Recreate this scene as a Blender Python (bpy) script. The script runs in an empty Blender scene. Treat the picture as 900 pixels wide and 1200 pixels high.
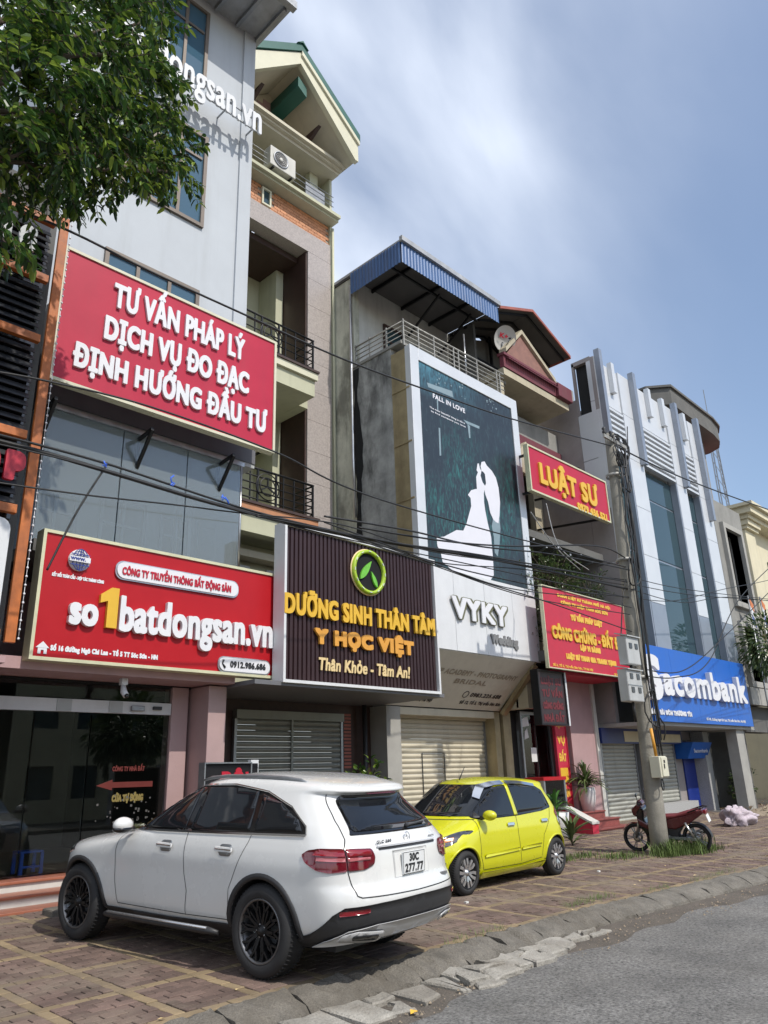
import bpy, bmesh, math, random
from mathutils import Vector, Matrix
random.seed(7)
R = math.radians
PI = math.pi
SC = bpy.context.scene
COL = SC.collection

# ------------------------------------------------------------------ camera, world, sun, exposure
cam_d = bpy.data.cameras.new('camera')
cam_d.sensor_fit = 'VERTICAL'; cam_d.sensor_height = 36.0
cam_d.lens = 886/1200*36; cam_d.clip_start = 0.05; cam_d.clip_end = 2000
cam = bpy.data.objects.new('camera', cam_d); COL.objects.link(cam)
AX = Vector((0.69967526, -0.71384668, -0.02962172))    # camera right, in world axes
AY = Vector((0.21480444, 0.24972022, -0.94419218))     # camera down
AZ = Vector((0.68140559, 0.65426503, 0.3280605))       # camera forward
EYE = Vector((0, 0, 1.55))
cam.matrix_world = Matrix(((AX.x, -AY.x, -AZ.x, EYE.x), (AX.y, -AY.y, -AZ.y, EYE.y), (AX.z, -AY.z, -AZ.z, EYE.z), (0, 0, 0, 1)))
SC.camera = cam
SC.view_settings.view_transform = 'Standard'; SC.view_settings.look = 'None'
SC.view_settings.gamma = 1; SC.view_settings.exposure = 0.18

SUN_DIR = Vector((0.05, -1, 1.15)).normalized(); SUN_EL = math.asin(SUN_DIR.z)
sun_d = bpy.data.lights.new('sun', 'SUN'); sun_d.energy = 3.1; sun_d.angle = R(0.5); sun_d.color = (1, .95, .87)
sun = bpy.data.objects.new('sun', sun_d); COL.objects.link(sun)
sun.rotation_euler = SUN_DIR.to_track_quat('Z', 'Y').to_euler()

world = bpy.data.worlds.new('World'); SC.world = world; world.use_nodes = True
def setup_world():
    nt = world.node_tree; N = nt.nodes; L = nt.links
    bg = N['Background']; bg.inputs['Strength'].default_value = 0.15
    sky = N.new('ShaderNodeTexSky'); sky.sky_type = 'NISHITA'; sky.sun_disc = False
    sky.sun_elevation = SUN_EL; sky.sun_rotation = math.atan2(SUN_DIR.x, SUN_DIR.y)
    sky.air_density = 1.1; sky.dust_density = 1.2; sky.ozone_density = 2.2
    tc = N.new('ShaderNodeTexCoord')
    mp = N.new('ShaderNodeMapping'); mp.inputs['Rotation'].default_value = (R(20), R(-35), R(40)); mp.inputs['Scale'].default_value = (1.6, 4.2, 2.2)
    mp.inputs['Location'].default_value = (0.35, 0.2, 0.1)
    L.new(tc.outputs['Generated'], mp.inputs['Vector'])
    n1 = N.new('ShaderNodeTexNoise'); n1.inputs['Scale'].default_value = 1.1; n1.inputs['Detail'].default_value = 7; n1.inputs['Roughness'].default_value = .46; n1.inputs['Distortion'].default_value = .35
    L.new(mp.outputs['Vector'], n1.inputs['Vector'])
    n2 = N.new('ShaderNodeTexNoise'); n2.inputs['Scale'].default_value = 1.7; n2.inputs['Detail'].default_value = 3
    L.new(tc.outputs['Generated'], n2.inputs['Vector'])
    # thin cirrus lies in a broad band across the street's sky: dense towards the buildings, thin to the right
    dot = N.new('ShaderNodeVectorMath'); dot.operation = 'DOT_PRODUCT'; dot.inputs[1].default_value = (-0.50, 0.62, 0.10)
    L.new(tc.outputs['Generated'], dot.inputs[0])
    mr = N.new('ShaderNodeMapRange'); mr.inputs['From Min'].default_value = -0.30; mr.inputs['From Max'].default_value = 0.12; mr.interpolation_type = 'SMOOTHSTEP'
    L.new(dot.outputs['Value'], mr.inputs['Value'])
    r1 = N.new('ShaderNodeMapRange'); r1.inputs['From Min'].default_value = .24; r1.inputs['From Max'].default_value = .76
    L.new(n1.outputs['Fac'], r1.inputs['Value'])
    r2 = N.new('ShaderNodeMapRange'); r2.inputs['From Min'].default_value = .25; r2.inputs['From Max'].default_value = .7; r2.inputs['To Min'].default_value = .45
    L.new(n2.outputs['Fac'], r2.inputs['Value'])
    m1 = N.new('ShaderNodeMath'); m1.operation = 'MULTIPLY'; L.new(r1.outputs[0], m1.inputs[0]); L.new(r2.outputs[0], m1.inputs[1])
    m2 = N.new('ShaderNodeMath'); m2.operation = 'MULTIPLY'; L.new(m1.outputs[0], m2.inputs[0]); L.new(mr.outputs[0], m2.inputs[1])
    a = N.new('ShaderNodeMath'); a.operation = 'MULTIPLY_ADD'; a.inputs[1].default_value = 1.6; a.inputs[2].default_value = 0.05; a.use_clamp = True
    L.new(m2.outputs[0], a.inputs[0])
    mx = N.new('ShaderNodeMix'); mx.data_type = 'RGBA'
    L.new(a.outputs[0], mx.inputs['Factor']); L.new(sky.outputs[0], mx.inputs['A']); mx.inputs['B'].default_value = (6.8, 7.3, 8.2, 1)
    L.new(mx.outputs['Result'], bg.inputs['Color'])
setup_world()

# ------------------------------------------------------------------ helpers
def W(u, v, Y):                                        # the point of the plane y = Y seen at a photograph pixel
    d = AX*(u-450) + AY*(v-600) + AZ*886
    p = EYE + d*(Y/d.y)
    return p.x, p.z

def S(u, v, X):
    d = AX*(u-450) + AY*(v-600) + AZ*886
    p = EYE + d*(X/d.x)
    return p.y, p.z

def seen(p, m=0):
    q = Vector(p) - EYE
    z = q.dot(AZ)
    if z <= 0.1: return False
    return -m < 450+886*q.dot(AX)/z < 900+m and -m < 600+886*q.dot(AY)/z < 1200+m

MATS = {}
SLOPE = .022
def gz(y): return max(0, SLOPE*(y-5.5))            # the pavement rises gently towards the buildings
def mat(name, rgb, rough=.6, metal=0., var=.12, scale=3., bump=.08, bscale=30., streak=0., dirt=(.12, .11, .09), coat=0., spec=.5, island=0., stain=0., stain_rgb=(.03, .03, .028), grain=0., gscale=300):
    m = bpy.data.materials.new(name); m.use_nodes = True; MATS[name] = m
    nt = m.node_tree; N = nt.nodes; L = nt.links
    b = N['Principled BSDF']
    b.inputs['Roughness'].default_value = rough; b.inputs['Metallic'].default_value = metal
    b.inputs['Specular IOR Level'].default_value = spec
    if coat: b.inputs['Coat Weight'].default_value = coat; b.inputs['Coat Roughness'].default_value = .04
    geo = N.new('ShaderNodeNewGeometry')
    n = N.new('ShaderNodeTexNoise'); n.inputs['Scale'].default_value = scale; n.inputs['Detail'].default_value = 6; n.inputs['Roughness'].default_value = .62
    L.new(geo.outputs['Position'], n.inputs['Vector'])
    rm = N.new('ShaderNodeMapRange'); rm.inputs['From Min'].default_value = .3; rm.inputs['From Max'].default_value = .7
    rm.inputs['To Min'].default_value = 1-var; rm.inputs['To Max'].default_value = 1+var*.6
    L.new(n.outputs['Fac'], rm.inputs['Value'])
    fac = rm.outputs[0]
    if island:
        ir = N.new('ShaderNodeMapRange'); ir.inputs['To Min'].default_value = 1-island; ir.inputs['To Max'].default_value = 1+island
        oi = N.new('ShaderNodeObjectInfo'); ad = N.new('ShaderNodeMath'); ad.operation = 'ADD'
        fr = N.new('ShaderNodeMath'); fr.operation = 'FRACT'
        L.new(geo.outputs['Random Per Island'], ad.inputs[0]); L.new(oi.outputs['Random'], ad.inputs[1]); L.new(ad.outputs[0], fr.inputs[0])
        L.new(fr.outputs[0], ir.inputs['Value'])
        mm = N.new('ShaderNodeMath'); mm.operation = 'MULTIPLY'; L.new(fac, mm.inputs[0]); L.new(ir.outputs[0], mm.inputs[1]); fac = mm.outputs[0]
    if grain:
        gn = N.new('ShaderNodeTexNoise'); gn.inputs['Scale'].default_value = gscale; gn.inputs['Detail'].default_value = 5; gn.inputs['Roughness'].default_value = .75; L.new(geo.outputs['Position'], gn.inputs['Vector'])
        gr = N.new('ShaderNodeMapRange'); gr.inputs['From Min'].default_value = .3; gr.inputs['From Max'].default_value = .7; gr.inputs['To Min'].default_value = 1-grain; gr.inputs['To Max'].default_value = 1+grain; L.new(gn.outputs['Fac'], gr.inputs['Value'])
        gm = N.new('ShaderNodeMath'); gm.operation = 'MULTIPLY'; L.new(fac, gm.inputs[0]); L.new(gr.outputs[0], gm.inputs[1]); fac = gm.outputs[0]
    vm = N.new('ShaderNodeVectorMath'); vm.operation = 'SCALE'; vm.inputs[0].default_value = rgb
    L.new(fac, vm.inputs['Scale']); colr = vm.outputs[0]
    def stainmix(colr, sx, sz, lo, hi, rgb2, amt, det=5):
        mp = N.new('ShaderNodeMapping'); mp.inputs['Scale'].default_value = (sx, sx, sz)
        L.new(geo.outputs['Position'], mp.inputs['Vector'])
        s = N.new('ShaderNodeTexNoise'); s.inputs['Scale'].default_value = 1; s.inputs['Detail'].default_value = det; s.inputs['Roughness'].default_value = .65
        L.new(mp.outputs[0], s.inputs['Vector'])
        r = N.new('ShaderNodeMapRange'); r.inputs['From Min'].default_value = lo; r.inputs['From Max'].default_value = hi; r.inputs['To Max'].default_value = amt
        L.new(s.outputs['Fac'], r.inputs['Value'])
        x = N.new('ShaderNodeMix'); x.data_type = 'RGBA'; L.new(r.outputs[0], x.inputs['Factor']); L.new(colr, x.inputs['A']); x.inputs['B'].default_value = (*rgb2, 1)
        return x.outputs['Result']
    if streak: colr = stainmix(colr, 3.2, .28, .5, .78, dirt, streak)
    if stain: colr = stainmix(colr, 1.1, .5, .47, .62, stain_rgb, stain, 8)
    L.new(colr, b.inputs['Base Color'])
    rr = N.new('ShaderNodeMapRange'); rr.inputs['To Min'].default_value = max(.02, rough-.1*(rough > .15)); rr.inputs['To Max'].default_value = min(1, rough+.12*(rough > .15))
    L.new(n.outputs['Fac'], rr.inputs['Value']); L.new(rr.outputs[0], b.inputs['Roughness'])
    if bump:
        nb = N.new('ShaderNodeTexNoise'); nb.inputs['Scale'].default_value = bscale; nb.inputs['Detail'].default_value = 4
        L.new(geo.outputs['Position'], nb.inputs['Vector'])
        bp = N.new('ShaderNodeBump'); bp.inputs['Strength'].default_value = bump; bp.inputs['Distance'].default_value = .02
        L.new(nb.outputs['Fac'], bp.inputs['Height']); L.new(bp.outputs[0], b.inputs['Normal'])
    return m

def glass_mat(name, tint, rough=.02, trans=.5, base=(.02, .03, .035)):
    m = bpy.data.materials.new(name); m.use_nodes = True; MATS[name] = m
    nt = m.node_tree; N = nt.nodes; L = nt.links; N.remove(N['Principled BSDF'])
    out = N['Material Output']
    tr = N.new('ShaderNodeBsdfTransparent'); tr.inputs[0].default_value = (*tint, 1)
    df = N.new('ShaderNodeBsdfDiffuse'); df.inputs[0].default_value = (*base, 1)
    gl = N.new('ShaderNodeBsdfGlossy'); gl.inputs['Roughness'].default_value = rough; gl.inputs[0].default_value = (.95, .97, 1, 1)
    m1 = N.new('ShaderNodeMixShader'); m1.inputs[0].default_value = trans; L.new(df.outputs[0], m1.inputs[1]); L.new(tr.outputs[0], m1.inputs[2])
    fr = N.new('ShaderNodeFresnel'); fr.inputs['IOR'].default_value = 1.5
    m2 = N.new('ShaderNodeMixShader'); L.new(fr.outputs[0], m2.inputs[0]); L.new(m1.outputs[0], m2.inputs[1]); L.new(gl.outputs[0], m2.inputs[2])
    L.new(m2.outputs[0], out.inputs['Surface'])
    return m

class MB:
    def __init__(s): s.v = []; s.f = []; s.sm = []
    def add(s, vs, fs, smooth=False):
        o = len(s.v); s.v += [tuple(p) for p in vs]; s.f += [tuple(i+o for i in f) for f in fs]; s.sm += [smooth]*len(fs); return s
    def box(s, x0, x1, y0, y1, z0, z1):
        x0, x1 = min(x0, x1), max(x0, x1); y0, y1 = min(y0, y1), max(y0, y1); z0, z1 = min(z0, z1), max(z0, z1)
        return s.add([(x0, y0, z0), (x1, y0, z0), (x1, y1, z0), (x0, y1, z0), (x0, y0, z1), (x1, y0, z1), (x1, y1, z1), (x0, y1, z1)],
                     [(0, 3, 2, 1), (4, 5, 6, 7), (0, 1, 5, 4), (1, 2, 6, 5), (2, 3, 7, 6), (3, 0, 4, 7)])
    def quad(s, a, b, c, d): return s.add([a, b, c, d], [(0, 1, 2, 3)])
    def prism(s, poly, axis, a, b):
        n = len(poly)
        def P(p, t): return {'y': (p[0], t, p[1]), 'x': (t, p[0], p[1]), 'z': (p[0], p[1], t)}[axis]
        area = sum(poly[i][0]*poly[(i+1) % n][1]-poly[(i+1) % n][0]*poly[i][1] for i in range(n))
        if (area < 0): poly = poly[::-1]
        vs = [P(p, a) for p in poly]+[P(p, b) for p in poly]
        if axis == 'y': a_, b_ = (b, a)
        fl = (axis == 'y') == (a < b)
        fs = [tuple(range(n)), tuple(range(2*n-1, n-1, -1))]+[(i, i+n, (i+1) % n+n, (i+1) % n) for i in range(n)]
        if not fl: fs = [f[::-1] for f in fs]
        return s.add(vs, fs)
    def slab(s, quad4, d):                              # a quad thickened along a vector
        d = Vector(d); q = [Vector(p) for p in quad4]
        vs = q+[p+d for p in q]
        return s.add(vs, [(0, 1, 2, 3), (7, 6, 5, 4), (0, 4, 5, 1), (1, 5, 6, 2), (2, 6, 7, 3), (3, 7, 4, 0)])
    def bar(s, p0, p1, w=.04, h=None):
        p0 = Vector(p0); p1 = Vector(p1); h = h or w; d = (p1-p0).normalized()
        up = Vector((0, 0, 1)) if abs(d.z) < .95 else Vector((0, 1, 0))
        a = d.cross(up).normalized()*w/2; b = d.cross(a).normalized()*h/2
        vs = [p0-a-b, p0+a-b, p0+a+b, p0-a+b, p1-a-b, p1+a-b, p1+a+b, p1-a+b]
        return s.add(vs, [(0, 1, 2, 3), (7, 6, 5, 4), (0, 4, 5, 1), (1, 5, 6, 2), (2, 6, 7, 3), (3, 7, 4, 0)])
    def tube(s, pts, r, n=6, cap=True):
        pts = [Vector(p) for p in pts]; rs = r if isinstance(r, (list, tuple)) else [r]*len(pts)
        vs = []; prev = None
        for i, p in enumerate(pts):
            d = (pts[min(i+1, len(pts)-1)]-pts[max(i-1, 0)])
            d = d.normalized() if d.length > 1e-9 else Vector((0, 0, 1))
            if prev is None: a = d.orthogonal().normalized()
            else:
                a = prev-d*prev.dot(d); a = a.normalized() if a.length > 1e-6 else d.orthogonal().normalized()
            prev = a; b = d.cross(a)
            vs += [p+(a*math.cos(2*PI*k/n)+b*math.sin(2*PI*k/n))*rs[i] for k in range(n)]
        fs = [(i*n+k, i*n+(k+1) % n, (i+1)*n+(k+1) % n, (i+1)*n+k) for i in range(len(pts)-1) for k in range(n)]
        s.add(vs, fs, True)
        if cap:
            o = len(s.v)-len(vs); s.f += [tuple(range(o+n-1, o-1, -1)), tuple(range(o+(len(pts)-1)*n, o+len(pts)*n))]; s.sm += [False]*2
        return s
    def lathe(s, prof, c, axis='z', n=16, smooth=True, arc=(0, 2*PI)):
        c = Vector(c); full = abs(arc[1]-arc[0]-2*PI) < 1e-6; m = n if full else n+1
        def P(r, h, t):
            ca, sa = r*math.cos(t), r*math.sin(t)
            return {'z': Vector((ca, sa, h)), 'y': Vector((ca, h, sa)), 'x': Vector((h, ca, sa))}[axis]+c
        vs = [P(r, h, arc[0]+(arc[1]-arc[0])*k/n) for (r, h) in prof for k in range(m)]
        fs = [(i*m+k, i*m+(k+1) % m, (i+1)*m+(k+1) % m, (i+1)*m+k) for i in range(len(prof)-1) for k in range(n)]
        if axis == 'y': fs = [f[::-1] for f in fs]
        return s.add(vs, fs, smooth)
    def ball(s, c, r, n=10, sz=(1, 1, 1)):
        prof = [(max(1e-4, r*math.sin(PI*i/n)), -r*math.cos(PI*i/n)) for i in range(n+1)]
        o = len(s.v); s.lathe(prof, (0, 0, 0), 'z', n+2)
        for i in range(o, len(s.v)): s.v[i] = (s.v[i][0]*sz[0]+c[0], s.v[i][1]*sz[1]+c[1], s.v[i][2]*sz[2]+c[2])
        return s
    def xf(s, M):
        s.v = [tuple(M @ Vector(p)) for p in s.v]; return s

ORG = {}
def setp(o, **k):
    for a, b in k.items():
        if b is not None: o[a] = b
    return o
def mesh_of(name, mb, m, org=(0, 0, 0)):
    me = bpy.data.meshes.new(name)
    me.from_pydata([(x-org[0], y-org[1], z-org[2]) for x, y, z in mb.v], [], mb.f)
    if any(mb.sm): me.polygons.foreach_set('use_smooth', mb.sm)
    me.update()
    if m: me.materials.append(MATS[m] if isinstance(m, str) else m)
    return me
def thing(name, label, cat, loc=(0, 0, 0), group=None, kind=None):
    o = bpy.data.objects.new(name, None); COL.objects.link(o); o.location = loc; o.empty_display_size = .2
    setp(o, label=label, category=cat, group=group, kind=kind); ORG[o] = Vector(loc); return o
def part(name, mb, m, parent, label=None, bevel=0, kind=None, weld=False, fix=False):
    org = ORG[parent]
    me = mesh_of(name, mb, m, org)
    if fix or weld:
        bm = bmesh.new(); bm.from_mesh(me)
        if weld: bmesh.ops.remove_doubles(bm, verts=bm.verts, dist=1e-4)
        bmesh.ops.recalc_face_normals(bm, faces=bm.faces); bm.to_mesh(me); bm.free()
    o = bpy.data.objects.new(name, me); COL.objects.link(o); o.parent = parent
    ORG[o] = org
    if bevel:
        b = o.modifiers.new('bevel', 'BEVEL'); b.width = bevel; b.segments = 2; b.limit_method = 'ANGLE'; b.harden_normals = False
    setp(o, label=label, kind=kind); return o
def tagged(name, mb, m, label, cat, loc=(0, 0, 0), group=None, kind=None, bevel=0):    # a thing that is one mesh
    me = mesh_of(name, mb, m, loc); o = bpy.data.objects.new(name, me); COL.objects.link(o); o.location = loc
    ORG[o] = Vector(loc)
    if bevel:
        b = o.modifiers.new('bevel', 'BEVEL'); b.width = bevel; b.segments = 2; b.limit_method = 'ANGLE'
    setp(o, label=label, category=cat, group=group, kind=kind); return o
def struct(name, mb, m):
    o = bpy.data.objects.new(name, mesh_of(name, mb, m)); COL.objects.link(o); o['kind'] = 'structure'; ORG[o] = Vector((0, 0, 0)); return o
def link_copy(src, parent, loc, name=None):
    c = src.copy(); COL.objects.link(c); c.parent = parent; c.location = loc; return c
def copy_tree(o, parent=None):
    c = o.copy(); COL.objects.link(c)
    if parent is not None: c.parent = parent
    for ch in list(o.children): copy_tree(ch, c)
    return c

# ------------------------------------------------------------------ lettering
import numpy as np
from mathutils.geometry import tessellate_polygon
def glyph_loops(txt, bold, sx, sz, shear=0., space=1.0, ppc=30, cap=1.):
    """outline loops of a line of text, stretched by sx, sz and fattened by bold (metres): iso-line of the distance field"""
    cu = bpy.data.curves.new('tmp', 'FONT'); cu.body = txt; cu.resolution_u = 3; cu.shear = shear; cu.space_character = space
    ob = bpy.data.objects.new('tmp', cu); COL.objects.link(ob)
    cc = ob.to_curve(bpy.context.evaluated_depsgraph_get()); polys = []
    for sp in cc.splines:
        q = sp.bezier_points; n = len(q); L = []
        for k in range(n):
            a, b = q[k], q[(k+1) % n]; p0, p1, p2, p3 = a.co.xy, a.handle_right.xy, b.handle_left.xy, b.co.xy
            straight = (p1-p0).length < 1e-4 and (p3-p2).length < 1e-4 or abs((p3-p0).normalized().cross(p1-p0)) < 2e-4 and abs((p3-p0).normalized().cross(p2-p0)) < 2e-4
            m = 1 if straight else 5
            for t in range(m): t /= m; L.append(((1-t)**3*p0+3*(1-t)**2*t*p1+3*(1-t)*t*t*p2+t**3*p3)[:])
        polys.append(np.array(L)*np.array([sx, sz]))
    ob.to_curve_clear(); bpy.data.objects.remove(ob); bpy.data.curves.remove(cu)
    T = np.concatenate(polys)
    if bold is None: return T
    E = [(p[k-1], p[k]) for p in polys for k in range(len(p))]
    h = cap/ppc; lo = T.reshape(-1, 2).min(0)-bold-2*h; hi = T.reshape(-1, 2).max(0)+bold+2*h
    nx, ny = int((hi[0]-lo[0])/h)+2, int((hi[1]-lo[1])/h)+2
    D = np.full((ny, nx), 1e3)
    gx = lo[0]+np.arange(nx)*h; gy = lo[1]+np.arange(ny)*h
    R_ = bold+2.5*h
    for (ax, ay), (bx, by) in E:
        i0, i1 = max(0, int((min(ax, bx)-R_-lo[0])/h)), min(nx, int((max(ax, bx)+R_-lo[0])/h)+2); j0, j1 = max(0, int((min(ay, by)-R_-lo[1])/h)), min(ny, int((max(ay, by)+R_-lo[1])/h)+2)
        X, Y = np.meshgrid(gx[i0:i1], gy[j0:j1]); dx, dy = bx-ax, by-ay; L = dx*dx+dy*dy+1e-18
        t = np.clip(((X-ax)*dx+(Y-ay)*dy)/L, 0, 1); d = ((X-ax-t*dx)**4+(Y-ay-t*dy)**4)**.25; s = D[j0:j1, i0:i1]; np.minimum(s, d, out=s)
    WN = np.zeros((ny, nx), np.int32)
    for (ax, ay), (bx, by) in E:
        if ay == by: continue
        up = 1 if by > ay else -1; y0_, y1_ = min(ay, by), max(ay, by)
        j0, j1 = int(np.searchsorted(gy, y0_, 'left')), int(np.searchsorted(gy, y1_, 'left'))
        for j in range(j0, j1): WN[j, int(np.searchsorted(gx, ax+(gy[j]-ay)*(bx-ax)/(by-ay), 'left')):] += up
    IN = WN != 0
    F = np.where(IN, -D, D)-bold
    F[F == 0] = 1e-9
    S_ = F < 0; seg = {}
    def pt(j, i, j2, i2):
        a, b = F[j, i], F[j2, i2]; t = a/(a-b); return (gx[i]+(gx[i2]-gx[i])*t, gy[j]+(gy[j2]-gy[j])*t)
    code = S_[:-1, :-1]*1+S_[:-1, 1:]*2+S_[1:, 1:]*4+S_[1:, :-1]*8
    js, is_ = np.nonzero((code > 0) & (code < 15))
    TB = {1: [(3, 0)], 2: [(0, 1)], 3: [(3, 1)], 4: [(1, 2)], 5: [(3, 0), (1, 2)], 6: [(0, 2)], 7: [(3, 2)], 8: [(2, 3)], 9: [(2, 0)], 10: [(0, 1), (2, 3)], 11: [(2, 1)], 12: [(1, 3)], 13: [(1, 0)], 14: [(0, 3)]}
    for j, i in zip(js.tolist(), is_.tolist()):
        key = [(0, j, i), (1, j, i+1), (0, j+1, i), (1, j, i)]
        for a, b in TB[int(code[j, i])]: seg[key[a]] = key[b]
    P = {}
    def pos(k):
        if k not in P: t, j, i = k; P[k] = pt(j, i, j, i+1) if t == 0 else pt(j, i, j+1, i)
        return P[k]
    loops = []
    while seg:
        k0 = next(iter(seg)); k = k0; L = []
        while k in seg: L.append(pos(k)); k = seg.pop(k)
        if len(L) > 5: loops.append(L)
    out = []
    tol = h*.22
    def dp(p):
        if len(p) < 3: return p
        a, b = np.array(p[0]), np.array(p[-1]); q = np.array(p[1:-1]); d = b-a; l = math.hypot(*d)
        ds = np.abs((q[:, 0]-a[0])*d[1]-(q[:, 1]-a[1])*d[0])/l if l > 1e-9 else np.hypot(q[:, 0]-a[0], q[:, 1]-a[1])
        k = int(ds.argmax())
        return [p[0], p[-1]] if ds[k] < tol else dp(p[:k+2])[:-1]+dp(p[k+1:])
    for L in loops:
        m = len(L)//2; q = dp(L[:m+1])[:-1]+dp(L[m:]+[L[0]])[:-1]
        if len(q) > 2: out.append(q)
    return out
_cap = {}
def cap_h():
    if 'h' not in _cap:
        T = glyph_loops('H', None, 1, 1).reshape(-1, 2); _cap['h'] = T[:, 1].max()-T[:, 1].min(); _cap['b'] = T[:, 1].min()
    return _cap['h'], _cap['b']
def area(L): return .5*sum(L[i-1][0]*L[i][1]-L[i][0]*L[i-1][1] for i in range(len(L)))
def inside(p, L):
    c = False; x, y = p
    for i in range(len(L)):
        (x1, y1), (x2, y2) = L[i-1], L[i]
        if (y1 > y) != (y2 > y) and x < (x2-x1)*(y-y1)/(y2-y1)+x1: c = not c
    return c
def text(parent, txt, x0, x1, zb, cap, y, m, depth=.03, bold=.0, each=True, name=None, shear=0, M=None, zb1=None, space=None):
    """lettering in the plane y facing -y between x0 and x1, baseline zb, capital height cap; each=True makes every letter an object"""
    ch, cb = cap_h()
    if space is None: space = 1+min(.35, 1.6*bold/cap)
    T = glyph_loops(txt, None, 1, 1, shear, space).reshape(-1, 2); w = T[:, 0].max()-T[:, 0].min()
    sx = (x1-x0-2*bold)/w; sz = (cap-2*bold)/ch
    Ls = glyph_loops(txt, bold, sx, sz, shear, space, 34 if each else 22, cap)
    mn = min(p[0] for L in Ls for p in L); dx, dz = x0-mn, zb+bold-cb*sz
    Ls = [[(a+dx, b+dz+(0 if zb1 is None else (zb1-zb)*(a+dx-x0)/(x1-x0))) for a, b in L] for L in Ls]
    A = [area(L) for L in Ls]
    sgn = 1 if A[max(range(len(A)), key=lambda i: abs(A[i]))] > 0 else -1
    outs = [[L, []] for L, a in zip(Ls, A) if a*sgn > 0]
    for L, a in zip(Ls, A):
        if a*sgn < 0:
            c = [o for o in outs if inside(L[0], o[0])]
            if c: min(c, key=lambda o: abs(area(o[0])))[1].append(L)
    groups = []
    if each:
        outs.sort(key=lambda o: -(max(p[0] for p in o[0])-min(p[0] for p in o[0])))
        for o in outs:
            a, b = min(p[0] for p in o[0]), max(p[0] for p in o[0])
            for g in groups:
                if min(b, g[1])-max(a, g[0]) > .5*min(b-a, g[1]-g[0]): g[2].append(o); g[0] = min(a, g[0]); g[1] = max(b, g[1]); break
            else: groups.append([a, b, [o]])
        groups = [g[2] for g in sorted(groups, key=lambda g: g[0])]
    else: groups = [outs]
    for g in groups:
        mb = MB()
        for L, holes in g:
            allp = [L]+holes; flat = [p for q in allp for p in q]
            tr = tessellate_polygon([[Vector((a, b, 0)) for a, b in q] for q in allp]); n = len(flat)
            fs = []
            for a, b, c in tr:
                s = (flat[b][0]-flat[a][0])*(flat[c][1]-flat[a][1])-(flat[b][1]-flat[a][1])*(flat[c][0]-flat[a][0])
                fs.append((a, b, c) if s > 0 else (a, c, b))
            vs = [(a, y-depth, b) for a, b in flat]
            if depth > .006:
                vs += [(a, y, b) for a, b in flat]; o = 0
                for q in allp:
                    k = len(q)
                    for i in range(k):
                        a, b = o+i, o+(i+1) % k; fs.append((a, a+n, b+n, b) if sgn > 0 else (b, b+n, a+n, a))
                    o += k
            mb.add(vs, fs)
        if M is not None: mb.xf(M)
        part(name or ('letter' if each else 'lettering'), mb, m, parent)
def tpx(parent, txt, pb, pt, pr, Y, m, depth=.03, bold=.0, each=True, **k):
    """lettering placed from the photograph: baseline-left pixel, cap-top pixel above it, baseline-right pixel, on the plane Y"""
    x0, zb = W(*pb, Y); _, zt = W(*pt, Y); x1, zb1 = W(*pr, Y)
    text(parent, txt, x0, x1, (zb+zb1)/2, zt-zb, Y, m, depth, bold, each, **k)
# ------------------------------------------------------------------ materials
mat('asphalt', (.17, .165, .155), .85, var=.3, scale=1.6, bump=.6, bscale=140, grain=.9, gscale=38, stain=.15, stain_rgb=(.2, .185, .16))
mat('earth', (.14, .11, .08), .95, var=.3, scale=1.5, bump=.6, bscale=25)
mat('paver_maroon', (.15, .102, .083), .85, grain=.3, gscale=160, var=.35, scale=1.3, bump=.35, bscale=60, island=.25, stain=.55, stain_rgb=(.22, .18, .135))
mat('paver_yellow', (.26, .195, .115), .85, var=.3, scale=1.6, bump=.35, bscale=60, island=.15, stain=.6, stain_rgb=(.16, .13, .1))
mat('paver_bed', (.07, .06, .045), .95, var=.3, scale=4, bump=.4)
mat('kerb_concrete', (.175, .16, .135), .9, grain=.45, gscale=90, var=.35, scale=5, bump=.9, bscale=55, stain=.5, stain_rgb=(.1, .085, .065))
mat('gutter_concrete', (.34, .32, .28), .9, grain=.3, gscale=80, var=.3, scale=4, bump=.8, bscale=40, stain=.45, stain_rgb=(.14, .115, .085))
mat('gutter_dirt', (.115, .098, .08), .95, grain=.5, gscale=70, var=.35, scale=3, bump=.7, bscale=50)
mat('white_wall', (.47, .50, .53), .75, var=.07, scale=.8, bump=.06, streak=.3, dirt=(.30, .31, .31))
mat('white_trim', (.62, .62, .62), .6, var=.08)
mat('window_frame', (.17, .14, .115), .5, metal=.3, var=.1)
mat('grille_metal', (.18, .26, .33), .5, metal=.2, var=.1)
mat('black_metal', (.02, .02, .022), .45, metal=.5, var=.2)
mat('grey_metal', (.32, .33, .34), .4, metal=.7, var=.15, scale=8)
mat('steel', (.55, .55, .55), .3, metal=.9, var=.15, scale=6)
mat('rust_metal', (.36, .35, .32), .6, metal=.4, var=.35, scale=9)
mat('soffit_dark', (.14, .14, .15), .6, var=.1)
mat('pink_column', (.42, .29, .28), .5, var=.08, scale=2)
mat('pink_wall', (.42, .27, .27), .7, var=.12, scale=1.5, streak=.2)
mat('red_panel', (.42, .008, .014), .4, var=.05, spec=.3, bump=.02)
mat('crimson_panel', (.47, .022, .055), .45, var=.1, bump=.05, bscale=3, scale=1, streak=.2, dirt=(.3, .06, .07), spec=.3)
mat('red_banner', (.50, .022, .05), .5, var=.1, bump=.1, bscale=6)
mat('red_letter', (.45, .01, .03), .4, var=.05)
mat('white_letter', (.72, .72, .74), .4, var=.04, bump=.02)
mat('letter_side', (.3, .3, .3), .5, var=.1)
mat('yellow_letter', (.72, .43, .035), .4, var=.06, bump=.02)
mat('yellow_print', (.75, .45, .06), .5, var=.06)
mat('orange_letter', (.70, .33, .05), .4, var=.1)
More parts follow.
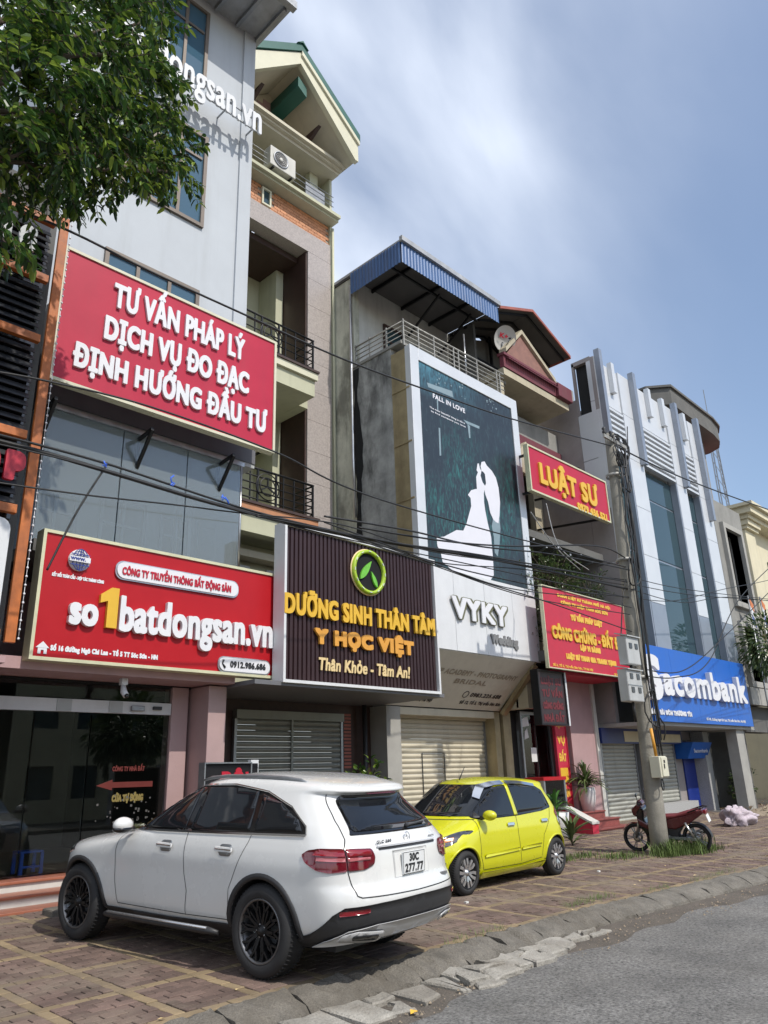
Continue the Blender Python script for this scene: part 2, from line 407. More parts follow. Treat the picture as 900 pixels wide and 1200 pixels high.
mat('cream_letter', (.72, .55, .28), .45, var=.08)
mat('gold_trim', (.62, .60, .40), .45, metal=.2, var=.12)
mat('cream_trim', (.62, .60, .45), .5, var=.06)
mat('brown_panel', (.04, .018, .02), .42, metal=.2, var=.12, bump=.03)
mat('lime', (.36, .52, .03), .4, var=.1)
mat('lime_leaf', (.16, .5, .05), .4, var=.2, scale=12)
mat('dark_disc', (.014, .014, .016), .7, spec=.2)
mat('blue_letter', (.03, .05, .25), .4)
mat('cream_wall', (.50, .50, .36), .8, var=.1, scale=1.2, streak=.3, dirt=(.22, .22, .15))
mat('cream_soffit', (.58, .54, .42), .8, var=.08, scale=1.2, streak=.15)
mat('granite_pink', (.40, .355, .33), .4, var=.25, scale=28, bump=.05)
mat('tile_orange', (.55, .25, .12), .55, var=.15, scale=6, island=.14)
mat('mortar', (.35, .3, .24), .9)
mat('green_roof', (.02, .11, .085), .5, var=.15, scale=2)
mat('grey_green_wall', (.56, .56, .46), .9, var=.25, scale=1.2, bump=.3, bscale=12, stain=.7, stain_rgb=(.10, .10, .08), streak=.6, dirt=(.04, .042, .035))
mat('stained_wall', (.38, .38, .36), .9, var=.4, scale=2.2, bump=.3, bscale=12, stain=.75, stain_rgb=(.018, .018, .017), streak=.8, dirt=(.25, .25, .24))
mat('mould_streak', (.012, .012, .012), .95, var=.5, scale=6, bump=.2)
mat('plaster_white', (.50, .50, .47), .85, var=.12, scale=1.5, streak=.45, dirt=(.2, .19, .17))
mat('gold_sheet', (.38, .31, .18), .5, metal=.35, var=.3, scale=2.5, streak=.5, dirt=(.18, .12, .07))
mat('blue_sheet', (.06, .125, .27), .45, metal=.1, var=.18, scale=2, streak=.3, dirt=(.15, .17, .22))
mat('roof_under', (.085, .08, .078), .7, var=.25, scale=1.5)
mat('roof_metal', (.42, .43, .44), .5, metal=.3, var=.2, scale=3, streak=.3)
mat('red_edge', (.34, .10, .07), .6, var=.2)
mat('maroon_wall', (.155, .035, .05), .7, var=.15, scale=2, streak=.3)
mat('beige_wall', (.45, .40, .29), .8, var=.15, scale=1.2, streak=.4, dirt=(.2, .16, .11))
mat('concrete', (.27, .265, .245), .9, var=.22, scale=1.2, bump=.2, bscale=12, streak=.4, dirt=(.1, .1, .09))
mat('concrete_dark', (.13, .128, .12), .9, var=.25, scale=1.2, bump=.2, bscale=12)
mat('concrete_frame', (.36, .35, .32), .85, var=.14, scale=2)
mat('villa_wall', (.66, .60, .43), .8, var=.08, scale=1.5, streak=.2)
mat('red_tile', (.3, .06, .05), .7, var=.2)
mat('bank_white', (.64, .66, .68), .35, metal=.15, var=.05, scale=1.5, bump=.02)
mat('bank_fin', (.30, .33, .38), .35, metal=.4, var=.08)
mat('bank_grey', (.30, .27, .26), .5, var=.1, scale=4)
mat('bank_blue', (.012, .12, .50), .4, var=.06, bump=.02, streak=.12, dirt=(.04, .1, .25))
mat('navy', (.012, .03, .16), .4, var=.1)
mat('navy_door', (.01, .03, .22), .4, var=.1)
mat('granite_grey', (.42, .42, .41), .5, var=.35, scale=40)
mat('shutter_grey', (.42, .42, .37), .55, metal=.2, var=.12, scale=2, streak=.35)
mat('shutter_dark', (.27, .28, .25), .5, metal=.3, var=.12, scale=2, streak=.3)
mat('panel_cream', (.66, .63, .54), .6, var=.06, scale=2, streak=.15)
mat('shutter_cream', (.55, .50, .38), .6, var=.1, scale=2, streak=.2)
mat('panel_grey', (.42, .43, .42), .6, var=.06)
mat('orange_paint', (.48, .135, .025), .5, var=.3, scale=5, stain=.3, stain_rgb=(.12, .05, .03))
mat('black_louvre', (.028, .030, .034), .35, metal=.2, var=.3, scale=3)
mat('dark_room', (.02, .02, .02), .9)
mat('room_wall', (.22, .21, .19), .9, var=.1)
mat('room_floor', (.28, .24, .18), .4, var=.1)
mat('terracotta', (.33, .12, .07), .35, var=.14, scale=5, island=.08)
mat('step_white', (.58, .57, .52), .6, var=.1, scale=5, streak=.2)
mat('red_step', (.26, .07, .06), .4, var=.2, scale=14)
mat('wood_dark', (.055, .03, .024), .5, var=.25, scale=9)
mat('plaster_inner', (.55, .58, .60), .7, var=.08)
mat('pole_concrete', (.27, .255, .215), .9, var=.28, scale=3, bump=.35, bscale=30, streak=.5, dirt=(.1, .09, .075))
mat('cable', (.016, .016, .016), .5)
mat('cable_grey', (.3, .3, .3), .5)
mat('meter_box', (.47, .48, .47), .5, var=.08, streak=.25)
mat('meter_glass', (.05, .05, .055), .2)
mat('cream_box', (.62, .60, .47), .5, var=.08)
mat('orange_pipe', (.65, .3, .03), .5)
mat('ac_white', (.58, .57, .52), .5, var=.08, streak=.2)
mat('bark', (.11, .085, .06), .95, var=.3, scale=8, bump=.6, bscale=25)
mat('leaf_cordyline', (.09, .13, .04), .5, var=.3, scale=6, island=.35)
mat('leaf_fern', (.06, .17, .03), .5, var=.25, scale=6, island=.3)
mat('grass', (.10, .15, .035), .7, var=.35, scale=4, island=.35)
mat('cloth_pink', (.50, .43, .47), .9, var=.25, scale=14, bump=.3, bscale=30)
mat('rubble', (.30, .24, .17), .95, var=.3, scale=7, island=.2, bump=.5)
mat('rubber', (.022, .022, .023), .75, var=.2, scale=9, bump=.15, bscale=60)
mat('car_white', (.69, .69, .67), .25, var=.015, bump=0, coat=.8)
mat('car_yellow', (.60, .60, .006), .28, var=.015, bump=0, coat=.8)
mat('gloss_black', (.008, .008, .009), .08, var=.05, bump=0, coat=.5)
mat('trim_black', (.03, .03, .032), .5, var=.12, bump=.05, bscale=120)
mat('car_seam', (.02, .02, .02), .8)
mat('chrome', (.75, .75, .76), .12, metal=1, var=.04, bump=0)
mat('alloy_silver', (.55, .55, .56), .28, metal=.8, var=.04, bump=0)
mat('satin_silver', (.58, .58, .58), .32, metal=.25, var=.05, bump=0, coat=.2)
mat('alloy_black', (.009, .009, .01), .4, metal=0, spec=.35, var=.05, bump=0)
mat('lamp_red', (.24, .006, .014), .12, var=.08, bump=0, coat=1)
mat('lamp_red_dark', (.13, .004, .012), .12, var=.1, bump=0, coat=1)
mat('lamp_clear', (.42, .12, .13), .15, var=.1, bump=0, coat=1)
mat('headlamp', (.10, .10, .11), .08, metal=.6, var=.25, scale=12, bump=0, coat=1)
mat('amber', (.6, .2, .05), .2)
mat('plate_white', (.72, .73, .72), .4, var=.03, bump=0)
mat('ink', (.02, .02, .022), .5, bump=0)
mat('bike_maroon', (.085, .006, .012), .25, var=.08, bump=0, coat=.7)
mat('bike_seat', (.15, .018, .022), .65, var=.15)
mat('stool_blue', (.03, .14, .75), .4)
mat('pot_white', (.66, .66, .64), .4, var=.06)
mat('pot_orange', (.50, .13, .06), .5)
mat('poster_white', (.72, .72, .72), .5, var=.04, streak=.1)
mat('bride_white', (.70, .70, .75), .5, var=.03, bump=0)
mat('sign_white', (.66, .67, .68), .45, var=.05, streak=.18, dirt=(.35, .35, .36))
mat('letter_outline_green', (.13, .13, .07), .5)
mat('grey_letter', (.2, .2, .2), .5)
mat('ghost_letter', (.36, .31, .24), .6)
mat('paper', (.7, .7, .68), .7)
mat('dish', (.50, .49, .47), .6, var=.1)
mat('litter', (.75, .75, .72), .7)
mat('led_panel', (.035, .02, .022), .5, var=.1)
mat('led_red', (.14, .015, .02), .5)
mat('arrow_red', (.13, .018, .012), .5)
mat('door_text', (.22, .17, .05), .5)
mat('flag_orange', (.6, .2, .08), .8)
mat('flag_blue', (.1, .15, .4), .8)
glass_mat('glass_shop', (.85, .88, .85), .015, .93, (.02, .022, .02))
glass_mat('glass_win', (.3, .4, .5), .03, .25, (.07, .15, .22))
glass_mat('glass_curtain', (.82, .88, .92), .02, .66, (.38, .43, .43))
glass_mat('glass_bank', (.25, .35, .38), .03, .2, (.045, .085, .10))
glass_mat('glass_car', (.22, .24, .28), .01, .55, (.006, .006, .008))
glass_mat('glass_car_dark', (.10, .11, .13), .01, .4, (.004, .004, .006))

def poster_mat():
    m = bpy.data.materials.new('poster_forest'); m.use_nodes = True; MATS['poster_forest'] = m
    nt = m.node_tree; N = nt.nodes; L = nt.links; b = N['Principled BSDF']; b.inputs['Roughness'].default_value = .35
    g = N.new('ShaderNodeNewGeometry')
    def noise(sc, det, rot=0, vs=(1, 1, 1), dist=0.):
        mp = N.new('ShaderNodeMapping'); mp.inputs['Rotation'].default_value = (0, rot, 0); mp.inputs['Scale'].default_value = vs; L.new(g.outputs['Position'], mp.inputs['Vector'])
        n = N.new('ShaderNodeTexNoise'); n.inputs['Scale'].default_value = sc; n.inputs['Detail'].default_value = det; n.inputs['Distortion'].default_value = dist; L.new(mp.outputs[0], n.inputs['Vector']); return n.outputs['Fac']
    big = noise(.55, 3); fine = noise(5, 8, .7, (3.5, 1, .8), 1.2); fine2 = noise(4, 8, -.6, (3, 1, .8), 1.5)
    sep = N.new('ShaderNodeSeparateXYZ'); L.new(g.outputs['Position'], sep.inputs[0])
    def ramp(x, a, bb, to=1.):
        r = N.new('ShaderNodeMapRange'); r.inputs['From Min'].default_value = a; r.inputs['From Max'].default_value = bb; r.inputs['To Max'].default_value = to; L.new(x, r.inputs['Value']); return r.outputs[0]
    def mul(a, c):
        k = N.new('ShaderNodeMath'); k.operation = 'MULTIPLY'; L.new(a, k.inputs[0]); L.new(c, k.inputs[1]); return k.outputs[0]
    def mx(f, a, c):
        x = N.new('ShaderNodeMix'); x.data_type = 'RGBA'; L.new(f, x.inputs['Factor'])
        if isinstance(a, tuple): x.inputs['A'].default_value = (*a, 1)
        else: L.new(a, x.inputs['A'])
        x.inputs['B'].default_value = (*c, 1); return x.outputs['Result']
    mist = mul(ramp(sep.outputs['Z'], 10.1, 11.3), ramp(sep.outputs['X'], 15.0, 12.3))
    leafzone = mul(ramp(big, .42, .6), ramp(sep.outputs['Z'], 10.2, 8.6))
    c = mx(ramp(fine2, .52, .7, .5), (.018, .026, .034), (.05, .085, .095))
    c = mx(mul(ramp(fine, .47, .68), leafzone), c, (.03, .15, .14))
    c = mx(mul(mist, ramp(fine2, .3, .6)), c, (.09, .30, .40))
    L.new(c, b.inputs['Base Color'])
poster_mat()
mat('mist_print', (.22, .30, .34), .5)
mat('brick_face', (.26, .13, .10), .7, var=.2, scale=6)
mat('snow_print', (.09, .09, .085), .6)

def leaf_mat(name, c1, c2, c3):
    m = bpy.data.materials.new(name); m.use_nodes = True; MATS[name] = m
    nt = m.node_tree; N = nt.nodes; L = nt.links; b = N['Principled BSDF']; b.inputs['Roughness'].default_value = .3
    g = N.new('ShaderNodeNewGeometry'); cr = N.new('ShaderNodeValToRGB')
    e = cr.color_ramp.elements; e[0].color = (*c1, 1); e[1].color = (*c3, 1); k = e.new(.6); k.color = (*c2, 1)
    L.new(g.outputs['Random Per Island'], cr.inputs[0]); L.new(cr.outputs[0], b.inputs['Base Color'])
    tl = N.new('ShaderNodeBsdfTranslucent'); L.new(cr.outputs[0], tl.inputs[0])
    ms = N.new('ShaderNodeMixShader'); ms.inputs[0].default_value = .3
    L.new(b.outputs[0], ms.inputs[1]); L.new(tl.outputs[0], ms.inputs[2]); L.new(ms.outputs[0], N['Material Output'].inputs['Surface'])
leaf_mat('leaf_tree', (.016, .042, .012), (.048, .115, .02), (.27, .37, .05))
leaf_mat('leaf_bush', (.03, .06, .02), (.06, .10, .03), (.12, .16, .05))

# ------------------------------------------------------------------ ground, road, pavement, kerb
def kb(x):                                             # how far the kerb line bends towards the street
    return 0.0 if x < 8.8 else -0.075*(x-8.8) if x < 20 else -.84
struct('ground', MB().quad((-250, -250, -.30), (350, -250, -.30), (350, 350, -.30), (-250, 350, -.30)), 'earth')
struct('road', MB().quad((-80, -7.5, -.15), (160, -7.5, -.15), (160, 5.02, -.15), (-80, 5.02, -.15)), 'asphalt')
fp = MB(); fp.box(-80, 160, -11, -7.5, -.3, -.02); struct('far_pavement', fp, 'kerb_concrete')
side = MB()
xs = [-80, 8.8, 20, 160]
for a, b in zip(xs, xs[1:]):
    side.add([(a, 5.25+kb(a), -.02), (b, 5.25+kb(b), -.02), (b, 30, -.02), (a, 30, -.02), (a, 5.25+kb(a), -.3), (b, 5.25+kb(b), -.3)], [(0, 1, 2, 3), (4, 5, 1, 0)])
pav = struct('pavement', side, 'paver_bed')

def pavers():
    ux, uy = .65, .88
    items = []
    x = 0.05 - ux*3
    def skip(px, py):
        return False
    i0 = -4
    for i in range(i0, 46):
        for j in range(0, 8):
            cx = .75+i*ux; cy = 5.32+j*uy
            if cx > 30 or cy > 11.5 or cx < 0: continue
            # yellow border bricks along both grid lines
            n = 3
            for k in range(n):
                items.append((cx+ux*(k+.5)/n, cy+.05, ux/n-.008, .092, 1))
            n = 4
            for k in range(n):
                items.append((cx+.05, cy+.1+(uy-.1)*(k+.5)/n, .092, (uy-.1)/n-.008, 1))
            # maroon infill, running bond
            W0 = ux-.1; H0 = uy-.1; rows = 8
            for r in range(rows):
                h = H0/rows; off = 0 if r % 2 else -.5
                m = 3; wd = W0/m
                for k in range(m+1):
                    a = max(0, (k+off)*wd); b = min(W0, (k+1+off)*wd)
                    if b-a < .04: continue
                    items.append((cx+.1+(a+b)/2, cy+.1+h*(r+.5), b-a-.008, h-.008, 0))
    out = []
    for (x, y, w, h, c) in items:
        y += kb(x)*(1-(y-5.3)/9) if x > 8.8 else 0
        if not seen((x, y, 0), 30): continue
        out.append((math.hypot(x, y), x, y, w, h, c))
    out.sort()
    meshes = {}
    def brick(x, y, w, h, mb):
        rz = random.gauss(0, .012); tx = random.gauss(0, .006); ty = random.gauss(0, .006); dz = random.gauss(0, .0022)
        ca, sa = math.cos(rz), math.sin(rz)
        vs = []
        for ins, z in ((0, -.03), (0, -.004), (.004, 0)):
            for sx, sy in ((-1, -1), (1, -1), (1, 1), (-1, 1)):
                a = sx*(w/2-ins); b = sy*(h/2-ins)
                vs.append((x+a*ca-b*sa, y+a*sa+b*ca, z+dz+(a*tx+b*ty if z > -.02 else 0)))
        fs = [(8, 9, 10, 11)]+[(l+k, l+(k+1) % 4, l+4+(k+1) % 4, l+4+k) for l in (0, 4) for k in range(4)]
        mb.add(vs, fs)
    near = [o for o in out if o[2] < 9.5][:300]; ns = set(id(o) for o in near)
    for o in near:
        d, x, y, w, h, c = o
        key = (round(w, 3), round(h, 3), c)
        if key not in meshes:
            mb = MB(); brick(0, 0, w, h, mb); meshes[key] = mesh_of('brick', mb, 'paver_yellow' if c else 'paver_maroon')
        ob = bpy.data.objects.new('brick', meshes[key]); COL.objects.link(ob); ob.parent = pav
        ob.location = (x, y, random.gauss(0, .002)); ob.rotation_euler = (random.gauss(0, .008), random.gauss(0, .008), random.gauss(0, .012))
    pav.rotation_euler.x = math.atan(SLOPE); pav.location.z = -SLOPE*5.5
    for c in (0, 1):
        mb = MB()
        for o in out:
            if id(o) in ns or o[5] != c: continue
            brick(o[1], o[2], o[3], o[4], mb)
        part('brick_field', mb, 'paver_yellow' if c else 'paver_maroon', pav, kind='stuff')
pavers()

def kerbs():
    k0 = struct('kerb', MB().box(2.0, 30, 4.6, 4.62, -.29, -.28), 'kerb_concrete')
    x = 1.6; i = 0
    while x < 26:
        L = .62+random.uniform(-.04, .05); a, b = x+.005, x+L-.005
        mb = MB(); n = 9; rows = [(5.31, -.005), (5.24, .006), (5.13, -.012), (5.04, -.045), (4.96, -.10), (4.93, -.2)]
        worn = 1.0 if x < 9 else .55
        vs = []
        for t in range(n+1):
            xx = a+(b-a)*t/n
            for (yy, zz) in rows:
                e = (t in (0, n))
                vs.append((xx, yy+kb(xx)+random.gauss(0, .012*worn), zz-.006*e+random.gauss(0, .011*worn)))
        r = len(rows)
        fs = [(t*r+q, (t+1)*r+q, (t+1)*r+q+1, t*r+q+1) for t in range(n) for q in range(r-1)]
        fs += [tuple(range(r)), tuple(range((n+1)*r-1, n*r-1, -1))]
        mb.add(vs, fs); part('kerb_stone', mb, 'kerb_concrete', k0); x += L; i += 1
    # broken concrete apron in the gutter, dirt over the asphalt's edge
    x = 2.2
    while x < 8.0:
        y = 4.95
        w = random.uniform(.22, .5)
        cols = random.choice((1, 2, 2, 3)) if x > 4.6 else random.choice((1, 1, 2))
        tot = (.45 if x < 6.4 else max(.16, .45-(x-6.4)*.2)); yy = y
        for c in range(cols):
            h = tot/cols*random.uniform(.85, 1.1)
            p = [(x, yy-h), (x+w*.5, yy-h), (x+w, yy-h), (x+w, yy), (x+w*.5, yy), (x, yy)]
            j = .06 if x > 4.6 else .03
            p = [(q[0]+random.gauss(0, j), q[1]+random.gauss(0, j*.6)) for q in p]
            cx = sum(q[0] for q in p)/6; cy = sum(q[1] for q in p)/6
            p = [(cx+(q[0]-cx)*.93, cy+(q[1]-cy)*.92) for q in p]
            z = -.115+random.gauss(0, .01); tl = random.gauss(0, .06)
            top = [(q[0], q[1], z+(q[1]-cy)*tl+.06*(q[1]-4.7)+random.gauss(0, .004)) for q in p]
            mb = MB(); nn = 6
            inn = [(cx+(q[0]-cx)*.88, cy+(q[1]-cy)*.85, q[2]+.012) for q in top]
            mb.add([(q[0], q[1], -.22) for q in top]+top+inn, [tuple(range(12, 18))]+[(l+k, l+(k+1) % nn, l+nn+(k+1) % nn, l+nn+k) for l in (0, 6) for k in range(nn)])
            part('slab', mb, 'gutter_concrete', k0); yy -= h
        x += w
    d = MB(); n = 90
    top = []; 
    for t in range(n+1):
        xx = 2+t*.25; a = 4.62 if xx < 7 else 4.72
        lo = a-.10-.09*math.sin(xx*1.7)-.06*math.sin(xx*4.1+1)-random.uniform(0, .07)
        top.append((xx, 4.97+kb(xx), lo+kb(xx)))
    vs = []
    for (xx, y1, y0) in top: vs += [(xx, y1, -.128), (xx, (y0+y1)/2, -.136+random.gauss(0, .003)), (xx, y0, -.1495)]
    d.add(vs, [(t*3+q, t*3+3+q, t*3+4+q, t*3+1+q) for t in range(n) for q in (0, 1)], True)
    o = struct('gutter_dirt', d, 'gutter_dirt'); o['kind'] = 'stuff'; o['label'] = 'brown grit and dirt lying in the gutter along the kerb'; o['category'] = 'dirt'
    g = MB()
    for t in range(900):
        xx = random.uniform(2.5, 14); yy = random.uniform(4.45, 4.95)+kb(xx); s = random.choice((.003, .004, .005, .006, .008, .014))*random.uniform(.8, 1.3); yy += .12*math.sin(xx*2.3)
        c = (xx, yy, -.135+s*.3)
        g.add([(c[0]-s, c[1], c[2]), (c[0], c[1]-s, c[2]), (c[0]+s, c[1], c[2]), (c[0], c[1]+s, c[2]), (c[0], c[1], c[2]+s)], [(0, 1, 4), (1, 2, 4), (2, 3, 4), (3, 0, 4)])
    tagged('gravel', g, 'rubble', 'small loose stones scattered along the gutter', 'gravel', kind='stuff')
kerbs()
# ------------------------------------------------------------------ building helpers
def window(parent, x0, x1, z0, z1, y, cols=2, rows=1, fm='window_frame', gm='glass_win', fw=.06, d=.08, grille=None, split=None):
    """framed window in the plane y facing the street: frame > pane children, optional grille"""
    f = MB(); yf = y-d
    f.box(x0, x0+fw, yf, y+.02, z0, z1); f.box(x1-fw, x1, yf, y+.02, z0, z1); f.box(x0+fw, x1-fw, yf, y+.02, z1-fw, z1); f.box(x0+fw, x1-fw, yf, y+.02, z0, z0+fw)
    zz = [z0+fw]+([split] if split else [z0+(z1-z0)*k/rows for k in range(1, rows)])+[z1-fw]
    xx = [x0+fw]+[x0+(x1-x0)*k/cols for k in range(1, cols)]+[x1-fw]
    for a in xx[1:-1]: f.box(a-fw*.45, a+fw*.45, yf+.01, y+.02, z0+fw, z1-fw)
    for a in zz[1:-1]:
        for p, q in zip(xx, xx[1:]): f.box(p+fw*.45, q-fw*.45, yf+.015, y+.02, a-fw*.4, a+fw*.4)
    fr = part('window_frame', f, fm, parent)
    for p, q in zip(xx, xx[1:]):
        for a, b in zip(zz, zz[1:]):
            part('pane', MB().box(p, q, y-.03, y-.02, a, b), gm, fr)
    if grille:
        g = MB()
        for p, q in zip(xx, xx[1:]):
            w = q-p
            for k in (1, 2, 3): g.box(p+w*k/4-.008, p+w*k/4+.008, y+.03, y+.045, z0+fw, z1-fw)
            n = max(2, int((z1-z0)/.45))
            for k in range(1, n):
                za = z0+(z1-z0)*k/n; g.box(p+w*.25, p+w*.75, y+.046, y+.06, za-.008, za+.008)
        part('grille', g, grille, fr)
    return fr
def opening(mb, X0, X1, Z0, Z1, y0, y1, holes):
    """wall slab with rectangular holes (x0,x1,z0,z1), holes in separate columns bands sorted by z"""
    zs = sorted({Z0, Z1, *[h[2] for h in holes], *[h[3] for h in holes]})
    for a, b in zip(zs, zs[1:]):
        if b-a < 1e-4: continue
        hs = sorted([(h[0], h[1]) for h in holes if h[2] <= a+1e-5 and h[3] >= b-1e-5]); x = X0
        for p, q in hs:
            if p-x > 1e-4: mb.box(x, p, y0, y1, a, b)
            x = q
        if X1-x > 1e-4: mb.box(x, X1, y0, y1, a, b)
    return mb
def shutter(parent, x0, x1, z0, z1, y, m, pitch=.085, each=True, fm='grey_metal'):
    n = max(1, int(round((z1-z0)/pitch))); h = (z1-z0)/n
    sl = MB().prism([(0, 0), (-.012, h*.12), (-.03, h*.45), (-.03, h*.62), (-.012, h*.92), (0, h*.96), (.012, h*.96), (.012, 0)], 'x', x0, x1)
    base = MB(); base.v = [(p[0], p[1]+y, p[2]+z0) for p in sl.v]; base.f = sl.f; base.sm = sl.sm
    first = part('slat', base, m, parent)
    for k in range(1, n): link_copy(first, parent, (0, 0, k*h))
    part('guide_rail', MB().box(x0-.06, x0-.002, y-.05, y+.03, z0, z1), fm, parent)
    part('guide_rail', MB().box(x1+.002, x1+.06, y-.05, y+.03, z0, z1), fm, parent)
def stair(name, label, x0, x1, steps, m, m2, cat='steps', tile=None):
    """steps = [(front y, top z)...] from the lowest up; y1 = rear"""
    t = thing(name, label, cat, ((x0+x1)/2, steps[0][0], -.02)); z = -.05
    for i, (y, zt) in enumerate(steps):
        yb = steps[i+1][0] if i+1 < len(steps) else y+.9
        part('riser', MB().box(x0, x1, y+.015, yb, z, zt-.035), m2, t)
        part('tread', MB().box(x0-.01, x1+.01, y-.02, yb+.012, zt-.035, zt), m, t, bevel=.006)
    return t
def railing(parent, pts, z0, z1, n_h, m, r=.02, post=.9, emb=None):
    """balcony railing along pts: horizontal bars and posts, each an object"""
    for k in range(n_h):
        z = z0+.06+(z1-z0-.06)*k/(n_h-1)
        part('rail', MB().tube([(x, y, z) for x, y in pts], r if k < n_h-1 else r*1.5, 6), m, parent)
    for (a, b), (c, d) in zip(pts, pts[1:]):
        L = math.hypot(c-a, d-b); n = max(1, round(L/post))
        for k in range(n+1):
            if k == 0 and (a, b) != pts[0]: continue
            x, y = a+(c-a)*k/n, b+(d-b)*k/n
            part('post', MB().box(x-.018, x+.018, y-.018, y+.018, z0-.05, z1), m, parent)
def ac_unit(x, y, z, label, w=.85, h=.62, d=.32, m='ac_white', face='y'):
    t = thing('air_conditioner', label, 'air conditioner', (x, y, z), 'outdoor air conditioner units')
    part('casing', MB().box(x, x+w, y-d, y, z, z+h), m, t, bevel=.02)
    cx, cz, r = x+w*.40, z+h*.5, h*.40
    part('fan_ring', MB().lathe([(r, 0), (r, -.025), (r-.03, -.03), (r-.045, 0)], (cx, y-d, cz), 'y', 24), 'grey_metal', t)
    part('fan_well', MB().lathe([(1e-3, -.004), (r-.04, -.004)], (cx, y-d, cz), 'y', 24), 'trim_black', t)
    g = MB()
    for k in range(5): 
        rr = r*(k+1)/5.6; g.lathe([(rr, -.014), (rr+.008, -.018)], (cx, y-d, cz), 'y', 20)
    part('fan_grille', g, 'ac_white', t)
    part('hub', MB().lathe([(1e-3, -.03), (.055, -.03), (.06, -.01)], (cx, y-d, cz), 'y', 14), 'ac_white', t)
    b = MB()
    for sx in (x+.12, x+w-.12): b.box(sx-.02, sx+.02, y-d, y+.1, z-.06, z-.005)
    part('bracket', b, 'black_metal', t); return t

# ------------------------------------------------------------------ far left: shop behind an orange frame of black louvres
def orange_shop():
    t = thing('shop_building', 'narrow dark shop building behind the orange framed louvre screen at the left edge', 'building', (1.5, 10.2, 0))
    part('wall', MB().box(-4, 3.55, 10.35, 16, 0, 10.5), 'concrete_dark', t)
    part('soffit', MB().box(-4, 3.5, 9.95, 10.34, 3.0, 3.08), 'pink_wall', t)
    s = thing('louvre_screen', 'black horizontal louvres in a peeling orange steel frame, left of the big crimson sign', 'screen', (2.5, 10.0, 3.3))
    rails = [3.34, 4.98, 6.05, 7.55, 8.55, 9.55]
    part('frame_post', MB().box(3.45, 3.58, 9.92, 9.98, 3.25, 9.75), 'orange_paint', s, bevel=.006)
    part('frame_post', MB().box(.9, 1.08, 9.9, 10.1, 3.25, 9.75), 'orange_paint', s, bevel=.006)
    for z in rails: part('frame_rail', MB().box(1.08, 3.378, 9.9, 9.99, z-.06, z+.06), 'orange_paint', s, bevel=.006)
    sl = None
    for a, b in list(zip(rails, rails[1:]))[1:]:
        n = int(round((b-a-.17)/.125)); h = (b-a-.17)/n
        for k in range(n):
            z = a+.085+h*(k+.5)
            if sl is None:
                mb = MB().slab([(1.09, 10.0, z-.045), (3.37, 10.0, z-.045), (3.37, 10.05, z+.045), (1.09, 10.05, z+.045)], (0, .012, -.006))
                sl = part('louvre', mb, 'black_louvre', s); zb = z
            else: link_copy(sl, s, (0, 0, z-zb))
    part('back_panel', MB().box(1.08, 3.38, 10.12, 10.2, 4.9, 9.6), 'gloss_black', s)
    # bulbs strung along the frame edge
    b = MB()
    for k in range(56):
        z = 3.3+k*.115; b.ball((3.60, 9.89, z), .017, 4)
        if k % 3 == 0: b.tube([(3.6, 9.895, z), (3.6, 9.895, z+.34)], .004, 4)
    part('bulb_string', b, 'white_letter', s, kind='stuff')
    n = thing('channel_sign', 'grey NG capitals on the louvres under the tree crown', 'sign', (2.9, 9.9, 8.9))
    zb, zt = W(30, 294, 9.86)[1], W(30, 265, 9.86)[1]; g0, g1 = W(20, 280, 9.86)[0], W(41, 288, 9.86)[0]
    for l, a, c in (('N', 2*g0-g1-.1, g0-.1), ('G', g0, g1)): text(n, l, a, c, zb, zt-zb, 9.86, 'meter_box', .06, .03, each=False, name='letter')
    o = thing('channel_sign', 'red OP capitals fixed low on the black louvres', 'sign', (3, 9.9, 5.2))
    for l, a, c in (('O', 2.76, 3.06), ('P', 3.12, 3.38)): text(o, l, a, c, 5.32, .42, 9.86, 'red_letter', .06, .05, each=False, name='letter')
    w = thing('lightbox_sign', 'white rounded lightbox in the orange frame beside the red office sign', 'sign', (2.6, 9.9, 3.5))
    p = []
    for cx, cz, a0 in ((3.2, 4.7, 0), (1.3, 4.7, 90), (1.3, 3.6, 180), (3.2, 3.6, 270)):
        p += [(cx+.14*math.cos(R(a0+k*22.5)), cz+.14*math.sin(R(a0+k*22.5))) for k in range(5)]
    part('face', MB().prism(p, 'y', 9.93, 10.02), 'sign_white', w)
    part('red_block', MB().box(2.2, 3.03, 9.921, 9.929, 4.12, 4.38), 'red_panel', w)
    text(w, 'CAU', 2.55, 3.05, 4.55, .12, 9.927, 'ink', .004, .008, each=False)
    text(w, 'PHONE SHOP', 2.0, 3.25, 3.68, .1, 9.927, 'grey_letter', .004, .006, each=False)
orange_shop()

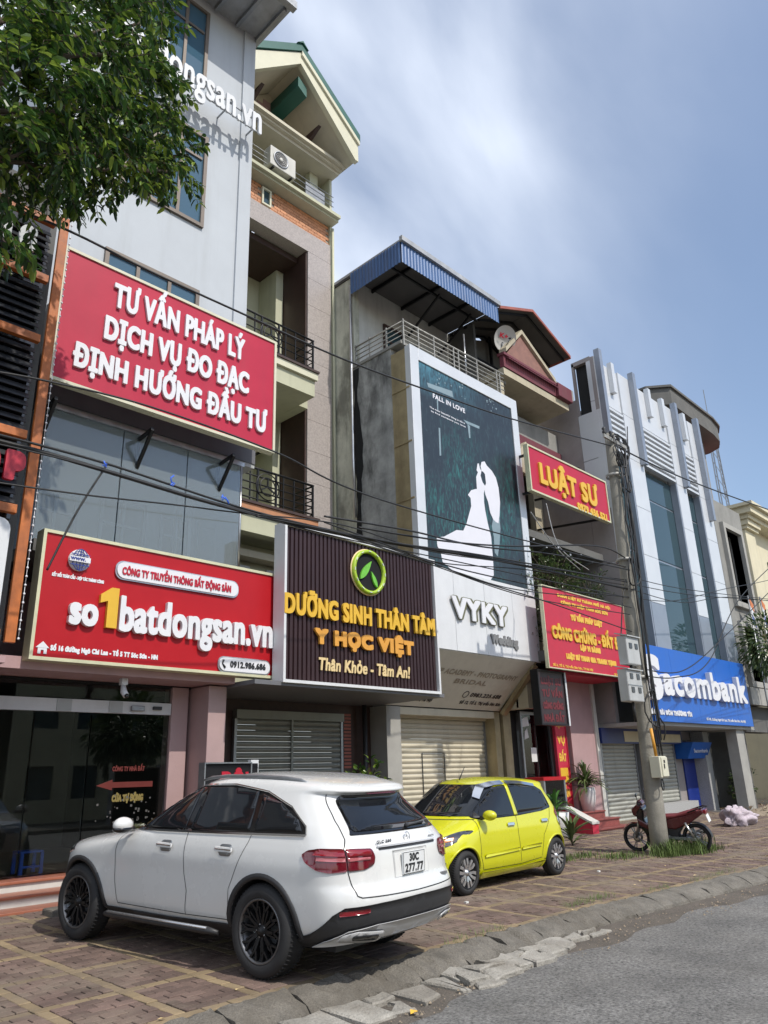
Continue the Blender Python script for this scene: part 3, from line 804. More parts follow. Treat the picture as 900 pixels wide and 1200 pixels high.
# ------------------------------------------------------------------ white tower with the two red signs
def white_tower():
    t = thing('office_building', 'tall white office tower with brown framed windows above the crimson sign', 'building', (6, 11.6, 0))
    holes = [(5.0, 6.7, 16.2, 18.45), (5.0, 6.85, 12.45, 14.85), (4.86, 6.85, 9.3, 10.9)]
    w = opening(MB(), 3.95, 7.68, 7.2, 18.8, 11.6, 11.85, holes)
    part('wall', w, 'white_wall', t)
    part('corner_pier', MB().box(7.68, 8.0, 11.55, 11.9, 7.2, 18.8), 'white_wall', t)
    part('side_wall', MB().box(7.8, 7.995, 11.9, 24, 5.0, 18.8).box(3.7, 3.95, 11.55, 24, 3, 18.8).box(3.95, 7.8, 23.8, 24, 3, 18.8), 'white_wall', t)
    part('floor_slab', MB().box(3.95, 7.8, 11.86, 23.7, 15.3, 15.5).box(3.95, 7.8, 11.86, 23.7, 11.6, 11.8).box(3.95, 7.8, 11.86, 23.7, 8.6, 8.8).box(3.95, 7.8, 15, 15.2, 7.4, 18.7), 'room_wall', t)
    window(t, *holes[0], 11.62, 3, 1, grille='grille_metal', split=17.75, fw=.08)
    window(t, *holes[1], 11.62, 3, 1, grille='grille_metal', split=14.2, fw=.08)
    window(t, *holes[2], 11.62, 3, 1, grille='grille_metal', split=10.4, fw=.08)
    r = part('roof', MB().slab([(3.6, 10.35, 18.78), (8.15, 10.35, 18.78), (8.15, 24, 18.86), (3.6, 24, 18.86)], (0, 0, .1)), 'roof_metal', t)
    g = MB().box(3.6, 8.2, 10.2, 10.36, 18.72, 18.95)
    part('gutter', g, 'grey_metal', r)
    for k in range(8): part('rafter', MB().box(3.9+k*.58, 3.98+k*.58, 10.4, 11.54, 18.66, 18.775), 'grey_metal', r)
    # overhang band and soffit over the glazed storey
    part('band', MB().box(3.95, 7.9, 10.95, 11.55, 7.2, 7.62), 'soffit_dark', t)
    part('soffit', MB().box(3.95, 7.9, 10.97, 12.58, 7.12, 7.198), 'panel_grey', t)
    part('apron_wall', MB().box(3.96, 7.9, 11.3, 11.54, 7.63, 9.2), 'soffit_dark', t)
    inner = opening(MB(), 3.95, 7.8, 3.2, 7.1, 12.6, 12.8, [(4.5, 5.3, 4.9, 6.4), (5.7, 6.6, 4.9, 6.5), (6.9, 7.5, 4.9, 6.4)])
    part('inner_wall', inner, 'plaster_inner', t)
    for a, b, z in ((4.5, 5.3, 6.4), (5.7, 6.6, 6.5), (6.9, 7.5, 6.4)): window(t, a, b, 4.9, z, 12.62, 2, 1, fm='grey_metal', gm='glass_bank', split=6.0)
    part('terrace_floor', MB().box(3.95, 7.8, 10.75, 12.59, 4.72, 4.9), 'concrete_dark', t)
    gz = part('glass_screen', MB().box(3.95, 7.6, 10.86, 10.90, 7.04, 7.12), 'steel', t)
    for a, b in ((3.97, 5.2), (5.22, 6.4), (6.42, 7.52)): part('pane', MB().box(a, b, 10.87, 10.882, 4.9, 7.03), 'glass_curtain', gz)
    part('pane', MB().box(7.55, 7.562, 10.9, 12.5, 4.9, 7.03), 'glass_curtain', gz)
    for x, y in ((7.545, 10.875), (7.1, 12.3)): part('corner_post', MB().tube([(x, y, 4.9), (x, y, 7.03)], .022, 8), 'steel', gz)
    for k in range(7): part('rail', MB().bar((7.0, 11.4, 4.95+k*.17), (7.5, 12.2, 4.95+k*.17), .015), 'grey_metal', gz)
    # ground floor
    part('lintel', MB().box(3.6, 7.3, 10.5, 11.28, 3.02, 3.18), 'pink_wall', t)
    part('column', MB().box(6.98, 7.32, 10.75, 11.5, .0, 3.0), 'pink_column', t, bevel=.01)
    part('jamb', MB().box(6.62, 6.92, 11.25, 11.5, .39, 3.0), 'pink_column', t, bevel=.01)
    part('rear_wall', MB().box(-1, 7.1, 15.9, 15.98, .39, 2.97), 'room_wall', t)
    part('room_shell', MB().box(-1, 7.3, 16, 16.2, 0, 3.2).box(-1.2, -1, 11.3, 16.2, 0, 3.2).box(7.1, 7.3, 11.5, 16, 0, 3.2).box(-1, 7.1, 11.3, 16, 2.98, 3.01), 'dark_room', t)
    part('room_floor', MB().box(-1, 7.1, 11.45, 16, .3, .39), 'room_floor', t)
    part('partition', MB().box(4.2, 4.26, 13.6, 15.9, .39, 2.97), 'room_wall', t)
    d = part('shop_front', MB().box(2.0, 6.61, 11.26, 11.36, 2.56, 2.74), 'white_trim', t)
    for x in (4.75, 5.55): part('header_joint', MB().box(x, x+.22, 11.25, 11.258, 2.565, 2.735), 'panel_grey', d)
    part('sensor', MB().box(5.9, 6.12, 11.2, 11.255, 2.60, 2.68), 'grey_metal', d, bevel=.01)
    part('lock_box', MB().box(6.28, 6.42, 11.21, 11.255, 2.63, 2.68), 'trim_black', d)
    for a, b in ((2.0, 4.46), (4.48, 5.3), (5.32, 6.6)): part('pane', MB().box(a, b, 11.30, 11.312, .41, 2.55), 'glass_shop', d)
    part('pane', MB().box(2.0, 6.6, 11.30, 11.312, 2.75, 2.97), 'glass_shop', d)
    text(d, 'CỬA TỰ ĐỘNG', *(W(131, 940, 11.28)[0], W(168, 938, 11.28)[0]), W(131, 940, 11.28)[1], .1, 11.298, 'door_text', .004, .008, each=False)
    text(d, 'CÔNG TY NHÀ ĐẤT', *(W(132, 904, 11.28)[0], W(170, 902, 11.28)[0]), W(132, 904, 11.28)[1], .07, 11.298, 'arrow_red', .004, .004, each=False)
    x0, z = W(113, 921, 11.28); x1, _ = W(179, 920, 11.28)
    part('arrow', MB().prism([(x0, z), (x0+.25, z-.07), (x0+.25, z-.035), (x1, z-.035), (x1, z+.045), (x0+.25, z+.045), (x0+.25, z+.08)], 'y', 11.29, 11.298), 'arrow_red', d)
    dots = MB(); random.seed(3)
    for k in range(45):
        x = random.uniform(5.5, 6.45); zz = .95+abs(random.gauss(0, .22)); s = random.uniform(.006, .016)
        dots.box(x-s, x+s, 11.293, 11.298, zz-s, zz+s)
    part('snow_print', dots, 'snow_print', d, kind='stuff')
    stair('entrance_steps', 'terracotta and white entrance steps beside the white car bonnet', 1.5, 6.9, [(10.25, .13), (10.62, .26), (11.0, .39)], 'terracotta', 'step_white')
    kerbstone = MB().box(4.3, 5.2, 9.7, 9.98, .02, .17)
    tagged('concrete_block', kerbstone, 'kerb_concrete', 'weathered concrete block on the paving in front of the terracotta steps', 'block', (4.6, 9.8, 0), bevel=.02)
    # stool inside the glass
    x, z = W(31, 1022, 11.75)
    s = thing('stool', 'small blue plastic stool behind the shop glass', 'stool', (x, 11.75, .39))
    part('seat', MB().box(x-.16, x+.16, 11.62, 11.92, .66, .69), 'stool_blue', s, bevel=.01)
    for a, b in ((-.16, 11.62), (.12, 11.62), (-.16, 11.88), (.12, 11.88)): part('leg', MB().prism([(x+a, .39), (x+a+.05, .39), (x+a+.045, .66), (x+a+.005, .66)], 'y', b, b+.035), 'stool_blue', s)
    part('stretcher', MB().box(x-.12, x+.12, 11.625, 11.645, .47, .50), 'stool_blue', s)
    # letters on stand-off bars high on the wall
    L = thing('channel_sign', 'white web address letters standing off the tower wall, partly behind the tree', 'sign', (6, 11.1, 15.4))
    text(L, 'batdongsan.vn', 4.5, 7.93, 15.38, .80, 11.15, 'sign_white', .05, .014)
    part('support_rail', MB().box(3.1, 7.9, 11.16, 11.19, 15.45, 15.49).box(3.1, 7.9, 11.16, 11.19, 15.75, 15.79), 'grey_metal', L)
    for k in range(7): part('bracket', MB().box(3.3+k*.75, 3.33+k*.75, 11.19, 11.6, 15.6, 15.63), 'grey_metal', L)
    # CCTV
    x, z = W(145, 797, 10.75)
    c = thing('security_camera', 'white dome security camera under the red office sign', 'camera', (x, 10.75, 2.85))
    part('mount', MB().box(x-.05, x+.05, 10.7, 10.8, 2.92, 3.02), 'sign_white', c, bevel=.01)
    part('body', MB().tube([(x, 10.75, 2.92), (x, 10.72, 2.82), (x+.01, 10.66, 2.76)], [.035, .05, .045], 10), 'sign_white', c)
    part('lens', MB().ball((x+.01, 10.64, 2.755), .035, 8), 'gloss_black', c)
white_tower()

# ------------------------------------------------------------------ cream house with pilaster and green gable
def cream_house():
    t = thing('narrow_house', 'cream house with green gabled roof, pink granite pilaster and stacked balconies', 'building', (10, 13.5, 0))
    for k in range(14): part('granite_panel', MB().box(11.08, 11.9, 13.2, 13.6, 3.3+k*.843, 3.3+k*.843+.835), 'granite_pink', t)
    part('pilaster_core', MB().box(11.09, 11.89, 13.215, 13.59, 3.3, 15.1), 'mortar', t)
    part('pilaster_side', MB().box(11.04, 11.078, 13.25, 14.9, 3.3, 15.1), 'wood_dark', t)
    part('granite_beam', MB().box(8.0, 11.9, 13.2, 13.6, 15.102, 15.72), 'granite_pink', t)
    part('side_wall', MB().box(11.92, 11.99, 13.3, 24, 3, 18.4).box(8.02, 8.3, 13.7, 24, 3, 18.4), 'cream_wall', t)
    part('corner_strip', MB().box(11.902, 11.985, 13.22, 13.298, 3.3, 18.1), 'cream_wall', t)
    # orange facing bricks over the beam
    bp = part('brick_band', MB().box(8.0, 11.9, 13.30, 13.6, 15.73, 16.42), 'mortar', t)
    first = None; h = .092
    for r in range(7):
        z = 15.745+r*.096
        for k in range(18):
            x = 8.02+k*.216+(.108 if r % 2 else 0)
            if x+.205 > 11.9 or 9.5 < x+.1 < 9.85 and .1 < r*.096 < .58: continue
            if first is None: first = part('brick', MB().box(x, x+.205, 13.275, 13.302, z, z+.084), 'tile_orange', bp); o0 = (x, z)
            else: link_copy(first, bp, (x-o0[0], 0, z-o0[1]))
    window(t, 9.52, 9.82, 15.80, 16.34, 13.29, 1, 1, fm='cream_trim', gm='glass_bank', fw=.05)
    l = MB()
    for k, (d, a, b) in enumerate(((12.95, 16.43, 16.50), (12.85, 16.502, 16.60), (12.92, 16.602, 16.66))): l.box(8.0, 11.99, d, 13.7, a, b)
    part('ledge', l, 'cream_wall', t)
    part('cornice', MB().box(8.0, 12.02, 12.95, 14.6, 18.12, 18.22).box(8.0, 12.06, 12.85, 14.6, 18.222, 18.30).box(8.0, 12.1, 12.75, 14.6, 18.302, 18.40), 'cream_soffit', t)
    part('back_wall', MB().box(8.3, 11.9, 14.6, 14.8, 16.67, 18.1), 'cream_wall', t)
    part('balcony_column', MB().box(11.3, 11.6, 13.4, 13.6, 16.67, 18.1), 'cream_wall', t)
    part('vent_grille', MB().box(10.9, 11.6, 13.1, 13.16, 16.75, 17.3), 'grey_metal', t)
    for k in range(3): part('rail', MB().tube([(8.1, 12.95, 16.85+k*.17), (11.8, 12.95, 16.85+k*.17)], .012, 5), 'grey_metal', t)
    # gable: roof plates, fascia, soffit, brick gable wall
    peak, ex, zr, ze = 10.0, 12.15, 20.65, 18.95
    rl = part('roof', MB().slab([(peak, 12.2, zr+.02), (ex+.05, 12.2, ze), (ex+.05, 22, ze), (peak, 22, zr+.02)], (0, 0, .26)).slab([(peak-2.25, 12.2, ze), (peak, 12.2, zr+.02), (peak, 22, zr+.02), (peak-2.25, 22, ze)], (0, 0, .26)), 'green_roof', t)
    part('ridge_cap', MB().prism([(peak-.2, zr+.14), (peak, zr+.34), (peak+.2, zr+.14), (peak, zr+.27)], 'y', 12.15, 22), 'green_roof', rl)
    part('fascia', MB().prism([(peak, zr), (ex, ze-.02), (ex, ze-.72), (ex-.12, ze-.72), (peak, zr-.42)], 'y', 12.25, 12.4).prism([(peak-.002, zr), (peak-.002, zr-.42), (peak-2.1, ze-.72), (peak-2.2, ze-.72), (peak-2.2, ze-.02)], 'y', 12.25, 12.4), 'cream_trim', t)
    part('fascia_moulding', MB().prism([(peak, zr+.01), (ex+.02, ze), (ex+.02, ze-.14), (peak, zr-.14)], 'y', 12.19, 12.248), 'cream_trim', t)
    part('gable_soffit', MB().slab([(peak, 12.41, zr-.32), (ex-.02, 12.41, ze-.66), (ex-.02, 13.9, ze-.66), (peak, 13.9, zr-.32)], (0, 0, .08)).slab([(peak-2.15, 12.41, ze-.66), (peak, 12.41, zr-.32), (peak, 13.9, zr-.32), (peak-2.15, 13.9, ze-.66)], (0, 0, .08)), 'cream_soffit', t)
    gw = part('gable_wall', MB().prism([(8.0, 18.41), (11.95, 18.41), (11.9, 18.5), (peak, 20.3), (8.1, 18.5)], 'y', 13.7, 13.8), 'cream_soffit', t)
    first = None
    for r in range(8):
        z = 18.55+r*.2; half = (20.2-z)/1.0*1.05
        for k in range(-4, 5):
            x = 10+k*.42+(.21 if r % 2 else 0)-.2
            if abs(x+.2-10) > half-.2 or math.hypot(x+.2-10, z-19.1) < .42: continue
            if first is None: first = part('brick', MB().box(x, x+.40, 13.675, 13.702, z, z+.185), 'pink_wall', gw); o0 = (x, z)
            else: link_copy(first, gw, (x-o0[0], 0, z-o0[1]))
    part('round_vent', MB().lathe([(.30, 0), (.30, -.06), (.22, -.07), (.21, 0), (.001, .0)], (10, 13.69, 19.1), 'y', 24), 'trim_black', gw)
    for x in (9.0, 11.0): part('bracket', MB().prism([(12.6, 18.45+.55), (13.68, 18.42), (13.68, 18.6+.5), (13.4, 19.0)], 'x', x-.05, x+.05), 'wood_dark', t)
    part('ridge_beam', MB().slab([(10.05, 12.42, 19.95), (10.35, 12.42, 19.75), (10.35, 13.68, 19.75), (10.05, 13.68, 19.95)], (0, 0, -.35)), 'green_roof', t)
    # loggias
    part('loggia_wall', opening(MB(), 8.3, 11.03, 3.0, 15.1, 15.0, 15.2, []), 'cream_wall', t)
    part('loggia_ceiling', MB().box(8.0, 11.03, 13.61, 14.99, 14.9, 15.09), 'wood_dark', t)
    part('loggia_side', MB().box(10.78, 11.02, 14.2, 14.99, 3.3, 14.88), 'cream_wall', t)
    for z, lab in ((10.25, 0), (6.45, 1)):
        part('balcony_slab', MB().box(8.0, 10.72, 12.5, 14.99, z, z+.58), 'cream_wall', t)
        part('slab_edge', MB().box(7.99, 10.76, 12.42, 12.5, z+.42, z+.60), 'cream_trim' if lab == 0 else 'tile_orange', t)
        part('slab_lip', MB().box(7.99, 10.78, 12.38, 12.5, z+.602, z+.66), 'wood_dark', t)
    for z in (10.25, 6.45): part('slab_face', MB().box(10.73, 11.0, 13.1, 14.9, z, z+.55), 'cream_wall', t)
    for z, h in ((10.9, .88), (7.12, .80)):
        r = part('railing', MB().box(8.05, 8.07, 12.5, 12.52, z, z+h), 'black_metal', t)
        railing_sub(r, [(8.1, 12.5), (10.68, 12.5), (10.68, 13.2)], z, z+h)
    for z in (10.9, 7.12):
        dr = part('door', MB().box(8.5, 9.75, 14.9, 14.98, z, z+2.3), 'wood_dark', t)
        for k in range(2):
            for j in range(4): part('panel', MB().box(8.58+k*.6, 9.06+k*.6, 14.87, 14.898, z+.12+j*.54, z+.55+j*.54), 'wood_dark', dr, bevel=.01)
    for x in (10.0,): window(t, x, x+.55, 11.1, 13.0, 14.98, 2, 3, fm='cream_trim', gm='glass_bank')
    # ground storeys
    part('lower_wall', opening(MB(), 8.0, 11.9, 3.3, 6.44, 13.3, 13.5, [(8.75, 9.5, 5.0, 5.95), (9.95, 10.7, 5.0, 5.95)]), 'cream_wall', t)
    window(t, 8.75, 9.5, 5.0, 5.95, 13.32, 2, 1, fm='white_trim', gm='glass_bank'); window(t, 9.95, 10.7, 5.0, 5.95, 13.32, 2, 1, fm='white_trim', gm='glass_bank')
    part('lower_ledge', MB().box(7.99, 11.9, 12.9, 13.3, 6.05, 6.2), 'beige_wall', t)
    part('ground_wall', opening(MB(), 7.33, 12.15, 0, 3.25, 12.2, 12.4, [(8.5, 11.1, 0, 2.65)]), 'wood_dark', t)
    part('canopy_soffit', MB().box(7.33, 12.0, 10.0, 12.2, 2.98, 3.05), 'soffit_dark', t)
    sh = part('roller_shutter', MB().box(8.45, 11.15, 12.05, 12.19, 2.62, 2.78), 'shutter_dark', t)
    shutter(sh, 8.5, 11.1, 0, 2.62, 12.15, 'shutter_dark', .1)
    part('centre_post', MB().box(9.77, 9.82, 12.08, 12.11, 0, 2.62), 'shutter_dark', sh)
    part('drain_pipe', MB().tube([(11.72, 12.02, 0), (11.72, 12.02, 3.0)], .05, 8), 'trim_black', t)
    p = MB()
    for k in range(16): p.box(11.25, 11.45, 12.17, 12.198, 1.7+k*.07, 1.745+k*.07)
    part('vent_bricks', p, 'red_edge', t)
    ac_unit(9.45, 13.12, 16.78, 'white air conditioner with round fan on the top balcony under the gable')
    ac_unit(9.75, 14.6, 9.35, 'dusty air conditioner hanging in the lower loggia behind the black railing', m='cream_box')
def railing_sub(r, pts, z0, z1):
    for k in range(5):
        z = z0+.10+(z1-z0-.1)*k/4
        part('rail', MB().tube([(x, y, z) for x, y in pts], .018 if k < 4 else .028, 6), 'black_metal', r)
    for x in (8.12, 9.1, 9.6, 10.66): part('post', MB().box(x-.02, x+.02, 12.48, 12.52, z0-.04, z1), 'black_metal', r)
    part('post', MB().box(10.66, 10.70, 13.18, 13.22, z0-.04, z1), 'black_metal', r)
    g = MB()
    cz = (z0+z1)/2+.03
    for rr in (.30, .20): g.lathe([(rr, -.01), (rr+.02, -.01), (rr+.02, .01), (rr, .01), (rr, -.01)], (9.35, 12.47, cz), 'y', 20)
    for a in (90, 210, 330): g.bar((9.35, 12.47, cz), (9.35+.2*math.cos(R(a)), 12.47, cz+.2*math.sin(R(a))), .03)
    part('medallion', g, 'black_metal', r)
    for i, x in enumerate((8.9, 9.8, 10.1, 10.4)): part('post', MB().box(x-.012, x+.012, 12.485, 12.515, z0, z1), 'black_metal', r)
cream_house()

# ------------------------------------------------------------------ bridal shop building with the billboard
def bridal_building():
    t = thing('bridal_shop', 'stained grey bridal shop building with blue trimmed roof and a tall poster front', 'building', (14, 10.6, 0))
    part('side_wall', MB().box(12.0, 12.2, 12.42, 22, 3.0, 14.31), 'grey_green_wall', t)
    part('side_wall', MB().box(12.002, 12.2, 11.12, 12.418, 3.0, 11.5), 'stained_wall', t, label='black streaked front part of the grey side wall')
    mm = MB(); random.seed(12)
    nseg = 26; L_ = []; R_ = []
    for k in range(nseg+1):
        z = 3.4+8.05*k/nseg; cx = 12.36+.03*math.sin(z*1.3); wd = .10+.05*math.sin(z*2.1+1)+random.uniform(0, .06)
        L_.append((11.996, cx-wd, z)); R_.append((11.996, cx+wd*.8, z))
    mm.add(L_+R_, [(k, k+1, nseg+2+k, nseg+1+k) for k in range(nseg)]); part('mould_streak', mm, 'mould_streak', t)
    part('parapet_cap', MB().box(11.97, 12.23, 10.75, 12.6, 11.5, 11.58), 'concrete', t)
    part('box_side', MB().box(11.985, 12.03, 10.52, 11.11, 3.6, 11.3), 'gold_sheet', t)
    for k in range(5): part('box_rib', MB().box(11.965, 11.984, 10.53, 11.1, 4.6+k*1.4, 4.64+k*1.4), 'gold_sheet', t)
    part('front_wall', MB().box(12.2, 16.1, 11.0, 11.2, 4.12, 11.5), 'concrete', t)
    part('terrace_floor', MB().box(12.2, 16.2, 10.75, 13.4, 11.3, 11.42), 'concrete', t)
    part('terrace_wall', opening(MB(), 12.2, 16.2, 11.42, 14.36, 12.5, 12.7, [(13.2, 14.0, 11.42, 13.4)]), 'plaster_white', t)
    part('right_wall', MB().box(16.2, 16.3, 11.6, 22, 3, 14.36), 'concrete_dark', t)
    window(t, 13.2, 14.0, 11.45, 13.4, 12.52, 1, 1, fm='wood_dark', gm='glass_bank', split=12.9)
    part('drip_pipe', MB().tube([(11.95, 13.15, 3.3), (11.95, 13.15, 16.3)], .035, 8), 'cream_wall', t)
    part('wall_lamp', MB().lathe([(.001, -.06), (.07, -.05), (.08, 0)], (14.6, 12.49, 13.2), 'y', 12), 'trim_black', t)
    # roof with blue corrugated skirt
    r = part('roof', MB().box(11.95, 16.08, 10.58, 22, 14.38, 14.46), 'roof_metal', t)
    ru = MB(); n = 44
    for k in range(n):
        a = 11.97+4.05*k/n; ru.box(a, a+.05, 10.64, 13.4, 14.335, 14.378)
    part('roof_ribs', ru, 'roof_under', r)
    part('roof_underside', MB().box(11.96, 16.07, 10.62, 13.4, 14.32, 14.334), 'roof_under', r)
    part('gutter', MB().box(11.9, 16.12, 10.49, 10.59, 14.36, 14.50), 'roof_metal', r)
    def corr(p0, p1, z0, z1, z2, n):
        mb = MB(); vs = []; p0 = Vector(p0); p1 = Vector(p1); d = (p1-p0); q = Vector((d.y, -d.x)).normalized()*.014
        for k in range(n*4+1):
            s = k/(n*4); o = (0, 1, 1, 0)[k % 4]*1.; p = p0+d*s+q*o
            zb = z0+(z1-z0)*s
            vs += [(p.x, p.y, zb), (p.x, p.y, z2)]
        mb.add(vs, [(2*k, 2*k+2, 2*k+3, 2*k+1) for k in range(n*4)]); return mb
    part('blue_skirt', corr((11.95, 10.57), (16.06, 10.57), 13.74, 13.78, 14.38, 34), 'blue_sheet', r)
    part('blue_skirt', corr((11.93, 12.45), (11.93, 10.59), 13.72, 13.74, 14.38, 16), 'blue_sheet', r)
    for x in (12.8, 14.0, 15.2): part('rafter', MB().bar((x, 10.7, 14.26), (x, 12.49, 14.26), .05, .1), 'black_metal', r)
    part('purlin', MB().bar((12.1, 11.3, 14.18), (16.0, 11.3, 14.18), .05, .06), 'black_metal', r)
    for x in (14.2, 15.6): part('brace', MB().bar((x, 12.48, 13.4), (x, 11.2, 14.2), .05), 'black_metal', r)
    part('down_pipe', MB().tube([(11.93, 12.46, 14.0), (11.93, 12.46, 11.4), (11.9, 12.42, 9), (11.92, 12.40, 7.4)], .04, 8), 'steel', t)
    # railing
    for k in range(5):
        z = 11.62+k*.13
        part('rail', MB().tube([(12.05, 12.4, z), (12.05, 10.72, z), (16.25, 10.72, z+.1)], .016 if k < 4 else .026, 6), 'rust_metal', t)
    for x, y in [(12.05, 12.4), (12.05, 11.9), (12.05, 11.3), (12.05, 10.72), (12.6, 10.72), (13.2, 10.72), (14, 10.72), (14.2, 10.72), (15, 10.72), (15.9, 10.72), (16.05, 10.72)]:
        part('post', MB().box(x-.016, x+.016, y-.016, y+.016, 11.45, 12.2), 'rust_metal', t)
    part('antenna_post', MB().tube([(14.75, 10.9, 11.4), (14.75, 10.9, 13.0)], .025, 6), 'steel', t)
    # sloping sign panel over the shutter
    y0, z0, y1, z1 = 10.5, 4.06, 11.7, 2.98
    sp = part('sloping_panel', MB().slab([(12.0, y0, z0), (16.15, y0, z0), (16.15, y1, z1), (12.0, y1, z1)], (0, .03, .035)), 'panel_cream', t)
    nx = math.hypot(y1-y0, z1-z0)
    M_ = Matrix.Translation((0, y0, z0)) @ Matrix.Rotation(math.atan2(y1-y0, z0-z1), 4, 'X')
    def onp(txt, x0, x1, s, cap, m, b=.006): text(sp, txt, x0, x1, -s, cap, -.004, m, .004, b, each=False, M=M_)
    onp('MAKEUP ACADEMY - PHOTOGRAPHY', 12.3, 15.9, .62, .15, 'ghost_letter', .008); onp('BRIDAL', 13.7, 14.9, .86, .14, 'ghost_letter', .008)
    onp('0983.225.688', 14.6, 15.8, 1.22, .12, 'ink'); onp('Số 12, Tổ 5, Thị trấn Sóc Sơn', 14.4, 16.0, 1.45, .10, 'ink'); onp('Đa Phúc, Sóc Sơn, Hà Nội', 12.2, 13.4, 1.45, .10, 'ink')
    part('phone_ring', MB().lathe([(.085, -.01), (.10, -.01), (.10, 0), (.085, 0)], (14.42, 0, -1.16), 'y', 18).xf(M_), 'ink', sp)
    part('side_gusset', MB().prism([(10.5, 4.06), (11.7, 2.98), (11.9, 2.98), (11.2, 3.7), (10.9, 4.06)], 'x', 16.16, 16.24), 'gold_sheet', t)
    part('gold_brace', MB().bar((16.2, 10.55, 4.0), (16.2, 11.6, 2.9), .18, .1), 'gold_sheet', t)
    part('column', MB().box(12.06, 12.5, 11.7, 12.2, 0, 2.96), 'concrete_frame', t)
    part('column', MB().box(16.0, 16.22, 11.75, 12.2, 0, 2.96).box(16.3, 16.62, 11.7, 12.2, 0, 2.96), 'gold_sheet', t)
    part('lintel', MB().box(12.5, 16.0, 11.75, 12.0, 2.8, 2.96), 'shutter_cream', t)
    sh = part('roller_shutter', MB().box(12.5, 16.0, 12.0, 12.3, 2.75, 2.96), 'shutter_cream', t)
    shutter(sh, 12.56, 15.94, 0, 2.75, 12.1, 'shutter_cream', .11)
    hx = MB().box(13.55, 14.35, 12.05, 12.062, 1.98, 2.0).box(13.55, 13.57, 12.05, 12.062, .6, 1.98).box(14.33, 14.35, 12.05, 12.062, .6, 1.98)
    part('hatch_outline', hx, 'trim_black', sh)
bridal_building()

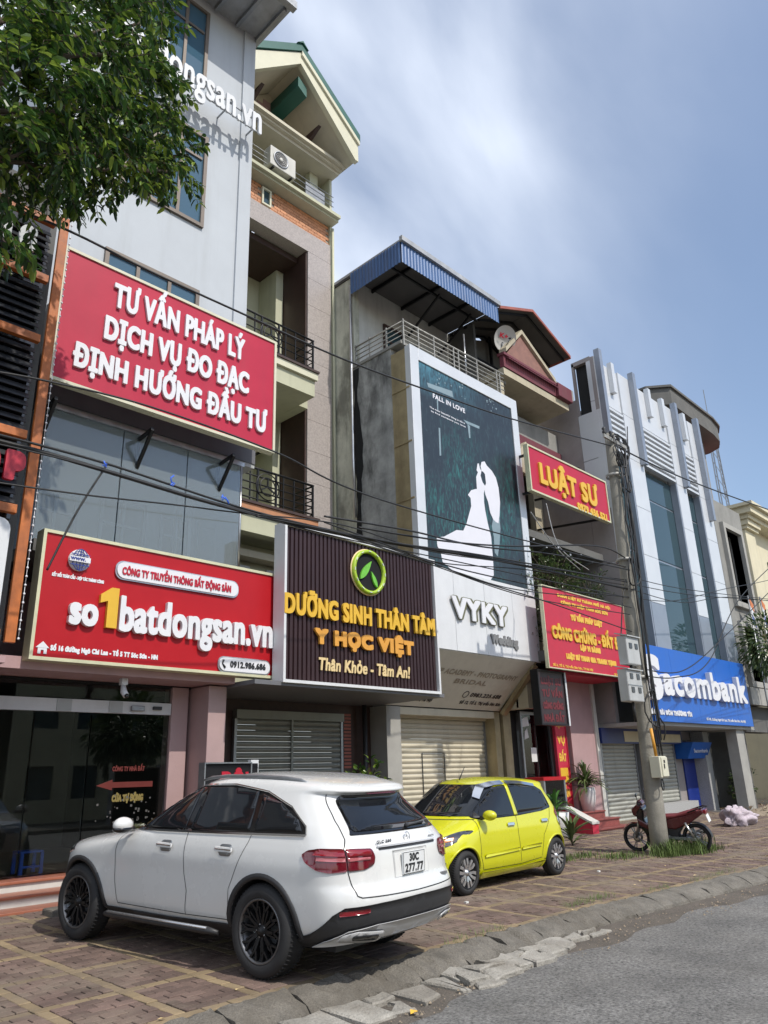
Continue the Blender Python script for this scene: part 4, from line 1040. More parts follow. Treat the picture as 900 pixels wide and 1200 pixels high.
# ------------------------------------------------------------------ law office house
def law_house():
    t = thing('law_office', 'beige house with maroon balcony and brown gabled sheet roof behind the LUẬT SƯ sign', 'building', (18, 11, 0))
    part('wall', opening(MB(), 16.3, 20.38, 3.2, 13.8, 12.4, 12.6, [(16.6, 17.8, 9.0, 11.0), (18.2, 19.9, 8.2, 11.2), (16.8, 19.6, 4.6, 7.2)]), 'beige_wall', t)
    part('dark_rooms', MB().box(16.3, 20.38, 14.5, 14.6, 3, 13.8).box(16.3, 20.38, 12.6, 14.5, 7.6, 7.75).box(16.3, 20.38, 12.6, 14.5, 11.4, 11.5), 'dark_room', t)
    window(t, 16.6, 17.8, 9.0, 11.0, 12.42, 2, 2, fm='wood_dark', gm='glass_bank')
    part('side_wall', MB().box(16.31, 16.5, 10.9, 12.39, 3.0, 12.2), 'beige_wall', t)
    part('balcony_slab', MB().slab([(16.35, 10.75, 12.32), (19.85, 10.75, 12.32), (19.85, 12.39, 12.25), (16.35, 12.39, 12.25)], (0, 0, .22)), 'beige_wall', t)
    part('parapet', MB().box(16.35, 19.85, 10.72, 10.86, 12.56, 12.92), 'maroon_wall', t)
    part('parapet_rail', MB().box(16.3, 19.2, 10.66, 10.9, 12.921, 13.0), 'maroon_wall', t)
    tl = None
    for k in range(22):
        x = 16.45+k*.12
        if tl is None: tl = part('roof_tile', MB().slab([(x, 10.6, 12.80), (x+.1, 10.6, 12.80), (x+.1, 10.72, 12.9), (x, 10.72, 12.9)], (0, 0, .03)), 'maroon_wall', t); b0 = x
        else: link_copy(tl, t, (x-b0, 0, 0))
    part('corner_box', MB().box(19.1, 19.9, 10.6, 11.1, 12.55, 13.02), 'maroon_wall', t, bevel=.02)
    part('pediment', MB().prism([(16.6, 13.08), (19.0, 13.08), (17.5, 14.1)], 'y', 10.78, 10.9), 'brick_face', t)
    part('pediment_cornice', MB().slab([(17.45, 10.7, 14.1), (19.15, 10.7, 13.05), (19.15, 10.95, 13.05), (17.45, 10.95, 14.1)], (0, 0, .14)).slab([(16.5, 10.7, 13.1), (17.45, 10.7, 14.1), (17.45, 10.95, 14.1), (16.5, 10.95, 13.1)], (0, 0, .14)), 'beige_wall', t)
    # gabled sheet roof on trusses
    P0, P1, P2 = (16.1, 14.3), (17.9, 15.0), (19.9, 14.2)
    for a, b in ((P0, P1), (P1, P2)):
        r = part('roof_sheet', MB().slab([(a[0], 10.55, a[1]), (b[0], 10.55, b[1]), (b[0], 12.6, b[1]), (a[0], 12.6, a[1])], (0, 0, .03)), 'roof_under', t)
        part('roof_edge', MB().slab([(a[0], 10.5, a[1]-.02), (b[0], 10.5, b[1]-.02), (b[0], 10.545, b[1]-.02), (a[0], 10.545, a[1]-.02)], (0, 0, .09)), 'red_edge', r)
        for k in range(4):
            y = 10.75+k*.55; part('purlin', MB().bar((a[0], y, a[1]-.04), (b[0], y, b[1]-.04), .05, .07), 'black_metal', r)
    part('roof_edge', MB().box(19.9, 19.94, 10.5, 12.6, 14.14, 14.26), 'red_edge', t)
    part('gable_end', MB().prism([(16.31, 13.8), (20.1, 13.8), (20.1, 14.1), (18.05, 14.9), (16.31, 14.25)], 'y', 12.45, 12.55), 'concrete_dark', t)
    part('truss', MB().bar((16.4, 12.3, 13.8), (20.2, 12.3, 13.9), .1).bar((18.05, 12.3, 13.8), (18.05, 12.3, 15.0), .08), 'black_metal', t)
    # lower terraces
    part('ring_beam', MB().box(16.3, 20.38, 11.6, 12.39, 11.2, 11.9), 'concrete', t)
    part('maroon_band', MB().box(18.0, 20.38, 11.5, 11.59, 10.6, 11.2), 'maroon_wall', t)
    part('terrace_slab', MB().box(16.2, 20.38, 10.5, 12.39, 7.4, 7.6), 'concrete_dark', t)
    part('terrace_slab', MB().box(16.3, 20.38, 10.2, 12.39, 4.1, 4.35), 'concrete_dark', t)
    part('terrace_parapet', MB().box(16.3, 20.3, 10.2, 10.3, 4.35, 5.3), 'concrete_dark', t)
    part('arch_wall', MB().prism([(16.45, 9.3), (17.1, 9.3), (17.8, 9.5), (17.2, 10.1), (16.9, 10.3), (16.5, 9.9)], 'y', 10.6, 10.75), 'beige_wall', t)
    random.seed(5)
    for k in range(6): part('pergola_bar', MB().bar((16.5+k*.6, 10.4, 7.3-.1*(k % 2)), (17.6+k*.5, 12.3, 7.1), .05), 'grey_metal', t)
    for k in range(5): part('frame_bar', MB().bar((18.4+k*.35, 10.6, 9.8+k*.12), (18.9+k*.3, 12.2, 11.3), .04), 'black_metal', t)
    for k in range(6): part('awning_slat', MB().bar((18.3, 11.0+k*.2, 9.9+.2*k), (20.3, 11.0+k*.2, 9.9+.2*k), .09, .02), 'grey_metal', t)
    # ground floor
    part('ground_wall', opening(MB(), 16.65, 20.0, 0, 3.9, 11.8, 11.95, [(17.0, 18.6, .5, 3.0)]), 'dark_room', t)
    x0, x1 = W(668, 850, 11.2)[0], 20.0
    part('pink_pier', MB().box(x0, x1-.12, 11.2, 11.79, 0, 4.05), 'pink_wall', t)
    part('white_quoin', MB().box(x1-.118, x1+.05, 11.15, 11.79, 0, 4.05), 'step_white', t)
    part('red_soffit', MB().box(16.6, 20.0, 10.3, 11.19, 3.82, 3.9), 'red_banner', t)
    d = part('glass_door', MB().box(16.95, 17.02, 11.62, 11.7, .5, 3.0).box(18.3, 18.38, 11.62, 11.7, .5, 3.0).box(17.02, 18.3, 11.62, 11.7, 2.92, 3.0), 'grey_metal', t)
    part('pane', MB().box(17.02, 17.65, 11.65, 11.66, .5, 2.92), 'glass_shop', d); part('pane', MB().box(17.67, 18.3, 11.65, 11.66, .5, 2.92), 'glass_shop', d)
    part('paper_notice', MB().box(17.35, 17.6, 11.64, 11.648, 1.75, 2.1), 'paper', d)
    for a, b, z in ((16.98, 17.35, 2.6), (17.1, 17.3, 2.3)): part('torn_sticker', MB().prism([(a, z), (b, z+.05), (b-.05, z+.28), (a+.03, z+.2)], 'y', 11.64, 11.648), 'paper', d)
law_house()

# ------------------------------------------------------------------ bank
def bank():
    t = thing('bank_building', 'modern white panelled bank with tall green glass bays above a blue sign', 'building', (24, 10, 0))
    X0, X1 = 20.4, 28.6
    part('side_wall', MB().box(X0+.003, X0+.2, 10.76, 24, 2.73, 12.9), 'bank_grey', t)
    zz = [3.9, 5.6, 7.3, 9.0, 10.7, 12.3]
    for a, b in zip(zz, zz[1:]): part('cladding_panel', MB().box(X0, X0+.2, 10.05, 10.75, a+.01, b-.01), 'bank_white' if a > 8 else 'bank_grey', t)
    part('recess_side', MB().box(X0+.15, X0+.2, 10.12, 10.7, 12.3, 14.15), 'dark_room', t)
    part('corner_post', MB().box(X0, X0+.15, 9.97, 10.1, 12.31, 14.2).box(X0, X0+.1, 10.7, 10.78, 12.31, 14.2).box(X0, X0+.2, 10.1, 10.78, 14.1, 14.25), 'bank_grey', t)
    piers = [(20.4, 20.92), (21.98, 22.98), (25.5, 26.32), (27.5, 28.45)]
    bays = [(20.92, 21.98), (22.98, 25.5), (26.32, 27.5)]
    levels = [4.85, 6.3, 7.8, 9.4, 11.05, 12.65, 14.2]
    for a, b in piers:
        for lo, hi in zip(levels, levels[1:]):
            part('pier_panel', MB().box(a+.004, b-.004, 9.95, 10.25, lo+.008, hi-.008), 'bank_fin' if hi < 6.5 else 'bank_white', t)  # lowest panels take the bluish fin colour, painting in a reflection
    for a, b in bays:
        part('parapet_panel', MB().box(a+.004, b-.004, 10.0, 10.25, 12.66, 14.16), 'bank_white', t)
        part('louvre_back', MB().box(a, b, 10.3, 10.34, 11.05, 12.65), 'concrete_frame', t)
        n = 8; lv = None
        for k in range(n):
            z = 11.1+k*.2
            if lv is None: lv = part('louvre', MB().slab([(a+.01, 9.96, z), (b-.01, 9.96, z), (b-.01, 10.2, z+.05), (a+.01, 10.2, z+.05)], (0, 0, .085)), 'bank_white', t)
            else: link_copy(lv, t, (0, 0, k*.2))
        g = part('window', MB().box(a, b, 10.22, 10.26, 7.9, 7.96).box(a, b, 10.22, 10.26, 10.0, 10.05), 'bank_fin', t)
        for lo, hi in ((4.85, 7.89), (7.97, 9.99), (10.06, 11.04)):
            part('pane', MB().box(a, b, 10.2, 10.22, lo, hi), 'glass_bank', g)
        part('reveal', MB().box(b-.08, b, 9.96, 10.19, 4.85, 11.04), 'bank_fin', t)
    for x, lo in ((20.42, 11.3), (22.72, 11.0), (26.05, 11.05), (28.0, 10.2)):
        part('fin', MB().box(x, x+.2, 9.76, 9.945, lo, 14.42), 'bank_fin', t)
    for x in (21.35, 24.0, 25.1, 26.9):
        part('corbel', MB().box(x, x+.2, 9.84, 9.995, 13.2, 14.3), 'bank_white', t)
    part('inner_shell', MB().box(X0+.2, 28.6, 12.5, 12.7, 3, 14).box(X0+.2, 28.4, 10.35, 12.5, 7.6, 7.8).box(28.4, 28.6, 10.26, 24, 0, 14), 'concrete_dark', t)
    part('water_tank_room', MB().box(22.2, 24.5, 13, 16, 14, 15.6), 'concrete', t)
    # ground floor
    part('soffit', MB().box(X0-.1, 28.2, 9.75, 11.3, 2.62, 2.72), 'concrete_frame', t)
    part('rear_wall', opening(MB(), 20.05, 27.0, -.05, 2.62, 11.35, 11.5, [(20.25, 22.3, -.05, 2.3), (23.4, 24.95, .5, 2.3), (25.65, 26.5, -.05, 2.35)]), 'bank_grey', t)
    a, b = 20.25, 22.3
    sh = part('roller_shutter', MB().box(a, b, 11.22, 11.34, 2.28, 2.45), 'shutter_grey', t); shutter(sh, a+.06, b-.06, -.03, 2.28, 11.3, 'shutter_grey', .11)
    a, b = 23.4, 24.95
    sh = part('roller_shutter', MB().box(a, b, 11.22, 11.34, 2.28, 2.4), 'shutter_grey', t); shutter(sh, a+.06, b-.06, .5, 2.28, 11.3, 'shutter_grey', .11)
    part('navy_fascia', MB().box(20.1, 25.3, 11.1, 11.2, 2.2, 2.62), 'navy', t)
    for a, b, c in ((21.4, 22.6, 2.55), (23.7, 25.2, 2.5)): part('fascia_print', MB().box(a, b, 11.09, 11.098, 2.25, c), 'villa_wall', t)
    part('granite_plinth', MB().box(23.0, 25.5, 10.95, 11.34, -.1, .48), 'granite_grey', t)
    part('navy_pier', MB().box(22.45, 22.6, 11.0, 11.3, 0, 2.2), 'grey_metal', t)
    part('door', MB().box(25.65, 26.5, 11.3, 11.34, -.1, 2.3), 'navy_door', t)
    part('atm_canopy', MB().prism([(10.7, 2.25), (11.34, 2.25), (11.34, 1.75), (10.95, 1.75)], 'x', 25.2, 26.7), 'bank_blue', t)
    text(t, 'Sacombank', 25.4, 26.5, 1.93, .12, 10.80, 'white_letter', .004, .003, each=False, name='lettering')
    part('granite_pier', MB().box(26.52, 26.95, 10.9, 11.34, -.1, 2.6), 'granite_grey', t)
    part('column', MB().box(26.7, 27.35, 9.85, 10.2, .1, 2.62), 'concrete_frame', t)
    part('side_wall', MB().box(27.0, 28.3, 11.4, 11.5, 0, 2.6), 'concrete_dark', t)
    part('plinth', MB().box(26.0, 28.3, 9.7, 11.3, -.1, .12), 'concrete_dark', t)
bank()

# ------------------------------------------------------------------ buildings beyond the bank
def beyond():
    t = thing('concrete_block', 'bare concrete building with a rounded roof parapet rising behind the bank', 'building', (36, 14, 0))
    part('wall', MB().box(31.6, 37.4, 12.9, 24, 0, 17.2), 'concrete', t)
    p = [(31.1, 12.9), (31.8, 12.0), (36.6, 12.05), (37.8, 12.2), (38.6, 12.55), (38.95, 13.2), (39.0, 14.4), (39.0, 24), (31.1, 24)]
    part('parapet', MB().prism(p, 'z', 17.2, 18.05), 'concrete_dark', t)
    part('parapet_cap', MB().prism([(q[0]+(.1 if q[0] > 36 else -.06), q[1]-.1) for q in p], 'z', 18.05, 18.16), 'concrete_dark', t)
    t = thing('concrete_building', 'unfinished grey concrete building with deep framed openings right of the bank', 'building', (30, 10, 0))
    holes = [(28.95, 30.5, 7.6, 10.3), (28.95, 30.35, 4.9, 6.6)]
    holes = [(29.3, 30.9, 7.3, 10.2), (29.3, 30.7, 4.35, 6.35)]
    part('wall', opening(MB(), 28.62, 31.6, 3.6, 11.3, 10.0, 10.3, holes), 'concrete', t)
    part('side_wall', MB().box(31.4, 31.6, 10.3, 20, 3.6, 11.3), 'concrete', t)
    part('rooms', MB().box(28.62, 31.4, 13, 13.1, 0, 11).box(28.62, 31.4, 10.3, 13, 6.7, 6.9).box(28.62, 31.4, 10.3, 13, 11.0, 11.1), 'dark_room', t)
    for a, b, c, d in holes:
        part('window_frame', MB().box(a-.2, a, 9.85, 10.35, c-.2, d+.2).box(b, b+.2, 9.85, 10.35, c-.2, d+.2).box(a, b, 9.85, 10.35, d, d+.2).box(a, b, 9.85, 10.35, c-.2, c), 'concrete_frame', t)
    part('band', MB().box(28.6, 31.7, 9.8, 10.0, 3.5, 4.1), 'concrete_frame', t)
    part('lower_beam', MB().box(28.6, 31.6, 10.2, 10.8, 2.6, 3.5), 'concrete_dark', t)
    part('post', MB().box(31.3, 31.6, 10.0, 10.3, 0, 3.5), 'concrete', t)
    t = thing('villa', 'cream villa with a moulded cornice and shuttered window at the right edge', 'building', (37, 11, 0))
    part('wall', opening(MB(), 35.2, 46, 0, 12.0, 11.2, 11.5, [(38.0, 39.4, 8.9, 10.6)]), 'villa_wall', t)
    part('cornice', MB().box(34.7, 46, 10.6, 11.6, 12.0, 12.2).box(34.5, 46, 10.4, 11.6, 12.202, 12.5).box(34.35, 46, 10.25, 11.6, 12.502, 12.65), 'villa_wall', t)
    part('side_wall', MB().box(35.2, 35.4, 11.5, 22, 0, 12.4), 'villa_wall', t)
    part('pilaster', MB().box(35.0, 36.2, 10.95, 11.19, 7.2, 11.6), 'villa_wall', t, bevel=.02)
    part('capital', MB().box(34.9, 36.35, 10.8, 11.19, 11.6, 11.75).box(34.8, 36.4, 10.7, 11.19, 11.752, 11.99), 'villa_wall', t)
    part('ledge', MB().box(34.9, 46, 10.8, 11.19, 7.0, 7.2).box(34.8, 46, 10.7, 11.19, 6.8, 6.998), 'villa_wall', t)
    part('roof', MB().slab([(35.5, 10.9, 12.66), (46, 10.9, 12.66), (46, 16, 14.6), (37.5, 16, 14.6)], (0, 0, .12)), 'red_tile', t)
    w = part('shutter_window', MB().box(37.9, 39.5, 11.1, 11.19, 8.8, 8.9), 'villa_wall', t)
    for a in (38.0, 38.7): part('shutter', MB().box(a, a+.68, 11.12, 11.18, 8.9, 10.6), 'green_roof', w)
    # yard wall, mast
    y = thing('yard_wall', 'low beige yard wall with iron spikes beyond the bank column', 'wall', (36, 13.6, 0))
    part('wall', MB().box(28.7, 60, 13.5, 13.7, -.3, 1.6), 'beige_wall', y)
    part('coping', MB().box(28.7, 60, 13.44, 13.76, 1.6, 1.68), 'concrete', y)
    sp = None
    for k in range(60):
        if sp is None: sp = part('spike', MB().bar((29, 13.6, 1.68), (29, 13.6, 2.35), .03), 'black_metal', y)
        else: link_copy(sp, y, (k*.2, 0, 0))
    part('spike_rail', MB().box(28.9, 41, 13.585, 13.615, 2.1, 2.13), 'black_metal', y)
    m = thing('radio_mast', 'slender lattice radio mast standing behind the concrete buildings', 'mast', (66, 22, 0))
    x, z = W(851, 600, 22); xt, zt = W(843, 515, 22); s = .45
    L = part('lattice', MB(), 'grey_metal', m); mb = MB()
    for dx, dy in ((-s, -s), (s, -s), (s, s), (-s, s)): mb.bar((x+dx, 22+dy, 0), (x+dx*.5, 22+dy*.5, zt), .09)
    for k in range(int(zt/1.3)):
        z0 = k*1.3; f0 = 1-.5*z0/zt; f1 = 1-.5*(z0+1.3)/zt
        mb.bar((x-s*f0, 22-s*f0, z0), (x+s*f1, 22-s*f1, z0+1.3), .05); mb.bar((x+s*f0, 22-s*f0, z0), (x-s*f1, 22-s*f1, z0+1.3), .05)
        mb.bar((x-s*f0, 22-s*f0, z0), (x-s*f1, 22+s*f1, z0+1.3), .05); mb.bar((x-s*f0, 22-s*f0, z0), (x+s*f0, 22-s*f0, z0), .05)
    bpy.data.objects.remove(L); part('lattice', mb, 'grey_metal', m)
    part('aerial', MB().bar((x, 22, zt), (x, 22, zt+4.5), .06).bar((x-1.6, 22, zt-.6), (x+1.6, 22, zt-.3), .1).bar((x-1.6, 22, zt-.8), (x-1.6, 22, zt+.6), .08).bar((x+1.6, 22, zt-.6), (x+1.6, 22, zt+.9), .08), 'grey_metal', m)
    part('platform', MB().box(x-.9, x+.9, 21.1, 22.9, zt*.72, zt*.72+.12), 'grey_metal', m)
beyond()
# ------------------------------------------------------------------ signs
def board(name, label, x0, x1, z0, z1, y, d, face, trim, tw=.06, tilt=None, cat='sign'):
    t = thing(name, label, cat, ((x0+x1)/2, y, z0))
    part('panel', MB().box(x0+tw, x1-tw, y, y+d, z0+tw, z1-tw), face, t)
    if trim:
        part('frame', MB().box(x0, x0+tw, y-.025, y+d+.01, z0, z1).box(x1-tw, x1, y-.025, y+d+.01, z0, z1).box(x0+tw, x1-tw, y-.025, y+d+.01, z1-tw, z1).box(x0+tw, x1-tw, y-.025, y+d+.01, z0, z0+tw), trim, t)
    return t
def pill(parent, x0, x1, z0, z1, y, d, m, name='pill_plate', rim=None):
    r = (z1-z0)/2; p = [(x1-r+r*math.cos(R(a)), z0+r+r*math.sin(R(a))) for a in range(-90, 91, 15)]+[(x0+r+r*math.cos(R(a)), z0+r+r*math.sin(R(a))) for a in range(90, 271, 15)]
    if rim: part('pill_rim', MB().prism([(q[0]+(.02 if q[0] > (x0+x1)/2 else -.02), q[1]+(.02 if q[1] > z0+r else -.02)) for q in p], 'y', y-d+.02, y), rim, parent)
    return part(name, MB().prism(p, 'y', y-d, y-.001), m, parent)

def signs():
    Y = 10.3
    t = board('shop_sign', 'big crimson sign with three rows of white letters high on the tower', 3.68, 7.85, 7.2, 9.55, Y, .12, 'crimson_panel', 'cream_trim', .05)
    F = Y-.002
    tpx(t, 'TƯ VẤN PHÁP LÝ', (131, 359.5), (131, 331), (285, 424), F, 'white_letter', .045, .017)
    tpx(t, 'DỊCH VỤ ĐO ĐẠC', (120, 397), (121, 369), (290, 463), F, 'white_letter', .045, .02)
    tpx(t, 'ĐỊNH HƯỚNG ĐẦU TƯ', (82.5, 427.5), (85, 400), (311, 510), F, 'white_letter', .045, .02)
    for u, v in ((92, 455), (205, 490), (300, 525)):
        x, _ = W(u-20, v, Y)
        part('bracket', MB().bar((x, Y+.15, 7.0), (x, 10.94, 6.95), .05).bar((x, 10.93, 6.95), (x, 10.93, 6.35), .05).bar((x, Y+.15, 6.98), (x, 10.92, 6.4), .05), 'black_metal', t)
    # red office sign
    t = board('shop_sign', 'wide red sign with a globe emblem and a big yellow figure 1', 3.9, 7.98, 3.12, 4.92, Y, .2, 'red_panel', 'gold_trim', .045)
    F = Y-.002
    tpx(t, 'so', (77.5, 731), (79, 694), (111.5, 736), F, 'white_letter', .07, .022)
    x0, z0 = W(114.5, 735, F); x1, z1 = W(133, 690, F)
    part('letter', MB().prism([(x0+.09, z0), (x0+.25, z0), (x0+.25, z1), (x0+.14, z1), (x0-.02, z1-.12), (x0-.02, z1-.24), (x0+.09, z1-.2)], 'y', F-.06, F), 'yellow_letter', t)
    tpx(t, 'batdongsan.vn', (136.5, 738), (137, 696), (316.5, 762), F, 'white_letter', .07, .02)
    a, za = W(135, 677, F); b, zb = W(277, 699, F); _, zt = W(135, 658, F); pill(t, a, b, (za+zb)/2-.01, (za+zb)/2+.235, F, .05, 'white_letter', rim='steel')
    tpx(t, 'CÔNG TY TRUYỀN THÔNG BẤT ĐỘNG SẢN', (143, 673.5), (143, 664.5), (270.5, 694), F-.052, 'red_letter', .01, .005)
    cx, cz = W(92.3, 657, F); r = .155
    g = part('emblem', MB().lathe([(r, 0), (r, -.03), (1e-3, -.045)], (cx, F, cz), 'y', 28), 'white_letter', t)
    ln = MB(); yy = F-.055
    for k in (0, .35, .72): ln.tube([(cx+r*k*math.cos(R(q)), yy, cz+r*math.sin(R(q))) for q in range(0, 361, 15)], .007, 4)
    for k in (-.5, 0, .5): hw = r*math.sqrt(1-k*k); ln.bar((cx-hw, yy, cz+r*k), (cx+hw, yy, cz+r*k), .012)
    ln.bar((cx, yy, cz-r), (cx, yy, cz+r), .012); part('meridians', ln, 'blue_letter', g)
    part('address_bar', MB().box(cx-.16, cx+.14, yy-.02, yy-.008, cz-.035, cz+.04), 'white_letter', g)
    text(g, 'WWW.', cx-.15, cx+.07, cz-.02, .045, yy-.021, 'blue_letter', .004, .004, each=False)
    tpx(t, 'KẾT NỐI TOÀN CẦU - HỢP TÁC THÀNH CÔNG', (60.5, 675), (60.5, 671), (121.5, 684), F, 'white_letter', .005, .004, each=False)
    tpx(t, 'Số 16 đường Ngô Chi Lan - Tổ 5 TT Sóc Sơn - HN', (58.5, 762), (58.5, 755.5), (184.5, 773.5), F, 'white_letter', .005, .006, each=False)
    x, z = W(49.5, 759, F)
    part('house_icon', MB().prism([(x-.09, z), (x, z+.085), (x+.09, z)], 'y', F-.01, F).prism([(x-.06, z-.08), (x-.02, z-.08), (x-.02, z-.03), (x+.02, z-.03), (x+.02, z-.08), (x+.06, z-.08), (x+.06, z-.003), (x-.06, z-.003)], 'y', F-.01, F), 'white_letter', t)
    a, za = W(255.5, 785, F); b, zb = W(314.5, 786, F); pill(t, a, b, za-.01, za+.2, F, .04, 'white_letter', rim='steel')
    tpx(t, '0912.986.686', (269.5, 781.5), (269.5, 774), (311, 786), F-.042, 'ink', .006, .006, each=False)
    part('phone_icon', MB().tube([(a+.07, F-.045, za+.16), (a+.05, F-.045, za+.1), (a+.1, F-.045, za+.04)], [.02, .011, .02], 6), 'ink', t)
    # maroon ribbed sign
    Y2 = 10.0
    t = thing('shop_sign', 'dark brown ribbed sign with a green leaf emblem and yellow letters', 'sign', (9.8, Y2, 3.0))
    x0, x1, z0, z1 = 7.86, 11.86, 3.03, 5.8
    rib = None; n = 40; w = (x1-x0-.12)/n
    part('backing', MB().box(x0+.05, x1-.05, Y2+.03, Y2+.2, z0+.05, z1-.05), 'brown_panel', t)
    for k in range(n):
        a = x0+.06+k*w
        if rib is None:
            rib = part('ribbed_slat', MB().prism([(a, Y2+.03), (a+w*.12, Y2), (a+w*.72, Y2), (a+w*.84, Y2+.03)], 'z', z0+.06, z1-.06), 'brown_panel', t)
        else: link_copy(rib, t, (k*w, 0, 0))
    part('frame', MB().box(x0, x0+.05, Y2-.05, Y2+.25, z0, z1).box(x1-.05, x1, Y2-.05, Y2+.25, z0, z1).box(x0+.05, x1-.05, Y2-.05, Y2+.25, z1-.05, z1).box(x0+.05, x1-.05, Y2-.05, Y2+.25, z0, z0+.05), 'sign_white', t)
    F = Y2-.012
    tpx(t, 'DƯỠNG SINH THÂN TÂM', (331.5, 716), (332, 692), (508.5, 748), F, 'yellow_letter', .05, .018)
    tpx(t, 'Y HỌC VIỆT', (367.5, 753), (367.5, 734.5), (483.5, 770), F, 'orange_letter', .05, .028)
    tpx(t, 'Thân Khỏe - Tâm An!', (373, 785), (373, 770), (480, 795.5), F, 'cream_letter', .02, .008, shear=.12)
    cx, cz = W(430.5, 671, F); r = .43
    e = part('emblem', MB().lathe([(r*.86, -.02), (1e-3, -.02)], (cx, F, cz), 'y', 36), 'dark_disc', t)
    part('ring', MB().lathe([(r*.86, -.01), (r*.86, -.08), (r, -.08), (r, 0)], (cx, F, cz), 'y', 36), 'lime', e)
    part('ring_halo', MB().lathe([(r*1.003, -.0), (r*1.06, -.0), (r*1.06, -.02), (r*1.003, -.02)], (cx, F, cz), 'y', 36), 'cream_letter', e)
    for k in range(12): 
        q = R(30*k); part('tick', MB().bar((cx+r*.93*math.cos(q)-.03*math.sin(q), F-.09, cz+r*.93*math.sin(q)+.03*math.cos(q)), (cx+r*.93*math.cos(q)+.03*math.sin(q), F-.09, cz+r*.93*math.sin(q)-.03*math.cos(q)), .012), 'white_letter', e)
    def leaf(c, ang, L, wd):
        pts = [(L*s, wd*math.sin(PI*s**.8)) for s in [k/10 for k in range(11)]]+[(L*s, -wd*math.sin(PI*s**.8)) for s in [k/10 for k in range(9, 0, -1)]]
        ca, sa = math.cos(ang), math.sin(ang)
        return MB().prism([(c[0]+a*ca-b*sa, c[1]+a*sa+b*ca) for a, b in pts], 'y', F-.06, F-.022)
    part('leaf', leaf((cx-.24, cz-.17), R(52), .50, .065), 'lime_leaf', e); part('leaf', leaf((cx+.21, cz-.27), R(118), .33, .045), 'lime_leaf', e)
    # poster, bridal sign
    Y3 = 10.5
    t = thing('billboard', 'tall white framed wedding poster of a couple in a dark green forest', 'billboard', (14.1, Y3, 5.9))
    x0, x1, z0, z1 = 11.98, 16.4, 5.92, 11.35
    part('frame', MB().box(x0, x0+.3, Y3-.03, Y3+.15, z0, z1).box(x1-.28, x1, Y3-.03, Y3+.15, z0, z1).box(x0+.3, x1-.28, Y3-.03, Y3+.15, z1-.33, z1), 'bank_white', t, bevel=.01)
    part('poster', MB().box(x0+.3, x1-.28, Y3, Y3+.1, z0, z1-.33), 'poster_forest', t)
    F = Y3-.001
    def poly(pts, name, m, d=.002):
        q = [W(500+a/6.43, 520+b/6.43, Y3) for a, b in pts]
        part(name, MB().add([(p[0], F-d, p[1]) for p in q], [tuple(range(len(q)))]), m, t)
    dress = [(75, 705), (130, 700), (225, 650), (275, 655), (300, 600), (335, 470), (330, 410), (310, 385), (335, 350), (375, 340), (385, 350), (430, 370), (432, 440), (440, 500), (460, 600), (485, 700), (500, 880), (505, 990), (480, 1030), (380, 1020), (250, 985), (175, 940), (120, 890), (105, 820), (80, 770)]
    def tri_poly(pts, name, m, d=.002):
        q = [W(500+a/6.43, 520+b/6.43, Y3) for a, b in pts]
        mb = MB().add([(p[0], F-d, p[1]) for p in q], tessellate_polygon([[Vector((p[0], p[1], 0)) for p in q]])); part(name, mb, m, t, fix=False)
    tri_poly(dress, 'dress_figure', 'bride_white')
    tri_poly([(378, 345), (372, 250), (385, 215), (375, 200), (382, 150), (392, 148), (400, 185), (412, 205), (405, 240), (420, 290), (440, 320), (430, 375), (385, 352)], 'veil_figure', 'bride_white', .003)
    tri_poly([(412, 205), (405, 170), (412, 138), (435, 133), (452, 165), (490, 205), (520, 255), (540, 330), (552, 440), (548, 540), (540, 600), (520, 590), (500, 570), (478, 520), (462, 440), (440, 380), (432, 330), (446, 300), (438, 230), (425, 212)], 'suit_figure', 'bride_white', .004)
    tri_poly([(500, 560), (540, 590), (548, 560), (556, 640), (548, 760), (535, 850), (512, 820), (505, 700), (490, 620)], 'spray_print', 'mist_print', .0015)
    def band(pts, m='mist_print', nm='light_print'):
        q = [W(480+a/6.43, 400+b/6.43, Y3) for a, b in pts]; part(nm, MB().add([(p[0], F-.0012, p[1]) for p in q], [tuple(range(len(q)))]), m, t)
    band([(130, 310), (320, 375), (330, 425), (200, 370), (140, 345)])
    band([(405, 590), (525, 640), (525, 660), (430, 620)]); band([(435, 620), (455, 640), (458, 730), (448, 728)]); band([(218, 650), (230, 655), (238, 860), (226, 862)]); band([(203, 420), (213, 424), (216, 520), (208, 520)])
    random.seed(9)
    for k in range(26):
        u, v = random.choice([(215, 280), (300, 310), (390, 330), (400, 420), (600, 450), (630, 500), (590, 470)]); u += random.gauss(0, 16); v += random.gauss(0, 18); s = random.uniform(3, 9)
        band([(u, v), (u+s, v+s*.6), (u+s*.8, v+s*2), (u-s*.3, v+s)])
    tpx(t, 'FALL IN LOVE', (480+175/6.43, 400+425/6.43), (480+175/6.43, 400+390/6.43), (480+418/6.43, 400+545/6.43), F, 'bride_white', .004, .006, each=False)
    tpx(t, 'The most beautiful thing in life is', (480+150/6.43, 400+513/6.43), (480+150/6.43, 400+500/6.43), (480+415/6.43, 400+612/6.43), F, 'bride_white', .004, .002, each=False)
    tpx(t, 'to find someone you love', (480+160/6.43, 400+540/6.43), (480+160/6.43, 400+527/6.43), (480+420/6.43, 400+640/6.43), F, 'bride_white', .004, .002, each=False)
    t = thing('shop_sign', 'white panelled bridal shop sign directly under the tall poster', 'sign', (14.1, Y3, 4.1))
    for k in range(4):
        a = 11.98+k*1.13; b = min(a+1.122, 16.4)
        part('panel', MB().box(a, b, Y3-.02, Y3+.12, 4.08, 5.90), 'sign_white', t)
